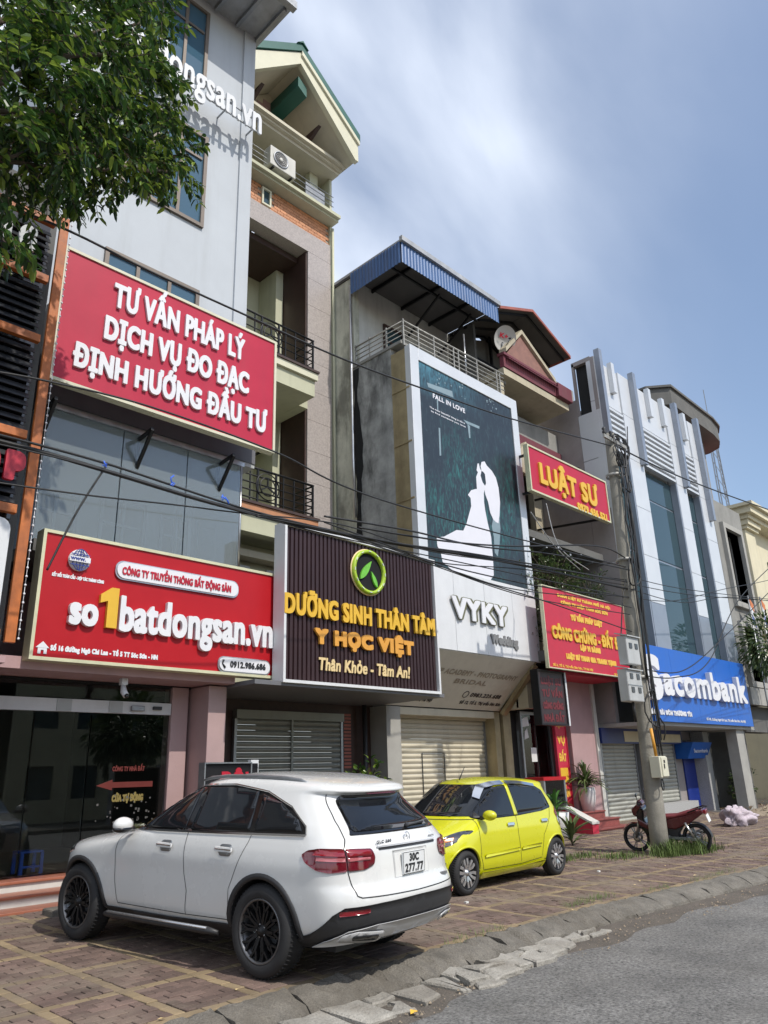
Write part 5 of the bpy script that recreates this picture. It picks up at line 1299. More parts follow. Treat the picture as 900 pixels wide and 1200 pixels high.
    tpx(t, 'VYKY', (529.5, 722), (523, 693.5), (595.5, 739), Y3-.022, 'letter_outline_green', .05, .065)  # dark green outline behind the white letters
    tpx(t, 'VYKY', (530, 721), (523.5, 694), (595, 738), Y3-.075, 'white_letter', .03, .03)
    tpx(t, 'Wedding', (575, 751), (574.5, 739.5), (607, 762), Y3-.022, 'grey_letter', .03, .02)
    # law office signs
    t = board('shop_sign', 'upper crimson sign with yellow LUẬT SƯ letters between poster and bank', 15.95, 20.15, 8.42, 9.75, 10.0, .1, 'crimson_panel', 'gold_trim', .05)
    F = 9.998
    tpx(t, 'LUẬT SƯ', (632.5, 567), (631, 543), (700.5, 595), F, 'yellow_letter', .05, .035)
    tpx(t, '0979 456 521', (676.5, 597), (675, 588.5), (711, 611), F, 'yellow_letter', .03, .018)
    for x in (16.3, 19.8): part('bracket', MB().bar((x, 10.1, 8.5), (x, 12.3, 8.7), .06).bar((x, 10.1, 9.6), (x, 12.3, 9.7), .06), 'black_metal', t)
    t = board('shop_sign', 'lower crimson sign offering CÔNG CHỨNG - ĐẤT ĐAI behind the utility pole', 15.95, 20.2, 3.86, 5.92, 10.0, .06, 'red_banner', 'gold_trim', .025)
    def l(txt, a, b, c, m='yellow_print', bold=.012, d=.01, **k): tpx(t, txt, (600+a[0]/5, 620+a[1]/5), (600+b[0]/5, 620+b[1]/5), (600+c[0]/5, 620+c[1]/5), F, m, d, bold, each=False, **k)
    l('ĐOÀN LUẬT SƯ THÀNH PHỐ HÀ NỘI', (262, 388), (262, 370), (575, 480)); l('CÔNG TY LUẬT TNHH SÓC SƠN', (285, 437), (285, 415), (560, 510))
    l('TƯ VẤN PHÁP LUẬT', (343, 525), (340, 490), (530, 585), bold=.02); l('LẬP VI BẰNG', (400, 708), (398, 675), (520, 735), bold=.02)
    l('LUẬT SƯ THAM GIA TRANH TỤNG', (318, 755), (315, 722), (612, 810), bold=.02)
    l('Số 2, Tổ 5, Thị trấn Sóc Sơn, TP Hà Nội', (240, 797), (240, 782), (475, 838), bold=.004); l('ĐT 0979 456 521', (600, 862), (600, 845), (660, 872), bold=.004)
    tpx(t, 'CÔNG CHỨNG - ĐẤT ĐAI', (646.5, 743), (645, 728), (731.5, 767), F, 'yellow_letter', .03, .022)
    t = board('led_sign', 'narrow black unlit display box hanging below the lower crimson sign', 15.8, 17.0, 2.55, 3.85, 10.25, .18, 'led_panel', 'black_metal', .04)
    part('side_strip', MB().box(17.0, 17.06, 10.22, 10.45, 2.55, 3.85), 'sign_white', t)
    for i, s in enumerate(('LUẬT SƯ', 'TƯ VẤN', 'CÔNG CHỨNG', 'NHÀ ĐẤT')): text(t, s, 15.95, 16.85, 3.5-i*.29, .17, 10.249, 'led_red', .006, .012, each=False)
    x0, z0 = W(609, 838, 11.3); x1, _ = W(629, 842, 11.3)
    t = board('shop_sign', 'small red header sign reading CÔNG CHỨNG over the glass door', 16.3, 18.5, 3.02, 3.78, 11.2, .06, 'red_banner', None, .01)
    text(t, 'CÔNG CHỨNG -', 16.38, 17.6, 3.25, .27, 11.21, 'yellow_print', .02, .02, each=False)
    x0, x1 = W(655, 900, 11.3)[0], W(671, 900, 11.3)[0]
    t = board('vertical_banner', 'narrow vertical red banner with yellow words beside the pink pier', 18.0, 18.55, .55, 3.0, 11.3, .05, 'red_banner', 'crimson_panel', .02)
    for k, s in enumerate(('DỊCH', 'VỤ', 'ĐẤT', 'TƯ', 'VẤN')):
        text(t, s, 18.1, 18.45, 2.62-k*.44, .2, 11.299, 'yellow_print', .006, .012, each=False)
    part('square_print', MB().box(18.1, 18.46, 11.29, 11.299, 1.22, 1.58), 'yellow_letter', t)
    # bank sign
    Y5 = 9.65
    t = thing('shop_sign', 'large blue sign with raised white letters across the bank front', 'sign', (24, Y5, 2.7))
    xs = [20.45, 22.0, 23.6, 25.2, 26.6, 27.85]
    for a, b in zip(xs, xs[1:]): part('panel', MB().box(a+.003, b-.003, Y5, Y5+.18, 2.72, 4.82), 'bank_blue', t)
    part('box_back', MB().box(20.45, 27.85, Y5+.181, 9.945, 2.73, 4.81), 'concrete_frame', t)
    F = Y5-.002
    tpx(t, 'S', (754, 818), (754, 766), (774, 822), F, 'white_letter', .14, .09); tpx(t, 'acombank', (774, 812), (774, 777), (872.5, 827.5), F, 'white_letter', .14, .042)
    ex, ez = W(765, 773, F)
    tpx(t, 'NGÂN HÀNG SÀI GÒN THƯƠNG TÍN', (748, 834), (748, 828), (811, 841.5), F, 'white_letter', .02, .015, each=False)
    tpx(t, 'Số 68, đường Ngô Chi Lan, Thị trấn Sóc Sơn, Hà Nội', (828, 843), (828, 840), (874, 848), F, 'white_letter', .006, .006, each=False)
    # black sandwich sign behind the car
    x0, z0 = W(238, 915, 9.9); x1, z1 = W(285, 893, 9.9)
    t = board('light_sign', 'small black lightbox with red ĐỘI letters behind the white car roof', x0, x1+.15, .9, z1, 9.9, .12, 'dark_disc', 'grey_metal', .02)
    part('side_panel', MB().box(x1+.16, x1+.30, 9.92, 10.0, .9, z1+.03), 'sign_white', t); part('side_screen', MB().box(x1+.18, x1+.28, 9.91, 9.919, 1.0, z1-.02), 'dark_disc', t)
    xa = x0+.28; text(t, 'ĐỘI', xa, xa+.5, z1-.33, .19, 9.898, 'led_red_bright' if 'led_red_bright' in MATS else 'red_letter', .012, .014)
    part('stand', MB().box(x0+.1, x0+.16, 9.92, 9.98, 0, .9).box(x1, x1+.06, 9.92, 9.98, 0, .9), 'black_metal', t)
    # ad on the bank side and dish
    x, z = W(590, 397, 10.9)
    d = thing('satellite_dish', 'grey satellite dish with faded letters on the roof edge behind the railing', 'dish', (x, 10.9, 12.3))
    M_ = Matrix.Translation((x, 10.9, z)) @ Matrix.Rotation(R(-18), 4, 'Z') @ Matrix.Rotation(R(28), 4, 'X')
    part('reflector', MB().lathe([(1e-3, .0), (.2, -.015), (.30, -.05), (.38, -.09)], (0, 0, 0), 'y', 28).lathe([(1e-3, .02), (.2, .005), (.30, -.035), (.39, -.09)], (0, 0, 0), 'y', 28).xf(M_), 'dish', d)
    part('feed_arm', MB().tube([(0, 0, -.34), (0, -.27, -.15), (0, -.34, 0)], .015, 6).xf(M_), 'grey_metal', d)
    part('receiver', MB().tube([(0, -.37, 0), (0, -.3, 0)], .03, 8).xf(M_), 'trim_black', d)
    text(d, 'K+', -.2, .1, .0, .15, -.07, 'red_letter', .004, .01, each=False, M=M_)
    part('mast', MB().tube([(x, 10.95, z-.1), (x, 11.0, 12.2)], .03, 6), 'grey_metal', d)
signs()

# ------------------------------------------------------------------ utility pole and overhead cables
def pole():
    bx, by = 14.22, 6.95; tx, ty, tz = 14.5, 6.95, 8.5
    t = thing('utility_pole', 'weathered concrete utility pole by the parked motorbike, wrapped in cable loops', 'pole', (bx, by, 0))
    n = 14; pts = [(bx+(tx-bx)*k/n, by, -.1+(tz+.1)*k/n) for k in range(n+1)]
    part('shaft', MB().tube(pts, [.168-.062*k/n for k in range(n+1)], 20), 'pole_concrete', t)
    part('crossarm', MB().box(tx-.5, tx+.5, by-.13, by-.09, 8.25, 8.33), 'rust_metal', t)
    random.seed(21)
    for k in range(4):
        x = tx-.45+k*.3; part('insulator', MB().lathe([(.03, 8.33), (.05, 8.38), (.03, 8.42), (.05, 8.46), (.02, 8.5)], (x, by-.11, 0), 'z', 8), 'trim_black', t)
    def px(z): return bx+(tx-bx)*z/tz
    for z in (3.2, 5.6, 7.5): part('band', MB().lathe([(.17, -.03), (.18, -.03), (.18, .03), (.17, .03)], (px(z), by, z), 'z', 16), 'rust_metal', t)
    for i in range(9):                                   # tangled cable loops
        z0 = random.choice((7.3, 7.6, 7.9, 8.1, 3.0, 2.6, 5.3, 2.2, 3.3)); r = random.uniform(.14, .3); cx = px(z0)+random.uniform(-.12, .2); a0 = random.uniform(0, 6)
        part('cable_loop', MB().tube([(cx+r*math.cos(a0+q*.5), by-.2-.04*math.sin(q), z0+r*1.2*math.sin(a0+q*.5)) for q in range(13)], .014, 5), 'cable', t)
    for i in range(7):
        o = random.uniform(-.14, .16); za = random.uniform(6.8, 8.2); zb = random.uniform(1.6, 3.2)
        part('down_cable', MB().tube([(px(za+(zb-za)*k/10)+o+random.gauss(0, .03), by-.19-random.uniform(0, .05), za+(zb-za)*k/10) for k in range(11)], random.choice((.012, .016, .022)), 5), 'cable', t)
    x, z = W(754, 800, 6.7)
    for lab, dx, zb, h, w in (('upper grey electricity meter box on the pole', -.15, 3.22, .62, .42), ('lower grey electricity meter box on the pole', -.12, 2.2, .98, .55)):
        pass
    def meter(label, u0, v0, u1, v1, rows, y=6.62):
        x0, za = W(u0, v0, y); x1, zb = W(u1, v1, y); z0, z1 = zb, za
        m = thing('meter_box', label, 'meter box', ((x0+x1)/2, y, z0), 'meter boxes on the pole')
        part('case', MB().box(x0, x1, y, y+.2, z0, z1), 'meter_box', m, bevel=.02)
        part('hood', MB().slab([(x0-.02, y-.04, z1-.02), (x1+.02, y-.04, z1-.02), (x1+.02, y+.22, z1+.05), (x0-.02, y+.22, z1+.05)], (0, 0, .02)), 'meter_box', m)
        for r in range(rows):
            for c in (0, 1):
                cx = x0+(x1-x0)*(.27+.46*c); cz = z1-(z1-z0)*(.22+.42*r if rows > 1 else .35)
                part('meter_window', MB().box(cx-.055, cx+.055, y-.012, y-.001, cz-.05, cz+.05), 'meter_glass', m)
        if rows > 1: part('seam', MB().box(x0, x1, y-.006, y-.001, (z0+z1)/2-.008, (z0+z1)/2+.008), 'grey_metal', m)
        part('conduit', MB().tube([((x0+x1)/2, y+.1, z0+.01), ((x0+x1)/2+.05, y+.12, z0-.35)], .025, 6), 'cable', m)
    meter('upper grey electricity meter box strapped to the pole', 733, 744, 752, 780, 1)
    meter('lower grey double electricity meter box strapped to the pole', 734, 783, 756, 823, 2)
    x0, za = W(772, 886, 6.65); x1, zb = W(784, 911, 6.65)
    m = thing('meter_box', 'cream metal switch box low on the pole, orange conduit above it', 'switch box', (x0, 6.65, zb))
    part('case', MB().box(x0, x1, 6.65, 6.85, zb, za), 'cream_box', m, bevel=.012)
    part('door', MB().box(x0+.05, x1-.008, 6.63, 6.648, zb+.02, za-.02), 'cream_box', m, bevel=.006)
    part('latch', MB().box(x0+.11, x0+.13, 6.615, 6.63, (za+zb)/2-.03, (za+zb)/2+.05), 'ink', m); part('label_plate', MB().box(x0+.12, x0+.17, 6.622, 6.63, za-.12, za-.07), 'ink', m)
    part('conduit', MB().tube([(x0+.04, 6.72, za), (x0+.02, 6.74, za+.5)], .03, 8), 'orange_pipe', m)
    part('bottom_coil', MB().tube([(x0+.1+.05*math.cos(q*.7), 6.7, zb-.12+.1*math.sin(q*.7)) for q in range(11)], .012, 5), 'cable', m)
pole()

def cables():
    def cable(pts, r, label, group=None, Y=6.9, m='cable', sag=0, n=14):
        P = []
        for a in pts:
            if len(a) == 3: x, z = W(a[0], a[1], a[2]); P.append(Vector((x, a[2], z)))
            else: x, z = W(a[0], a[1], Y); P.append(Vector((x, Y, z)))
        Q = []
        for i in range(len(P)-1):                      # Catmull-Rom through the measured points
            p0, p1, p2, p3 = P[max(i-1, 0)], P[i], P[i+1], P[min(i+2, len(P)-1)]
            for k in range(n if i == len(P)-2 else n):
                s = k/n; Q.append(.5*((2*p1)+(p2-p0)*s+(2*p0-5*p1+4*p2-p3)*s*s+(-p0+3*p1-3*p2+p3)*s**3))
        Q.append(P[-1])
        tagged('overhead_cable', MB().tube(Q, r, 5), m, label, 'cable', tuple(Q[0]), group)
    cable([(-60, 215), (75, 268), (180, 320), (285, 368), (400, 420), (500, 457), (600, 491), (718, 523)], .014, 'thick black cable running from the tree past the crimson sign to the pole top')
    cable([(724, 524), (800, 560), (900, 597), (1000, 630)], .018, 'single black cable from the pole top across the sky to the right edge')
    cable([(-40, 507), (60, 533), (150, 560), (250, 590), (380, 622), (480, 640), (600, 660), (735, 690)], .024, 'thick black bundle crossing the glass storey and the maroon sign top')
    G = 'thin cables strung along the shop fronts'; lab = 'thin black cable strung along the shop fronts towards the pole'
    random.seed(31)
    mains = [[(-40, 512), (100, 545), (250, 590), (390, 628), (520, 655), (620, 676), (735, 700)],
             [(-40, 500), (120, 542), (300, 600), (450, 634), (560, 650), (660, 668), (735, 682)],
             [(-40, 560), (100, 580), (240, 596), (360, 615), (500, 660), (620, 700), (738, 720)],
             [(300, 603), (400, 615), (500, 645), (600, 660), (735, 680)],
             [(300, 605), (400, 625), (480, 650), (560, 672), (650, 690), (740, 700)],
             [(380, 605), (480, 622), (560, 640), (650, 650), (738, 668)],
             [(380, 612), (470, 645), (560, 680), (640, 705), (740, 740)],
             [(440, 640), (520, 660), (620, 668), (735, 686)],
             [(420, 618), (520, 634), (600, 640), (700, 640), (735, 655)],
             [(480, 650), (540, 672), (600, 690), (680, 700), (740, 712)]]
    for p in mains: cable([(a, b, 6.85+random.uniform(-.12, .12)) for a, b in p], random.choice((.009, .011, .014)), lab, G)
    lab2 = 'thin black cable leaving the pole for the right edge of the street'; G2 = 'thin cables leaving the pole to the right'
    for p in ([(738, 676), (800, 690), (900, 702), (1000, 712)], [(738, 690), (800, 706), (860, 700), (960, 712)], [(738, 700), (790, 704), (850, 690), (900, 680), (980, 660)], [(738, 684), (820, 698), (940, 706)], [(745, 790), (790, 794), (830, 776), (868, 700), (930, 640)], [(745, 782), (800, 786), (850, 745), (905, 690)]):
        cable([(a, b, 6.9+random.uniform(-.1, .1)) for a, b in p], random.choice((.009, .012)), lab2, G2)
    cable([(-40, 430), (57, 447), (180, 478), (323, 530), (460, 590), (735, 665)], .012, 'thin black cable crossing the lower edge of the crimson sign')
    cable([(55, 668), (90, 600), (125, 545)], .011, 'short black cable dropping from the bundle to the red sign corner')
    cable([(640, 590, 9.8), (655, 640, 9.6), (690, 668, 9.4)], .013, 'pale grey cable hanging left of the lower crimson sign', m='cable_grey')
    cable([(622, 600, 9.9), (650, 640, 9.8), (680, 668, 9.8)], .012, 'second pale grey cable hanging beside the first over the terrace', m='cable_grey')
    cable([(735, 500, 7.0), (738, 640, 6.95), (730, 700, 6.9), (727, 770, 6.9)], .013, 'black cable hanging free in front of the lower crimson sign')
    for (u, v) in ((123, 545), (200, 566), (262, 586)):
        x, z = W(u, v, 6.85); random.seed(u)
        tagged('cable_tie', MB().tube([(x+random.gauss(0, .04), 6.84, z+random.gauss(0, .05)) for k in range(7)], .008, 4), 'stool_blue', 'knotted blue tie on the thick black cable bundle', 'cable tie', (x, 6.84, z), 'blue ties on the cable bundle')
cables()

# ------------------------------------------------------------------ plants
def leafcard(mb, c, d, n, L, w, fold=.25, droop=.2):
    d = d.normalized(); s = d.cross(n); s = s.normalized() if s.length > 1e-5 else d.orthogonal().normalized(); up = s.cross(d)
    o = Vector(c); m = o+d*L*.5-up*0; e = o+d*L-up*L*droop
    k = o+d*L*.3; q = o+d*L*.72-up*L*droop*.45; f_ = up*w*fold
    mb.add([o, k+s*w*.47+f_, q+s*w*.38+f_, e, q-s*w*.38+f_, k-s*w*.47+f_, k, q], [(0, 6, 1), (6, 7, 2, 1), (7, 3, 2), (0, 5, 6), (6, 5, 4, 7), (7, 4, 3)])
def street_tree():
    t = thing('street_tree', 'dense green street tree whose crown fills the top left corner', 'tree', (-1.8, 6.2, 0))
    random.seed(17)
    part('trunk', MB().tube([(-1.8, 6.2, -.1), (-1.75, 6.2, 1.5), (-1.6, 6.3, 3.2), (-1.3, 6.4, 4.6), (-.9, 6.5, 5.8)], [.24, .19, .17, .15, .12], 12), 'bark', t)
    blobs = []
    def B(u, v, y, r): x, z = W(u, v, y); blobs.append((Vector((x, y, z)), r))
    for a in [(30, 40, 6.4, .95), (110, 20, 6.9, .85), (150, 50, 7.3, .6), (60, 110, 6.4, .85), (130, 110, 7.0, .75), (165, 120, 7.5, .45), (185, 168, 7.6, .38), (203, 198, 7.6, .18), (30, 142, 6.3, .7), (95, 158, 6.7, .6), (150, 170, 7.1, .55),
              (60, 188, 6.3, .3), (15, 175, 6.2, .3), (125, 192, 6.8, .28), (178, 195, 7.4, .26), (160, 20, 7.3, .42), (-40, 60, 6.0, 1.1), (-60, 170, 6, .9), (60, -60, 6.6, 1.1), (150, -40, 7.2, .6), (192, 120, 7.6, .2), (215, 180, 7.7, .16)]: B(*a)
    base = Vector((-.9, 6.5, 5.8))
    for c, r in blobs:
        k = base.lerp(c, .55)+Vector((random.gauss(0, .15), random.gauss(0, .15), -.1))
        part('branch', MB().tube([base, k, c+Vector((0, 0, -r*.3)), c+Vector((r*.3, 0, r*.1))], [.06, .035, .02, .008], 6), 'bark', t)
    mb = MB(); tw = MB()
    for c, r in blobs:
        n = int(120*r**2.0)+14
        subs = [(Vector((random.gauss(0, 1), random.gauss(0, 1), random.gauss(0, 1))).normalized())*r*random.uniform(.6, 1.02) for _ in range(int(20*r*r)+5)]
        for _ in range(n):
            d = Vector((random.gauss(0, 1), random.gauss(0, 1), random.gauss(0, 1))).normalized()
            rr = r*(.45+.6*random.random()**.5)*(1+.16*math.sin(d.x*5+c.x*3)+.14*math.cos(d.z*6+c.z))
            p = c+Vector((d.x*rr, d.y*rr, d.z*rr*.85))
            if _ % 5: q_ = random.choice(subs); p = c+Vector((q_.x+random.gauss(0, .10), q_.y+random.gauss(0, .10), q_.z*.85+random.gauss(0, .08))); d = q_.normalized()
            # a spray: twig with drooping pairs of leaflets
            dirn = (d*.8+Vector((random.gauss(0, .4), random.gauss(0, .4), -.45+random.gauss(0, .25)))).normalized()
            L = random.uniform(.16, .30); m = random.randint(4, 6)
            tw.tube([p, p+dirn*L*.5, p+dirn*L+Vector((0, 0, -.04))], .004, 3, cap=False)
            side = dirn.cross(Vector((0, 0, 1))); side = side.normalized() if side.length > .1 else Vector((1, 0, 0))
            for i in range(m):
                for sgn in (-1, 1):
                    q = p+dirn*L*(i+1)/m+Vector((0, 0, -.02*i/m))
                    ld = (dirn*.55+side*sgn*.9+Vector((random.gauss(0, .15), random.gauss(0, .15), -.35+random.gauss(0, .2)))).normalized()
                    nn = (Vector((0, 0, 1))+Vector((random.gauss(0, .35), random.gauss(0, .35), 0))).normalized()
                    leafcard(mb, q, ld, nn, random.uniform(.08, .165), random.uniform(.04, .062), .18, .25)
    part('crown', mb, 'leaf_tree', t); part('twigs', tw, 'bark', t)
street_tree()

def bushy(name, label, cat, c, rx, ry, rz, n, L, w, m, seed=1, up=.1, group=None, stem=None):
    random.seed(seed); t = thing(name, label, cat, (c[0], c[1], c[2]-rz), group)
    mb = MB(); st = MB()
    for k in range(n):
        d = Vector((random.gauss(0, 1), random.gauss(0, 1), random.gauss(0, 1))).normalized(); rr = random.random()**.4*(1+.25*math.sin(d.x*6)+.2*math.cos(d.z*7+seed))
        p = Vector(c)+Vector((d.x*rx, d.y*ry, d.z*rz))*rr
        for _ in range(3):
            leafcard(mb, p+Vector((random.gauss(0, .03), random.gauss(0, .03), random.gauss(0, .03))), (d+Vector((random.gauss(0, .6), random.gauss(0, .6), up+random.gauss(0, .5)))), Vector((random.gauss(0, .4), random.gauss(0, .4), 1)), L*random.uniform(.7, 1.2), w, .15, .25)
        if k % 8 == 0: st.tube([(c[0], c[1], c[2]-rz), p*.5+Vector(c)*.5+Vector((0, 0, -.1)), p], .008, 4, cap=False)
    part('foliage', mb, m, t); part('stems', st, 'bark', t); return t
def spiky(name, label, base, n, L, w, m, seed, elev=(20, 85), group=None, droop=.5):
    """plant of long strap leaves arching from a short stem"""
    random.seed(seed); t = thing(name, label, 'plant', base, group); first = None
    part('stem', MB().tube([base, (base[0], base[1], base[2]+L*.35)], .02, 6), 'bark', t)
    for k in range(n):
        az = 2*PI*k/n*2.4+random.uniform(-.3, .3); el = R(random.uniform(*elev)); l = L*random.uniform(.7, 1.15)
        o = Vector(base)+Vector((0, 0, L*.35*random.random())); pts = []; d = Vector((math.cos(az)*math.cos(el), math.sin(az)*math.cos(el), math.sin(el)))
        side = Vector((-math.sin(az), math.cos(az), 0)); mb = MB(); vs = []
        for i in range(6):
            s = i/5; p = o+d*l*s+Vector((0, 0, -droop*l*s*s)); ww = w*(math.sin(PI*min(1, s*.85+.12)))
            vs += [p-side*ww/2+Vector((0, 0, ww*.2)), p, p+side*ww/2+Vector((0, 0, ww*.2))]
        mb.add(vs, [(i*3+q, i*3+q+1, i*3+q+4, i*3+q+3) for i in range(5) for q in (0, 1)], True)
        part('leaf', mb, m, t)
    return t
def plants():
    bushy('terrace_shrub', 'loose leafy shrub on the terrace above the lower crimson sign', 'shrub', (17.6, 10.6, 6.45), 1.6, .5, .75, 650, .11, .04, 'leaf_bush', 4)
    bushy('terrace_shrub', 'darker trailing shrub hanging left of the lower crimson sign', 'shrub', (16.5, 10.7, 5.0), .35, .4, .8, 150, .1, .04, 'leaf_bush', 6)
    bushy('terrace_shrub', 'thin twiggy shrub at the terrace end beside the bank wall', 'shrub', (19.5, 10.6, 6.3), .6, .5, .6, 220, .1, .03, 'leaf_bush', 8)
    x, z = W(689, 952, 10.95)
    t = thing('flower_pot', 'tall white pot holding a striped bushy plant on the red steps', 'pot', (19.0, 11.0, .5))
    px_ = W(689, 940, 11.0)[0]
    part('body', MB().lathe([(1e-3, .5), (.15, .5), (.21, .8), (.225, 1.0), (.2, 1.08), (.17, 1.08), (.17, 1.0), (1e-3, 1.0)], (px_, 11.0, 0), 'z', 20), 'pot_white', t)
    spiky('potted_plant', 'striped bushy strap leaved plant in the tall white pot', (px_, 11.0, 1.02), 90, .85, .06, 'leaf_cordyline', 3, (5, 88), droop=.5)
    t = thing('flower_pot', 'low wide white pot with a fern, left of the red steps', 'pot', (W(652, 955, 10.2)[0], 10.2, .0)); a = W(652, 955, 10.2)[0]
    part('body', MB().lathe([(1e-3, 0), (.2, 0), (.27, .45), (.29, .62), (.24, .62), (.22, .55), (1e-3, .55)], (a, 10.2, 0), 'z', 20), 'pot_white', t)
    spiky('potted_plant', 'feathery green fern arching over the low white pot', (a, 10.2, .55), 34, .75, .07, 'leaf_fern', 5, (15, 80), droop=.55)
    b = W(672, 1000, 9.0)[0]; gb = gz(9.0)
    spiky('potted_plant', 'glossy dark cordyline with long leaves by the red steps', (b, 9.0, gb), 26, .72, .075, 'leaf_cordyline', 7, (25, 88), droop=.35)
    t = thing('flower_pot', 'orange painted square pot beside the yellow car', 'pot', (b, 9.3, 0))
    part('body', MB().box(b-.45, b+.1, 9.4, 9.9, 0, .5).box(b-.48, b+.13, 9.37, 9.93, .5, .56), 'pot_orange', t, bevel=.01)
    spiky('potted_plant', 'small upright plant growing in the orange square pot', (b-.2, 9.6, .5), 16, .5, .06, 'leaf_fern', 9, (30, 88))
    st = stair('red_steps', 'three dark red granite steps up to the law office door', 17.3, 19.35, [(10.05, .17), (10.45, .34), (10.85, .5)], 'red_step', 'red_step')
    w = thing('low_wall', 'short sloping cheek wall with white cap left of the red steps', 'wall', (17.1, 10.4, 0))
    part('wall', MB().prism([(9.9, 0), (11.7, 0), (11.7, .62), (10.6, .62), (9.9, .3)], 'x', 17.0, 17.28), 'red_banner', w)
    part('cap', MB().slab([(16.97, 9.88, .31), (17.3, 9.88, .31), (17.3, 10.6, .64), (16.97, 10.6, .64)], (0, 0, .05)).box(16.97, 17.3, 10.6, 11.7, .64, .69), 'step_white', w)
    bx = W(640, 905, 10.9)
    r = thing('display_case', 'low glass display case with red top behind the yellow car', 'cabinet', (16.9, 10.9, .5))
    part('case', MB().box(16.35, 16.42, 10.7, 11.2, .3, 1.3).box(17.25, 17.32, 10.7, 11.2, .3, 1.3), 'grey_metal', r); part('top', MB().box(16.33, 17.34, 10.68, 11.22, 1.3, 1.38), 'red_panel', r)
    part('pane', MB().box(16.42, 17.25, 10.71, 10.72, .75, 1.29), 'glass_shop', r); part('base', MB().box(16.35, 17.32, 10.7, 11.2, 0, .3), 'grey_metal', r)
    bushy('potted_shrub', 'dark leafed potted shrub by the drain pipe behind the white car', 'shrub', (W(428, 903, 10.6)[0], 10.6, 1.25), .42, .35, .5, 190, .13, .07, 'leaf_tree', 12)
    # grass round the pole, weeds along the kerb
    g = MB(); random.seed(40)
    spots = [((14.25, 6.75), .38, 750, .26), ((13.4, 7.3), .5, 300, .10), ((14.8, 6.5), .35, 450, .30), ((12.5, 7.9), .45, 260, .12), ((15.4, 6.5), .3, 100, .1), ((12.3, 8.7), .5, 350, .2), ((13.1, 7.9), .3, 120, .12)]
    for (c, s, n, h) in spots:
        for k in range(n):
            x = c[0]+random.gauss(0, s*.6); y = c[1]+random.gauss(0, s*.35); l = h*random.uniform(.4, 1.2); az = random.uniform(0, 6.28); ln = random.uniform(.1, .6)*l
            dx, dy = math.cos(az), math.sin(az); wv = random.uniform(.004, .008)
            g.add([(x-dy*wv, y+dx*wv, 0), (x+dy*wv, y-dx*wv, 0), (x+dx*ln*.4+dy*wv*.7, y+dy*ln*.4-dx*wv*.7, l*.65), (x+dx*ln*.4-dy*wv*.7, y+dy*ln*.4+dx*wv*.7, l*.65), (x+dx*ln, y+dy*ln, l*.95)], [(0, 1, 2, 3), (3, 2, 4)])
    tagged('grass', g, 'grass', 'tufts of green grass growing round the foot of the utility pole', 'grass', kind='stuff').location.z = gz(7.0)
    g = MB()
    for (x0, x1, y, n) in ((8.6, 9.8, 5.5, 200), (10.2, 10.8, 5.25, 60), (6.2, 7.3, 5.36, 60), (11.4, 13, 5.15, 140)):
        for k in range(n):
            x = random.uniform(x0, x1); yy = y+random.gauss(0, .06); l = random.uniform(.02, .09); az = random.uniform(0, 6.28)
            g.add([(x-.004, yy, 0), (x+.004, yy, 0), (x+.5*l*math.cos(az), yy+.5*l*math.sin(az), l)], [(0, 1, 2)])
    tagged('weeds', g, 'grass', 'small weeds sprouting in the joint behind the kerb stones', 'weeds', kind='stuff')
    # rubble heap and cloth in front of the concrete building
    rx = W(860, 965, 9.2)[0]
    rb = MB(); random.seed(50)
    heap = MB(); n = 16
    x0, x1 = 24.6, 31.5
    vs = []
    for i in range(n+1):
        for j in range(7):
            x = x0+(x1-x0)*i/n; y = 8.3+j*.32; h = .62*math.sin(PI*min(1, (j+.0)/6*1.1+.0))*min(1, .25+i/n*1.2)
            vs.append((x, y, -.05+max(0, h)*(.7+.3*random.random())))
    heap.add(vs, [(i*7+j, (i+1)*7+j, (i+1)*7+j+1, i*7+j+1) for i in range(n) for j in range(6)], True)
    for k in range(260):
        x = random.uniform(x0, x1); y = 8.3+random.random()**1.3*1.3; s = random.uniform(.02, .09); z = .55*min(1, (y-8.2)/1.0)*min(1, .25+(x-x0)/(x1-x0)*1.2)
        q = [Vector((random.uniform(-1, 1), random.uniform(-1, 1), random.uniform(-1, 1))) for _ in range(4)]
        heap.add([Vector((x, y, z))+a*s for a in q], [(0, 1, 2), (0, 2, 3), (0, 3, 1), (1, 3, 2)])
    tagged('rubble', heap, 'rubble', 'heap of sandy rubble and stones in front of the concrete building', 'rubble', kind='stuff')
    cx, cy = W(866, 962, 8.2)[0], 8.2; c = MB().ball((0, 0, 0), 1, 26)
    def crumple(p):
        v = Vector(p); r = 1+.16*math.sin(9*v.x+3*v.z)+.12*math.sin(13*v.y+7*v.z+2)+.08*math.sin(23*v.x+17*v.y)
        return (cx+v.x*r*.8, cy+v.y*r*.3, .25+v.z*r*(.24-.12*v.x)-.02)
    c.v = [crumple(p) for p in c.v]
    tagged('cloth_bundle', c, 'cloth_pink', 'crumpled pink patterned cloth lying on the rubble heap', 'cloth', (cx, cy, 0))
    bushy('bush', 'small dark bush at the foot of the grey bank column', 'bush', (W(872, 935, 10.5)[0], 10.5, .8), .5, .4, .55, 160, .13, .05, 'leaf_bush', 14)
    # tree and flags in the villa yard
    x, z = W(898, 745, 8.8)
    t = thing('garden_tree', 'light green garden tree at the right edge under the villa', 'tree', (x, 8.8, 0)); random.seed(60)
    part('trunk', MB().tube([(x+.3, 8.8, 0), (x+.3, 8.8, 2.5), (x, 8.8, 4)], [.14, .1, .06], 8), 'bark', t); mb = MB()
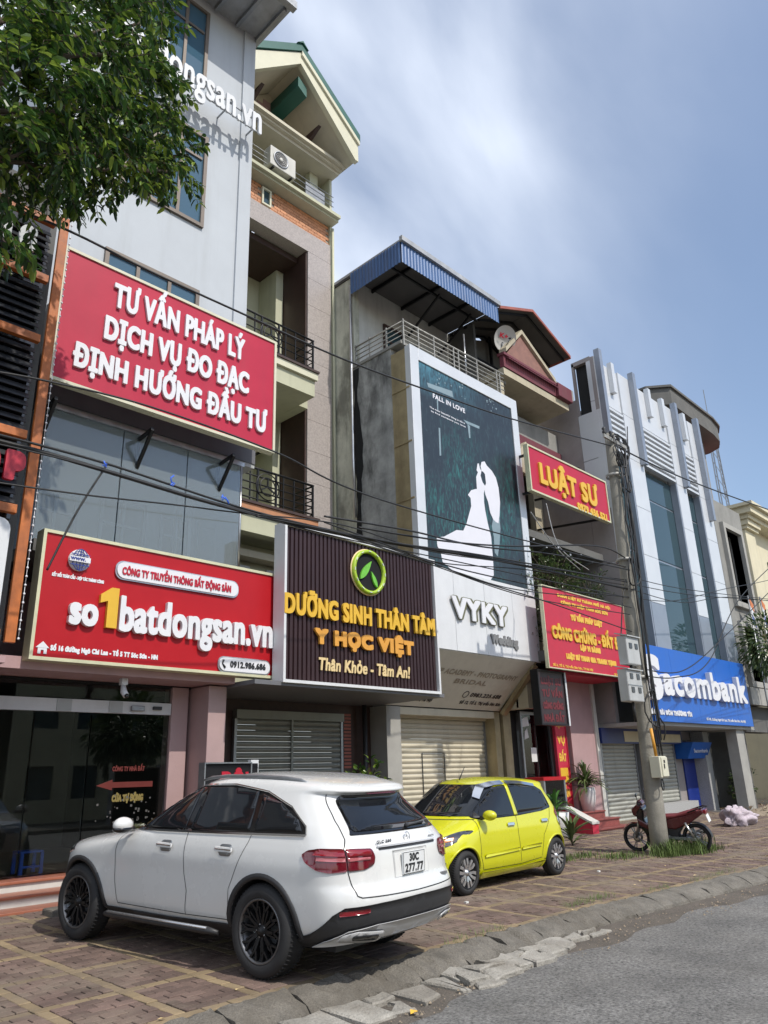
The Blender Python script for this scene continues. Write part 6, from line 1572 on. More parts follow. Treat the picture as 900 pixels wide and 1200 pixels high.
    for k in range(900):
        d = Vector((random.gauss(0, 1), random.gauss(0, 1), random.gauss(0, 1))).normalized(); p = Vector((x+.3, 8.9, z-.3))+Vector((d.x*1.0, d.y*1.0, d.z*1.15))*random.random()**.4
        leafcard(mb, p, d+Vector((0, 0, -.3)), Vector((random.gauss(0, .4), random.gauss(0, .4), 1)), .2, .08)
    part('crown', mb, 'leaf_bush', t)
    for i, (u, lab) in enumerate(((882, 'left orange and blue flag hanging in front of the villa'), (896, 'right orange and blue flag hanging in front of the villa'))):
        x, z = W(u, 735, 9.6); f = thing('flag', lab, 'flag', (x, 9.6, z-.2), 'flags hanging before the villa')
        part('staff', MB().tube([(x, 9.6, 0), (x+.1, 9.6, z+1.2)], .03, 6), 'grey_metal', f)
        for j, m in enumerate(('flag_orange', 'poster_white', 'flag_blue')):
            part('cloth', MB().prism([(x+.1, z+1.1-j*.3), (x+.42-j*.04, z+.9-j*.34), (x+.38, z+.6-j*.3), (x+.12, z+.79-j*.3)], 'y', 9.56+j*.004, 9.58+j*.004), m, f)
    # odd litter
    lf = MB(); random.seed(77)
    for k in range(70):
        x = random.uniform(2.5, 17); y = random.choice((random.gauss(5.2, .25), random.uniform(5.3, 9.5))); s = random.uniform(.012, .035); a = random.uniform(0, 6.28); z = gz(y)+.008 if y > 5.3 else -.02
        if y < 5.3: y = 5.32
        ca, sa = math.cos(a)*s, math.sin(a)*s; lf.add([(x-ca, y-sa, z), (x-sa*.5, y+ca*.5, z+s*.3), (x+ca, y+sa, z+s*.15), (x+sa*.5, y-ca*.5, z+s*.2)], [(0, 3, 2, 1)])
    tagged('fallen_leaves', lf, 'cream_letter', 'dry fallen leaves scattered thinly over the paving', 'leaves', kind='stuff')
    for i, (u, v) in enumerate(((547, 1061), (702, 1024))):
        p = EYE+(AX*(u-450)+AY*(v-600)+AZ*886)*(-1.55/(AX*(u-450)+AY*(v-600)+AZ*886).z)
        tagged('litter_scrap', MB().box(p.x-.025, p.x+.025, p.y-.015, p.y+.02, 0, .02), 'litter', ('white scrap of litter on the paving right of the white car', 'white scrap of litter on the paving behind the yellow car')[i], 'litter', (p.x, p.y, 0)).location.z = gz(p.y)
    x = 4.75
    tagged('fallen_leaf', MB().add([(x, 4.45, -.13), (x+.06, 4.43, -.12), (x+.1, 4.47, -.13), (x+.05, 4.5, -.115)], [(0, 1, 2, 3)]), 'yellow_print', 'yellow fallen leaf in the gutter near the white car', 'leaf', (x, 4.45, -.14))
plants()
# ------------------------------------------------------------------ vehicles
mat('tinted_glass', (.010, .012, .015), .03, var=.05, bump=0, coat=0, spec=.6)
mat('rim_lip', (.16, .16, .165), .35, metal=.8, var=.04, bump=0)

def interp(pts):
    xs = [p[0] for p in pts]; ys = [p[1] for p in pts]; n = len(xs)
    d = [(ys[i+1]-ys[i])/(xs[i+1]-xs[i]) for i in range(n-1)]
    m = [d[0]]+[0 if d[i-1]*d[i] <= 0 else 2*d[i-1]*d[i]/(d[i-1]+d[i]) for i in range(1, n-1)]+[d[-1]]
    def f(x):
        if x <= xs[0]: return ys[0]
        if x >= xs[-1]: return ys[-1]
        i = max(k for k in range(n-1) if xs[k] <= x); h = xs[i+1]-xs[i]; t = (x-xs[i])/h
        return ys[i]*(2*t**3-3*t*t+1)+h*m[i]*(t**3-2*t*t+t)+ys[i+1]*(-2*t**3+3*t*t)+h*m[i+1]*(t**3-t*t)
    return f

class Car:
    def __init__(s, xr, xf, w, lr, lf, nr=2.6, nf=2.4, zdrop=None, flare=None):
        s.xr, s.xf, s.w, s.lr, s.lf = map(interp, (xr, xf, w, lr, lf)); s.nr, s.nf = nr, nf; s.zdrop = zdrop or (lambda x, z: 0.); s.flare = flare or (lambda x, z: 0.)
    def half(s, x, z):
        xr, xf, W_ = s.xr(z), s.xf(z), s.w(z); lr, lf = s.lr(z), s.lf(z)
        if xr+lr > xf-lf: k = (xf-xr)/(lr+lf); lr *= k; lf *= k
        y = W_
        if x < xr+lr: t = max(0, (x-xr)/lr); y = W_*max(0, 1-(1-t)**s.nr)**(1/s.nr)
        elif x > xf-lf: t = max(0, (xf-x)/lf); y = W_*max(0, 1-(1-t)**s.nf)**(1/s.nf)
        return y+s.flare(x, z)*(1 if y > W_*.9 else 0)
    def endx(s, y, z, rear):
        W_ = s.w(z); r = min(1, abs(y)/W_)
        if rear: return s.xr(z)+s.lr(z)*(1-max(0, 1-r**s.nr)**(1/s.nr))
        return s.xf(z)-s.lf(z)*(1-max(0, 1-r**s.nf)**(1/s.nf))
    def ring(s, z, m):
        """half outline from the rear centre to the front centre on the left (+y)"""
        xr, xf, W_ = s.xr(z), s.xf(z), s.w(z); lr, lf = s.lr(z), s.lf(z)
        if xr+lr > xf-lf: k = (xf-xr)/(lr+lf); lr *= k; lf *= k
        P = []
        for k in range(m): 
            a = PI/2*k/m; P.append((xr+lr*(1-math.cos(a)**(2/s.nr)), W_*math.sin(a)**(2/s.nr)))
        q = int(m*2.4)
        for k in range(q+1): P.append((xr+lr+(xf-lf-xr-lr)*k/q, W_))
        for k in range(m-1, -1, -1):
            a = PI/2*k/m; P.append((xf-lf*(1-math.cos(a)**(2/s.nf)), W_*math.sin(a)**(2/s.nf)))
        return [(x, y+(s.flare(x, z) if y > W_*.9 else 0), z-s.zdrop(x, z)) for x, y in P]
    def body(s, zs, m=14):
        rings = [s.ring(z, m) for z in zs]; h = len(rings[0]); n = 2*h-2; mb = MB(); vs = []
        for r in rings: vs += r+[(x, -y, z) for x, y, z in r[-2:0:-1]]
        fs = [(i*n+k, i*n+(k+1) % n, (i+1)*n+(k+1) % n, (i+1)*n+k) for i in range(len(zs)-1) for k in range(n)]
        fs = [f[::-1] for f in fs]
        mb.add(vs, fs, True)
        o = (len(zs)-1)*n
        # caps as strips
        for o, fl in ((0, 0), ((len(zs)-1)*n, 1)):
            for k in range(h-1):
                a, b = o+k, o+k+1; c, d = o+(n-k-1) % n, o+(n-k) % n
                f = (a, b, c, d) if k else (a, b, c)
                if k == h-2: f = (a, b, d)
                f = tuple(dict.fromkeys(f))
                if len(f) > 2: mb.f.append(f[::-1] if fl == 0 else f); mb.sm.append(True)
        return mb
    def mapf(s, kind, sg=1):
        if kind == 'side': return lambda a, b: Vector((a, sg*s.half(a, b), b-s.zdrop(a, b)))
        if kind == 'rear': return lambda a, b: Vector((s.endx(a, b, True), a, b-s.zdrop(s.endx(a, b, True), b)))
        if kind == 'front': return lambda a, b: Vector((s.endx(a, b, False), a, b-s.zdrop(s.endx(a, b, False), b)))
        if kind == 'arc':
            def f(a, b):
                a_ = abs(a); sn = 1 if a >= 0 else -1; xr, lr, W_ = s.xr(b), s.lr(b), s.w(b); N_ = 40; px, py = xr, 0.; L = 0
                for k in range(1, N_+1):
                    t = PI/2*k/N_; x = xr+lr*(1-math.cos(t)**(2/s.nr)) if k < N_ else xr+lr; y = W_*math.sin(t)**(2/s.nr); d = math.hypot(x-px, y-py)
                    if L+d >= a_: u = (a_-L)/d; return Vector((px+(x-px)*u, sn*(py+(y-py)*u), b-s.zdrop(px, b)))
                    L += d; px, py = x, y
                return Vector((px+a_-L, sn*W_, b-s.zdrop(px, b)))
            return f
    def _out(s, f, off):
        e = .004
        def g(a, b, o=off):
            p = f(a, b); u = f(a+e, b)-f(a-e, b); v = f(a, b+e)-f(a, b-e); n = u.cross(v)
            n = n.normalized() if n.length > 1e-9 else Vector((0, 0, 1))
            c = p-Vector((2.2, 0, .7))
            if n.dot(c) < 0: n = -n
            return p+n*o
        return g
    def patch(s, kind, poly, off=.004, cell=.06, sg=1, skirt=.006):
        g = s._out(s.mapf(kind, sg), off); bm = bmesh.new()
        f = bm.faces.new([bm.verts.new((a, b, 0)) for a, b in poly]); bmesh.ops.triangulate(bm, faces=[f])
        for ax in (0, 1):
            lo = min(p[ax] for p in poly); hi = max(p[ax] for p in poly); k = math.floor(lo/cell)+1
            while k*cell < hi:
                co = [0, 0, 0]; co[ax] = k*cell; no = [0, 0, 0]; no[ax] = 1
                bmesh.ops.bisect_plane(bm, geom=bm.verts[:]+bm.edges[:]+bm.faces[:], dist=1e-5, plane_co=co, plane_no=no); k += 1
        bmesh.ops.dissolve_limit(bm, angle_limit=.001, verts=[], edges=[])
        bm.verts.index_update(); V = [(v.co.x, v.co.y) for v in bm.verts]
        top = [g(a, b) for a, b in V]; n = len(V); fs = [tuple(v.index for v in f.verts) for f in bm.faces]
        c0 = fs[0]; nn = (top[c0[1]]-top[c0[0]]).cross(top[c0[2]]-top[c0[0]])
        if nn.dot(g(*V[c0[0]], off+.01)-g(*V[c0[0]], off)) < 0: fs = [f[::-1] for f in fs]
        mb = MB(); mb.add(top, fs, True)
        if skirt:
            bt = [g(a, b, off-skirt) for a, b in V]; o = len(mb.v); mb.v += [tuple(p) for p in bt]
            for e in bm.edges:
                if len(e.link_faces) == 1: a, b = e.verts[0].index, e.verts[1].index; mb.f.append((a, b, b+o, a+o)); mb.sm.append(False)
        bm.free(); return mb
    def strip(s, kind, pts, w=.006, off=.003, sg=1, n=6, mb=None, closed=False):
        g = s._out(s.mapf(kind, sg), off); mb = mb or MB(); P = []
        pts = pts+([pts[0]] if closed else [])
        for (a, b), (c, d) in zip(pts, pts[1:]):
            for k in range(n): P.append((a+(c-a)*k/n, b+(d-b)*k/n))
        P.append(pts[-1]); vs = []
        for i, p in enumerate(P):
            q = P[min(i+1, len(P)-1)]; r = P[max(i-1, 0)]; dx, dy = q[0]-r[0], q[1]-r[1]; l = math.hypot(dx, dy) or 1
            nx, ny = -dy/l*w/2, dx/l*w/2; vs += [g(p[0]+nx, p[1]+ny), g(p[0]-nx, p[1]-ny)]
        mb.add(vs, [(2*i, 2*i+2, 2*i+3, 2*i+1) for i in range(len(P)-1)], True); return mb
    def arch(s, cx, cz, r0, r1, a0, a1, off=.012, sg=1, n=26):
        g = s._out(s.mapf('side', sg), off); g0 = s._out(s.mapf('side', sg), -.02); mb = MB(); vs = []
        for k in range(n+1):
            a = R(a0+(a1-a0)*k/n); c, d = math.cos(a), math.sin(a)
            vs += [g0(cx+r0*c, cz+r0*d), g(cx+r0*c, cz+r0*d), g(cx+r1*c, cz+r1*d), g0(cx+r1*c, cz+r1*d)]
        mb.add(vs, [(4*i+q, 4*i+4+q, 4*i+5+q, 4*i+1+q) for i in range(n) for q in range(3)], True); return mb

def rounded(poly, r, n=4):
    out = []
    for i, p in enumerate(poly):
        a = Vector(poly[i-1]); b = Vector(p); c = Vector(poly[(i+1) % len(poly)]); u = (a-b); v = (c-b)
        rr = min(r, u.length*.45, v.length*.45); p0 = b+u.normalized()*rr; p1 = b+v.normalized()*rr
        for k in range(n+1): t = k/n; q = p0*(1-t)**2+b*2*t*(1-t)+p1*t*t; out.append((q.x, q.y))
    return out

def wheel(parent, c, sg, Rt, wt, Rr, style, label=None):
    """wheel > tyre, rim, spokes; c = centre of the outer face"""
    o = bpy.data.objects.new('wheel', None); COL.objects.link(o); o.parent = parent; ORG[o] = ORG[parent]
    x, y, z = c; ax = 'y'
    def L(prof): return MB().lathe([(r, -h*sg) for r, h in prof], (x, y, z), 'y', 40)
    t = L([(Rr, .012), (Rr+.012, 0), (Rt-.05, -.004), (Rt-.022, .008), (Rt-.004, .03), (Rt, .05), (Rt, wt-.05), (Rt-.01, wt-.02), (Rr, wt)])
    tr = part('tyre', t, 'rubber', o)
    for k in range(4):
        rr = MB()
    gr = MB()
    for k in range(60):
        a = 2*PI*k/60; ca, sa = math.cos(a), math.sin(a)
        for (h0, h1) in ((.03, .075), (wt-.075, wt-.03)):
            p = Vector((x+(Rt+.002)*ca, y-h0*sg*1, z+(Rt+.002)*sa)); q = Vector((x+(Rt+.002)*math.cos(a+.04), y-h1*sg, z+(Rt+.002)*math.sin(a+.04)))
            gr.bar(p, q, .012, .008)
    part('tread_block', gr, 'rubber', tr, kind='stuff')
    part('rim', L([(Rr-.022, .06), (Rr-.018, .012), (Rr-.002, .004), (Rr+.004, .012), (Rr, .03), (Rr-.03, .05), (Rr-.05, wt*.8)]), 'rim_lip' if style == 'mesh' else 'alloy_black', o)
    part('rim_barrel', L([(Rr-.03, .05), (Rr-.05, wt-.02), (1e-3, wt-.02)]), 'trim_black', o)
    part('brake_disc', L([(Rr*.62, .09), (Rr*.62, .10), (1e-3, .10)]), 'steel', o)
    m = 'alloy_black' if style == 'mesh' else 'alloy_silver'
    part('hub_cap', L([(1e-3, .006), (.028, .01), (.032, .02), (.06, .035), (.065, .07)]), m, o)
    sp = MB()
    def spoke(a0, r0, a1, r1, w0, w1, d0=.03, d1=.014):
        p = [(r0, a0, w0, d0), (r1, a1, w1, d1)]; vs = []
        for r, a, w, d in p:
            ca, sa = math.cos(a), math.sin(a)
            for q, dd in ((-w/2, d), (w/2, d), (w/2*.8, d+.04), (-w/2*.8, d+.04)): vs.append((x+r*ca-q*sa, y-dd*sg, z+r*sa+q*ca))
        sp.add(vs, [(0, 1, 5, 4), (1, 2, 6, 5), (2, 3, 7, 6), (3, 0, 4, 7)])
    if style == 'mesh':
        for k in range(10):
            a = 2*PI*k/10; spoke(a, .05, a, Rr*.62, .026, .022); spoke(a, Rr*.60, a-.17, Rr-.012, .02, .018, .022, .014); spoke(a, Rr*.60, a+.17, Rr-.012, .02, .018, .022, .014)
            spoke(a+PI/10, .06, a+PI/10-.12, Rr*.75, .016, .014, .035, .02)
    else:
        for k in range(6):
            a = 2*PI*k/6+.3; spoke(a-.0, .045, a-.27, Rr*.6, .03, .034, .025, .01); spoke(a, .045, a+.27, Rr*.6, .03, .034, .025, .01)
            spoke(a-.27, Rr*.56, a-.19, Rr-.012, .036, .044, .01, .01); spoke(a+.27, Rr*.56, a+.19, Rr-.012, .036, .044, .01, .01)
        part('rim_back', L([(Rr-.02, .055), (1e-3, .06)]), 'gloss_black', o)
    part('spokes', sp, m, o)
    nut = MB()
    for k in range(5): a = 2*PI*k/5; nut.lathe([(1e-3, -.028*sg), (.009, -.03*sg), (.009, -.05*sg)], (x+.05*math.cos(a), y, z+.05*math.sin(a)), 'y', 6)
    part('wheel_nut', nut, 'steel', o)
    return o

def cut_body(mb, name, m, parent, wheels, ra, depth=.34):
    b = part(name, mb, m, parent, weld=True)
    cut = MB()
    for (x, z, y) in wheels:
        for sg in (-1, 1):
            y0, y1 = sg*(y+.3), sg*(y-depth)
            cut.lathe([(1e-3, min(y0, y1)), (ra, min(y0, y1)), (ra, max(y0, y1)), (1e-3, max(y0, y1))], (x, 0, z), 'y', 48, smooth=False)
            cut.box(x-ra*.985, x+ra*.985, min(y0, y1)+.001, max(y0, y1)-.001, -.2, z)
    me = mesh_of('cut', cut, 'trim_black'); bm = bmesh.new(); bm.from_mesh(me); bmesh.ops.remove_doubles(bm, verts=bm.verts, dist=1e-4); bmesh.ops.recalc_face_normals(bm, faces=bm.faces); bm.to_mesh(me); bm.free()
    me.materials.clear(); me.materials.append(MATS[m]); me.materials.append(MATS['trim_black'])
    for p in me.polygons: p.material_index = 1
    co = bpy.data.objects.new('cut', me); COL.objects.link(co)
    md = b.modifiers.new('wheel_arches', 'BOOLEAN'); md.operation = 'DIFFERENCE'; md.object = co; md.solver = 'EXACT'; md.use_self = True
    bpy.context.view_layer.update()
    dg = bpy.context.evaluated_depsgraph_get(); nm = bpy.data.meshes.new_from_object(b.evaluated_get(dg), depsgraph=dg)
    b.modifiers.clear(); b.data = nm; bpy.data.objects.remove(co)
    if len(nm.materials) < 2: nm.materials.append(MATS['trim_black'])
    for p in nm.polygons:                               # arch faces look inwards: black liner
        c = p.center
        for (x, z, y) in wheels:
            d = math.hypot(c.x-x, c.z-z)
            if abs(c.y) < y+.02 and (abs(d-ra) < .012 and abs(p.normal.y) < .5 or (d < ra and abs(abs(c.y)-(y-depth)) < .02) or (c.z < z and abs(abs(c.x-x)-ra*.985) < .01 and abs(p.normal.x) > .8)): p.material_index = 1
    return b

def white_suv():
    t = thing('parked_car', 'white SUV with black alloy wheels parked nose-in before the shop glass', 'car', (0, 0, 0))
    zd = lambda x, z: (.10*max(0, (1.75-x)/1.5)**2+.05*max(0, (x-1.9)/1.0)**2)*max(0, min(1, (z-1.2)/.35)) if z > 1.2 else 0.
    wr, wf, zc = 1.05, 3.82, .365
    def fl(x, z):
        d = min(abs(x-wr), abs(x-wf)); return .022*max(0, 1-(d/.55)**2)*max(0, 1-abs(z-.62)/.42)
    c = Car([(.26, .42), (.32, .20), (.40, .07), (.50, .01), (.62, .0), (.70, .02), (.76, .055), (.90, .075), (1.0, .09), (1.06, .12), (1.12, .17), (1.30, .33), (1.46, .47), (1.50, .48), (1.535, .40), (1.575, .42), (1.60, .56), (1.625, .82), (1.64, 1.3)],
            [(.26, 4.30), (.34, 4.50), (.45, 4.62), (.6, 4.66), (.75, 4.65), (.86, 4.60), (.92, 4.50), (.97, 4.28), (1.01, 3.98), (1.05, 3.65), (1.08, 3.42), (1.12, 3.28), (1.3, 2.98), (1.46, 2.66), (1.56, 2.40), (1.61, 2.15), (1.64, 1.95)],
            [(.26, .74), (.34, .84), (.45, .895), (.6, .915), (.75, .925), (.88, .935), (.97, .925), (1.04, .905), (1.09, .885), (1.13, .872), (1.3, .785), (1.46, .70), (1.54, .655), (1.585, .60), (1.615, .48), (1.64, .22)],
            [(.26, .5), (.45, .5), (.8, .52), (1.05, .5), (1.15, .50), (1.5, .46), (1.6, .4), (1.64, .3)],
            [(.26, .8), (.45, .9), (.8, .95), (1.0, 1.1), (1.08, .75), (1.2, .7), (1.5, .6), (1.64, .5)], 2.9, 2.3, zd, fl)
    zs = [.26+.02*k for k in range(int((1.64-.26)/.02)+1)]; zs = sorted(set([round(z, 3) for z in zs]+[1.07, 1.09, 1.11, 1.13, 1.61, 1.63, 1.64]))
    cut_body(c.body(zs, 18), 'body', 'car_white', t, [(wr, zc, .90), (wf, zc, .90)], .405)
    part('underbody', MB().box(.5, 4.3, -.55, .55, .2, .30), 'trim_black', t)
    def P(name, kind, poly, m, off=.004, sg=1, r=0, parent=t, cell=.06, label=None): return part(name, c.patch(kind, rounded(poly, r) if r else poly, off, cell, sg), m, parent, label)
    for sg in (1, -1):
        frame = [(.58, 1.135), (.61, 1.19), (.86, 1.36), (1.22, 1.475), (1.7, 1.525), (2.2, 1.52), (2.60, 1.445), (2.98, 1.28), (3.34, 1.125), (3.30, 1.10), (2.2, 1.115)]
        P('window_surround', 'side', frame, 'gloss_black', .003, sg)
        g1 = [(2.18, 1.135), (3.25, 1.12), (2.98, 1.265), (2.58, 1.415), (2.22, 1.49), (2.16, 1.495)]
        g2 = [(1.28, 1.145), (2.10, 1.135), (2.08, 1.50), (1.72, 1.505), (1.34, 1.475)]
        g3 = [(.63, 1.155), (1.22, 1.148), (1.27, 1.455), (1.00, 1.395), (.72, 1.25)]
        for nm, g in (('side_window', g1), ('side_window', g2), ('quarter_window', g3)): P(nm, 'side', g, 'tinted_glass', .008, sg)
        part('window_trim', c.strip('side', [(.58, 1.128), (1.3, 1.117), (2.2, 1.106), (3.34, 1.097)], .018, .010, sg, 12), 'chrome', t)
        part('window_trim', c.strip('side', [(.58, 1.132), (.61, 1.197), (.86, 1.367), (1.22, 1.483), (1.7, 1.533), (2.2, 1.528), (2.60, 1.453)], .010, .007, sg, 8), 'chrome', t)
        # door seams
        part('door_seam', c.strip('side', [(3.16, 1.08), (3.20, .9), (3.20, .62), (3.16, .40)], .007, .0025, sg), 'car_seam', t)
        part('door_seam', c.strip('side', [(2.12, 1.10), (2.10, .75), (2.06, .60), (2.10, .39)], .007, .0025, sg), 'car_seam', t)
        part('door_seam', c.strip('side', [(1.24, 1.13), (1.26, 1.05), (1.36, .86), (1.47, .66), (1.49, .42)], .006, .0025, sg), 'car_seam', t)
        part('sill_seam', c.strip('side', [(3.16, .405), (2.1, .395), (1.49, .405)], .007, .0025, sg), 'car_seam', t)
        for x in (2.28, 1.42):
            h = P('door_handle', 'side', [(x, .955), (x+.24, .96), (x+.24, 1.0), (x, .995)], 'car_white', .03, sg, .018, cell=.03)
            P('handle_trim', 'side', [(x+.01, .97), (x+.23, .975), (x+.23, .985), (x+.01, .98)], 'chrome', .034, sg, .004, cell=.03)
            P('handle_cup', 'side', [(x+.03, .925), (x+.2, .925), (x+.2, 1.025), (x+.03, 1.025)], 'grey_metal', .003, sg, .04)
        # cladding: arches and sills
        for wx, a0, a1 in ((wr, -2, 182), (wf, -2, 182)):
            part('arch_trim', c.arch(wx, zc, .405, .452, a0, a1, .014, sg), 'trim_black', t)
        P('sill', 'side', [(wr+.42, .27), (wf-.42, .27), (wf-.43, .365), (2.4, .355), (wr+.43, .375)], 'trim_black', .012, sg)
        st = MB()
        st.tube([(wr+.52, sg*.93, .30), (wr+.62, sg*.965, .315), (wf-.62, sg*.965, .315), (wf-.52, sg*.93, .30)], [.02, .032, .032, .02], 8); part('side_step', st, 'trim_black', t)
        stp = MB().tube([(wr+.62, sg*.985, .335), (wf-.64, sg*.985, .335)], .012, 6); part('step_trim', stp, 'alloy_silver', t)
        # mirror
        mx, mz = 2.98, 1.12
        mb = MB().ball((0, 0, 0), 1, 12, (.085, .12, .075)); mb.xf(Matrix.Translation((mx, sg*1.03, mz+.03)) @ Matrix.Rotation(R(10*sg), 4, 'Z'))
        mr = part('mirror', mb, 'car_white', t); part('mirror_base', MB().tube([(mx+.02, sg*.88, mz-.02), (mx+.01, sg*.97, mz-.01)], .03, 8), 'gloss_black', mr)
        lower = MB().ball((0, 0, 0), 1, 12, (.088, .122, .04)); lower.xf(Matrix.Translation((mx, sg*1.03, mz-.01)) @ Matrix.Rotation(R(10*sg), 4, 'Z')); part('mirror_lower', lower, 'gloss_black', mr)
        # roof rail
        part('roof_rail', MB().tube([(x, sg*(.592-.02*abs(x-1.75)), 1.588-zd(x, 1.59)+dz) for x, dz in ((.80, -.012), (.92, .012), (1.1, .02), (1.5, .022), (1.9, .02), (2.15, .008), (2.28, -.014))], [.01, .016, .018, .018, .018, .016, .01], 8), 'grey_metal', t)
        # lamps
        lamp = P('tail_lamp', 'arc', [(sg*a, b) for a, b in ((.79, .862), (.795, 1.03), (1.00, 1.035), (1.12, 1.02), (1.20, .985), (1.17, .93), (1.06, .875), (.95, .855))], 'lamp_red_dark', .012, 1, .02, cell=.04)
        P('lamp_light', 'arc', [(sg*a, b) for a, b in ((.80, .935), (.80, .965), (1.04, .972), (1.05, .945))], 'lamp_clear', .019, 1, .008, parent=lamp, cell=.04)
        P('lamp_glow', 'arc', [(sg*a, b) for a, b in ((.80, .975), (.80, 1.022), (1.02, 1.025), (1.08, .985))], 'lamp_red', .017, 1, .008, parent=lamp, cell=.04)
        lamp2 = P('tail_lamp', 'arc', [(sg*a, b) for a, b in ((.785, .862), (.785, 1.03), (.53, 1.02), (.50, .96), (.52, .90), (.62, .868))], 'lamp_red_dark', .012, 1, .02, cell=.04)
        P('lamp_light', 'arc', [(sg*a, b) for a, b in ((.78, .935), (.78, .962), (.56, .958), (.56, .938))], 'lamp_clear', .019, 1, .008, parent=lamp2, cell=.04)
        P('lamp_glow', 'arc', [(sg*a, b) for a, b in ((.78, .972), (.78, 1.02), (.55, 1.01), (.54, .968))], 'lamp_red', .017, 1, .008, parent=lamp2, cell=.04)
        P('bumper_reflector', 'arc', [(sg*a, b) for a, b in ((.64, .585), (.90, .575), (.90, .542), (.64, .556))], 'lamp_red', .022, 1, .01, cell=.05)
        P('headlamp', 'side', [(4.0, .86), (4.45, .78), (4.58, .78), (4.52, .90), (4.2, .93)], 'headlamp', .006, sg, .03)
        wheel(t, (wr, sg*.945, zc), sg, .362, .245, .252, 'mesh'); wheel(t, (wf, sg*.945, zc), sg, .362, .245, .252, 'mesh')
        ex = sg*.60
        p = P('exhaust_trim', 'rear', [(ex-.17, .345), (ex+.19, .375), (ex+.20, .42), (ex+.12, .445), (ex-.15, .425)], 'satin_silver', .045, 1, .03, cell=.05)
        P('exhaust_hole', 'rear', [(ex-.12, .37), (ex+.12, .39), (ex+.13, .42), (ex-.10, .41)], 'gloss_black', .052, 1, .02, parent=p, cell=.05)
    # rear
    low = [(-1.16, .36), (-1.10, .40), (-.96, .545), (-.86, .60), (-.5, .615), (0, .62), (.5, .615), (.86, .60), (.96, .545), (1.10, .40), (1.16, .36), (1.10, .27), (.6, .26), (-.6, .26), (-1.10, .27)]
    P('rear_bumper', 'arc', low, 'trim_black', .012, cell=.07)
    P('skid_plate', 'arc', [(-.90, .30), (-.92, .36), (-.80, .44), (-.55, .47), (.55, .47), (.80, .44), (.92, .36), (.90, .30), (.55, .355), (0, .365), (-.55, .355)], 'satin_silver', .03, cell=.06)
    P('diffuser', 'arc', [(-.45, .27), (-.5, .33), (0, .345), (.5, .33), (.45, .27)], 'alloy_silver', .022)
    P('tailgate_window_surround', 'rear', [(-.66, 1.125), (-.63, 1.16), (-.52, 1.45), (-.46, 1.495), (.46, 1.495), (.52, 1.45), (.63, 1.16), (.66, 1.125)], 'gloss_black', .004, 1, .04)
    P('rear_window', 'rear', [(-.62, 1.15), (-.50, 1.45), (.50, 1.45), (.62, 1.15)], 'tinted_glass', .009, 1, .05)
    P('brake_light', 'rear', [(-.22, 1.518), (-.22, 1.532), (.22, 1.532), (.22, 1.518)], 'lamp_red_dark', .014)
    part('tailgate_seam', c.strip('arc', [(-.60, 1.5), (-.70, 1.25), (-.735, 1.10), (-.79, 1.03), (-.785, .86), (-.74, .68), (-.70, .665), (0, .655), (.70, .665), (.74, .68), (.785, .86), (.79, 1.03), (.735, 1.10), (.70, 1.25), (.60, 1.5)], .008, .003, 1, 10), 'car_seam', t)
    P('plate_recess', 'rear', [(-.27, .775), (-.27, .985), (.27, .985), (.27, .775)], 'car_white', .0035)
    P('shadow_line', 'rear', [(-.44, 1.003), (-.44, 1.02), (.44, 1.02), (.44, 1.003)], 'trim_black', .006, 1, .01)  # dark strip painting in the thin shadow line above the plate
    P('grab_edge', 'rear', [(-.46, 1.02), (-.46, 1.03), (.46, 1.03), (.46, 1.02)], 'satin_silver', .012)
    xp = c.endx(0, .87, True)-.022
    pl = part('number_plate', MB().box(xp-.008, xp+.012, -.17, .17, .785, .965), 'plate_white', t, bevel=.004)
    part('plate_border', MB().box(xp-.0095, xp-.0081, -.168, .168, .787, .791).box(xp-.0095, xp-.0081, -.168, .168, .959, .963).box(xp-.0095, xp-.0081, -.168, -.164, .791, .959).box(xp-.0095, xp-.0081, .164, .168, .791, .959), 'ink', pl)
    MR = Matrix.Rotation(-PI/2, 4, 'Z')                # text plane -y turned to face -x
    text(pl, '30C', -.075, .075, .885, .065, xp-.008, 'ink', .003, .004, each=False, M=MR); text(pl, '277.77', -.145, .145, .80, .07, xp-.008, 'ink', .003, .004, each=False, M=MR)
    for w_, a, b, z, h, o in (('GLC 250', -.46, -.24, 1.052, .026, .0), ('4MATIC', .36, .46, 1.052, .016, .0)):
        text(t, w_, a, b, z, h, c.endx(.35, z, True)-.002-o, 'chrome' if w_[0] == '4' else 'ink', .004, .002, each=False, M=MR, name='badge_lettering')
    xe = c.endx(0, 1.075, True)-.008
    ring = MB(); ring.tube([(xe-.004, .045*math.cos(R(a)), 1.072+.045*math.sin(R(a))) for a in range(0, 361, 15)], .004, 6, cap=False)
    e = part('emblem', ring, 'chrome', t); star = MB()
    for a in (90, 210, 330):
        ca, sa = math.cos(R(a)), math.sin(R(a)); star.add([(xe-.004, .043*ca, 1.072+.043*sa), (xe-.004, -.007*sa, 1.072+.007*ca), (xe-.010, 0, 1.072), (xe-.004, .007*sa, 1.072-.007*ca)], [(0, 1, 2), (0, 2, 3)])
    part('star', star, 'chrome', e)
    part('dealer_badge', MB().box(c.endx(.52, .72, True)-.008, c.endx(.52, .72, True)+.01, -.58, -.47, .715, .74), 'grey_metal', t)
    part('wiper', MB().tube([(c.endx(0, 1.16, True)-.02, -.10, 1.165), (c.endx(0, 1.2, True)-.02, -.42, 1.175)], .009, 5).tube([(c.endx(0, 1.16, True), -.10, 1.15), (c.endx(0, 1.16, True)-.03, -.10, 1.18)], .02, 6), 'trim_black', t)
    P('windscreen', 'front', [(-.66, 1.13), (-.56, 1.46), (.56, 1.46), (.66, 1.13)], 'tinted_glass', .004, 1, .04)
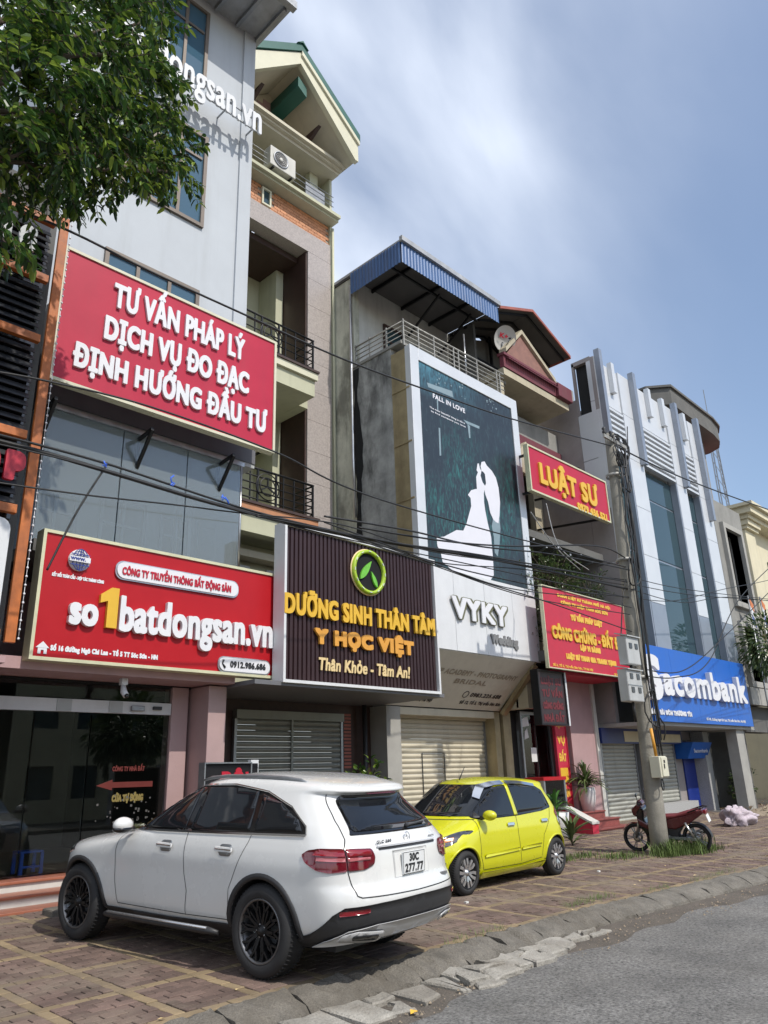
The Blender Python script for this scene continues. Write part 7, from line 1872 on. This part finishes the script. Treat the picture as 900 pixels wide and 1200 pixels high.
    P('grille', 'front', [(-.38, .55), (-.42, .80), (.42, .80), (.38, .55)], 'gloss_black', .006, 1, .04)
    P('bonnet_seam', 'front', [(-.6, 1.06), (-.6, 1.066), (.6, 1.066), (.6, 1.06)], 'car_seam', .003)
    return t

def yellow_hatch():
    t = thing('parked_car', 'lime yellow hatchback with silver and black alloy wheels and chrome rain visors', 'car', (0, 0, 0))
    zd = lambda x, z: (.035*((x-1.55)/1.0)**2)*max(0, min(1, (z-1.1)/.3))
    wr, wf, zc = .50, 2.87, .28
    def fl(x, z):
        d = min(abs(x-wr), abs(x-wf)); return .028*max(0, 1-(d/.42)**2)*max(0, 1-abs(z-.5)/.36)
    c = Car([(.17, .12), (.24, .02), (.36, -.01), (.5, .0), (.62, .05), (.8, .075), (.95, .10), (1.1, .17), (1.25, .25), (1.36, .28), (1.42, .24), (1.455, .34), (1.48, .7)],
            [(.17, 3.36), (.24, 3.48), (.36, 3.53), (.5, 3.53), (.62, 3.48), (.72, 3.40), (.80, 3.22), (.86, 3.02), (.91, 2.84), (.95, 2.72), (1.1, 2.48), (1.28, 2.20), (1.38, 2.02), (1.44, 1.82), (1.48, 1.5)],
            [(.17, .68), (.24, .74), (.36, .775), (.5, .785), (.62, .79), (.75, .785), (.86, .765), (.95, .745), (1.1, .70), (1.28, .635), (1.38, .59), (1.44, .50), (1.48, .2)],
            [(.17, .4), (.5, .42), (.9, .42), (1.2, .4), (1.4, .36), (1.48, .3)],
            [(.17, .7), (.36, .75), (.6, .8), (.8, .8), (.92, .62), (1.1, .55), (1.3, .5), (1.48, .45)], 2.7, 2.25, zd, fl)
    zs = [.17+.02*k for k in range(66)]; zs = sorted(set([round(min(z, 1.48), 3) for z in zs]+[.93, .95, .97, 1.45, 1.46, 1.47, 1.48]))
    cut_body(c.body(zs, 16), 'body', 'car_yellow', t, [(wr, zc, .76), (wf, zc, .76)], .315, .28)
    part('underbody', MB().box(.4, 3.2, -.45, .45, .13, .2), 'trim_black', t)
    def P(name, kind, poly, m, off=.004, sg=1, r=0, parent=t, cell=.06, label=None): return part(name, c.patch(kind, rounded(poly, r) if r else poly, off, cell, sg), m, parent, label)
    for sg in (1, -1):
        P('window_surround', 'side', [(.52, 1.00), (.60, 1.28), (.74, 1.345), (1.4, 1.385), (1.95, 1.34), (2.30, 1.13), (2.52, .95), (2.45, .925), (1.5, .93), (.8, .96)], 'gloss_black', .003, sg, .03)
        P('side_window', 'side', [(1.60, .96), (2.42, .945), (2.24, 1.12), (1.93, 1.30), (1.62, 1.345)], 'tinted_glass', .008, sg, .02)
        P('side_window', 'side', [(.60, 1.03), (.86, .985), (1.50, .965), (1.52, 1.345), (1.2, 1.35), (.78, 1.315), (.67, 1.26)], 'tinted_glass', .008, sg, .02)
        P('pillar', 'side', [(1.51, .94), (1.60, .94), (1.61, 1.37), (1.53, 1.37)], 'car_yellow', .010, sg)
        part('rain_visor', c.strip('side', [(2.20, 1.19), (2.12, 1.25), (1.98, 1.345), (1.80, 1.38), (1.62, 1.39)], .045, .028, sg, 8), 'chrome', t)
        part('rain_visor', c.strip('side', [(1.56, 1.392), (1.2, 1.385), (.80, 1.35)], .04, .028, sg, 8), 'chrome', t)
        for pts in ([(2.52, .93), (2.56, .75), (2.54, .45), (2.46, .28)], [(1.56, .94), (1.57, .7), (1.50, .30)], [(.55, 1.0), (.62, .86), (.86, .62), (.92, .32)], [(2.46, .275), (1.5, .265), (.92, .30)]):
            part('door_seam', c.strip('side', pts, .007, .003, sg), 'car_seam', t)
        for x in (1.66, .72): P('door_handle', 'side', [(x, .80), (x+.18, .80), (x+.18, .845), (x, .845)], 'chrome', .022, sg, .018, cell=.03)
        P('side_moulding', 'side', [(.95, .515), (1.50, .50), (1.50, .46), (.95, .475)], 'car_yellow', .020, sg, .012)
        P('side_moulding', 'side', [(1.56, .50), (2.45, .475), (2.45, .435), (1.56, .46)], 'car_yellow', .020, sg, .012)
        P('side_skirt', 'side', [(.86, .17), (2.50, .17), (2.52, .26), (1.6, .245), (.84, .275)], 'car_yellow', .030, sg)
        if sg == 1: P('fuel_cap', 'side', [(.34+.07*math.cos(R(a)), .80+.075*math.sin(R(a))) for a in range(0, 360, 20)], 'chrome', .012, sg, 0, cell=.04)
        part('arch_trim', c.arch(wr, zc, .312, .335, 0, 180, .008, sg), 'car_yellow', t); part('arch_trim', c.arch(wf, zc, .312, .335, 0, 180, .008, sg), 'car_yellow', t)
        hl = P('headlamp', 'front', [(sg*a, b) for a, b in ((.46, .60), (.66, .61), (.755, .70), (.77, .80), (.69, .80), (.55, .70))], 'headlamp', .006, 1, .04, cell=.04)
        P('indicator', 'front', [(sg*a, b) for a, b in ((.62, .66), (.70, .69), (.69, .73), (.62, .71))], 'amber', .012, 1, .01, parent=hl, cell=.03)
        P('fog_lamp_bezel', 'front', [(sg*a, b) for a, b in ((.50, .30), (.66, .31), (.68, .44), (.52, .40))], 'grey_metal', .008, 1, .03)
        mx, mz = 2.42, .985
        mb = MB().ball((0, 0, 0), 1, 12, (.075, .105, .07)); mb.xf(Matrix.Translation((mx, sg*.88, mz)) @ Matrix.Rotation(R(12*sg), 4, 'Z')); mr = part('mirror', mb, 'car_yellow', t)
        part('mirror_base', MB().tube([(mx+.03, sg*.735, mz-.04), (mx, sg*.82, mz-.02)], .03, 8), 'trim_black', mr)
        P('mirror_sail', 'side', [(2.38, .94), (2.50, .94), (2.40, 1.02)], 'trim_black', .012, sg)
        P('tail_lamp', 'arc', [(sg*a, b) for a, b in ((.66, .70), (.66, .98), (.80, 1.0), (.92, .92), (.84, .70))], 'lamp_red', .008, 1, .03)
        wheel(t, (wr, sg*.80, zc), sg, .281, .18, .20, 'star'); wheel(t, (wf, sg*.80, zc), sg, .281, .18, .20, 'star')
    P('windscreen', 'front', [(-.60, .965), (-.64, .99), (-.54, 1.36), (-.50, 1.385), (.50, 1.385), (.54, 1.36), (.64, .99), (.60, .965)], 'tinted_glass', .006, 1, .03)
    P('bonnet_seam', 'front', [(-.66, .925), (-.66, .932), (.66, .932), (.66, .925)], 'car_seam', .003)
    P('grille', 'front', [(-.32, .60), (-.34, .66), (.34, .66), (.32, .60)], 'gloss_black', .006, 1, .02); P('lower_grille', 'front', [(-.42, .25), (-.46, .42), (.46, .42), (.42, .25)], 'trim_black', .006, 1, .03)
    P('rear_window', 'rear', [(-.52, 1.02), (-.46, 1.32), (.46, 1.32), (.52, 1.02)], 'tinted_glass', .006, 1, .03)
    part('wiper', MB().tube([(c.endx(.3, .98, False)+.02, .35, .975), (c.endx(.05, 1.0, False)+.02, -.15, 1.0)], .009, 5).tube([(c.endx(.3, .98, False)+.02, -.15, .975), (c.endx(.05, 1.0, False)+.02, -.55, 1.01)], .009, 5), 'trim_black', t)
    part('aerial', MB().tube([(1.93, 0, 1.45), (1.78, 0, 1.64)], [.012, .005], 6), 'trim_black', t)
    return t

def motorbike(name, label, paint, seat):
    """underbone motorcycle, x forward, origin between the wheels on the ground"""
    t = thing(name, label, 'motorbike', (0, 0, 0)); wb = .62
    for x in (-wb, wb):
        w = bpy.data.objects.new('wheel', None); COL.objects.link(w); w.parent = t; ORG[w] = Vector((0, 0, 0))
        r = .29; tire = MB(); n = 40
        tire.lathe([(r-.055, -.03), (r-.03, -.042), (r-.008, -.03), (r, 0), (r-.008, .03), (r-.03, .042), (r-.055, .03), (r-.055, -.03)], (x, 0, r), 'y', n); part('tyre', tire, 'rubber', w)
        part('rim', MB().lathe([(r-.056, -.022), (r-.075, -.02), (r-.075, .02), (r-.056, .022), (r-.056, -.022)], (x, 0, r), 'y', n), 'alloy_black', w)
        s = MB()
        for k in range(5):
            a = 2*PI*k/5
            for o in (-.13, .13): s.bar((x+.03*math.cos(a), 0, r+.03*math.sin(a)), (x+(r-.07)*math.cos(a+o), 0, r+(r-.07)*math.sin(a+o)), .018)
        part('spokes', s, 'grey_metal', w); part('hub', MB().tube([(x, -.05, r), (x, .05, r)], .045, 12), 'steel', w)
        part('brake_disc', MB().lathe([(.06, -.055), (.11, -.055), (.11, -.05), (.06, -.05), (.06, -.055)], (x, 0, r), 'y', 24), 'steel', w)
    for s in (-1, 1): part('fork', MB().tube([(wb, s*.07, .29), (wb-.17, s*.07, .78)], [.022, .026], 8), 'steel', t)
    part('front_mudguard', MB().lathe([(.30, -.05), (.315, 0), (.30, .05)], (wb, 0, .29), 'y', 14, arc=(R(25), R(165))), paint, t)
    part('rear_mudguard', MB().lathe([(.31, -.06), (.325, 0), (.31, .06)], (-wb, 0, .29), 'y', 14, arc=(R(70), R(175))), 'trim_black', t)
    part('leg_shield', MB().prism([(.34, .36), (.50, .55), (.52, .80), (.42, .93), (.34, .90), (.36, .70), (.24, .44)], 'y', -.16, .16), 'gloss_black', t, bevel=.03)
    part('front_fairing', MB().prism([(.40, .66), (.60, .76), (.62, .86), (.50, .98), (.38, .96)], 'y', -.12, .12), paint, t, bevel=.03)
    part('side_fairing', MB().prism([(.22, .44), (.48, .58), (.50, .72), (.30, .60), (.0, .52)], 'y', -.175, .175), paint, t, bevel=.02)
    part('headlight', MB().ball((.60, 0, .85), .07, 10, (.6, 1.3, .8)), 'headlamp', t)
    part('frame_cover', MB().prism([(.34, .45), (.36, .62), (-.05, .56), (-.10, .42), (.1, .30), (.26, .30)], 'y', -.11, .11), 'gloss_black', t, bevel=.02)
    part('engine', MB().box(-.12, .24, -.12, .12, .20, .36).tube([(.12, 0, .30), (.34, 0, .36)], .07, 10), 'grey_metal', t, bevel=.015)
    part('belly_panel', MB().prism([(-.25, .26), (.30, .28), (.38, .44), (.1, .50), (-.45, .60), (-.30, .40)], 'y', -.10, .10), 'trim_black', t, bevel=.02)
    part('crankcase', MB().lathe([(1e-3, -.15), (.08, -.15), (.10, -.12)], (.0, 0, .28), 'y', 18), 'alloy_black', t)
    part('tail_cover', MB().prism([(-.05, .50), (.02, .66), (-.45, .76), (-.84, .88), (-.86, .80), (-.55, .60), (-.25, .48)], 'y', -.12, .12), paint, t, bevel=.025)
    part('seat', MB().prism([(.10, .69), (.05, .745), (-.28, .76), (-.48, .82), (-.72, .86), (-.74, .83), (-.45, .75), (.02, .66)], 'y', -.13, .13), seat, t, bevel=.03)
    part('tail_light', MB().box(-.90, -.84, -.08, .08, .78, .86), 'lamp_red', t, bevel=.012)
    part('grab_rail', MB().tube([(-.55, -.13, .82), (-.8, -.12, .90), (-.92, 0, .92), (-.8, .12, .90), (-.55, .13, .82)], .013, 6), 'alloy_black', t)
    part('number_plate', MB().slab([(-.93, -.09, .62), (-.93, .09, .62), (-.89, .09, .76), (-.89, -.09, .76)], (-.005, 0, 0)), 'plate_white', t)
    part('exhaust', MB().tube([(.05, -.12, .2), (-.2, -.15, .22), (-.35, -.16, .28), (-.80, -.17, .42)], [.02, .025, .045, .05], 12), 'alloy_black', t)
    part('swing_arm', MB().bar((-.1, .10, .32), (-wb, .10, .29), .03, .05).bar((-.1, -.10, .32), (-wb, -.10, .29), .03, .05), 'grey_metal', t)
    for s in (-1, 1): part('shock_absorber', MB().tube([(-wb+.03, s*.12, .33), (-wb+.16, s*.12, .62)], .026, 8), 'steel', t)
    hb = part('handlebar', MB().tube([(.36, -.33, 1.02), (.43, -.2, 1.03), (.46, 0, .98), (.43, .2, 1.03), (.36, .33, 1.02)], .013, 8), 'alloy_black', t)
    for s in (-1, 1):
        part('grip', MB().tube([(.375, s*.24, 1.027), (.36, s*.34, 1.02)], .02, 8), 'rubber', hb)
        m = part('mirror', MB().tube([(.42, s*.2, 1.03), (.40, s*.26, 1.18)], .007, 6), 'alloy_black', hb); part('mirror_glass', MB().ball((.40, s*.28, 1.20), .06, 10, (.25, 1, .7)), 'gloss_black', hb)
        part('foot_peg', MB().tube([(.05, s*.12, .26), (.05, s*.24, .26)], .014, 6), 'rubber', t)
    part('handlebar_cover', MB().prism([(.40, .92), (.50, .98), (.48, 1.05), (.40, 1.05), (.36, .98)], 'y', -.09, .09), paint, t, bevel=.02)
    part('side_stand', MB().tube([(.0, .10, .22), (-.04, .22, .01)], .01, 6), 'black_metal', t)
    return t

suv = white_suv()
suv.matrix_world = Matrix.Translation((5.275, 4.81, -.012)) @ Matrix.Rotation(math.atan(SLOPE), 4, 'X') @ Matrix.Rotation(R(97.6), 4, 'Z') @ Matrix.Diagonal((.955, .94, .968, 1))
hatch = yellow_hatch()
hatch.matrix_world = Matrix.Translation((11.32, 7.77, gz(7.77)-.002)) @ Matrix.Rotation(math.atan(SLOPE), 4, 'X') @ Matrix.Rotation(R(182.3), 4, 'Z') @ Matrix.Diagonal((.975, .965, .965, 1))
bike = motorbike('motorbike', 'dark red motorbike with maroon seat parked behind the utility pole', 'bike_maroon', 'bike_seat')
bike.scale = (.88, 1.1, .88); bike.location = (14.62, 6.98, gz(6.98)); bike.rotation_euler = (R(-7), 0, R(101))
sc = copy_tree(bike); sc['label'] = 'pale grey motor scooter added behind the shop glass for a reflected motorbike'; sc['category'] = 'scooter'; sc.name = 'reflection_scooter'
sc.scale = (1, 1, 1); sc.location = (3.55, 12.6, .39); sc.rotation_euler = (R(4), 0, R(20))  # bike copy added inside the shop, standing in for a reflection in the glass
mat('bike_grey', (.5, .5, .5), .3, coat=.4, bump=0)
for ch in sc.children:
    if ch.type == 'MESH' and ch.data.materials and ch.data.materials[0].name in ('bike_maroon', 'bike_seat'):
        ch.data = ch.data.copy(); ch.data.materials[0] = MATS['bike_grey']

# ------------------------------------------------------------------ the other side of the street (added unseen behind the camera for reflections in panes and paint)
def other_side():
    for i, (x0, x1, h, m, lab) in enumerate(((-9, -1, 8.5, 'beige_wall', 'unseen beige two storey house added across the street for reflections'), (2, 9, 6.6, 'plaster_white', 'unseen pale low house added across the street for reflections'), (14, 24, 7.5, 'cream_wall', 'unseen greenish house with a long window row added across the street for reflections'))):
        t = thing('roadside_house', lab, 'building', ((x0+x1)/2, -15, 0))
        holes = [(x0+.8+k*2.2, x0+2.1+k*2.2, z, z+1.5) for z in (.9, 4.1) for k in range(int((x1-x0-1)/2.2))]
        part('wall', opening(MB(), x0, x1, -.1, h, -15.3, -15, holes), m, t); part('rear_wall', MB().box(x0, x1, -20, -19.8, 0, h), 'dark_room', t)
        part('roof', MB().prism([(-20.4, h), (-14.4, h), (-17.4, h+1.6)], 'x', x0-.3, x1+.3), 'red_tile', t)
        for a, b, c, d in holes: part('pane', MB().box(a, b, -15.2, -15.18, c, d), 'glass_bank', t)
    for i, (x, y, h, lab) in enumerate(((-3.5, -9.6, 5.5, 'unseen round street tree added across the road for reflections, first of three'), (6.5, -9.8, 6.2, 'unseen tall street tree added across the road for reflections, middle of three'), (17, -9.7, 5.2, 'unseen street tree added across the road for reflections, farthest of three'))):
        t = thing('street_tree', lab, 'tree', (x, y, 0)); random.seed(70+i)
        part('trunk', MB().tube([(x, y, -.1), (x+.1, y, h*.3), (x, y, h*.6)], [.2, .15, .1], 8), 'bark', t); mb = MB()
        for k in range(1500):
            d = Vector((random.gauss(0, 1), random.gauss(0, 1), random.gauss(0, 1))).normalized(); p = Vector((x, y, h*.68))+Vector((d.x*2.0, d.y*1.7, d.z*h*.3))*random.random()**.4*(1+.2*math.sin(d.x*5+i))
            leafcard(mb, p, d+Vector((0, 0, -.3)), Vector((random.gauss(0, .4), random.gauss(0, .4), 1)), .38, .16)
        part('crown', mb, 'leaf_bush', t)
other_side()
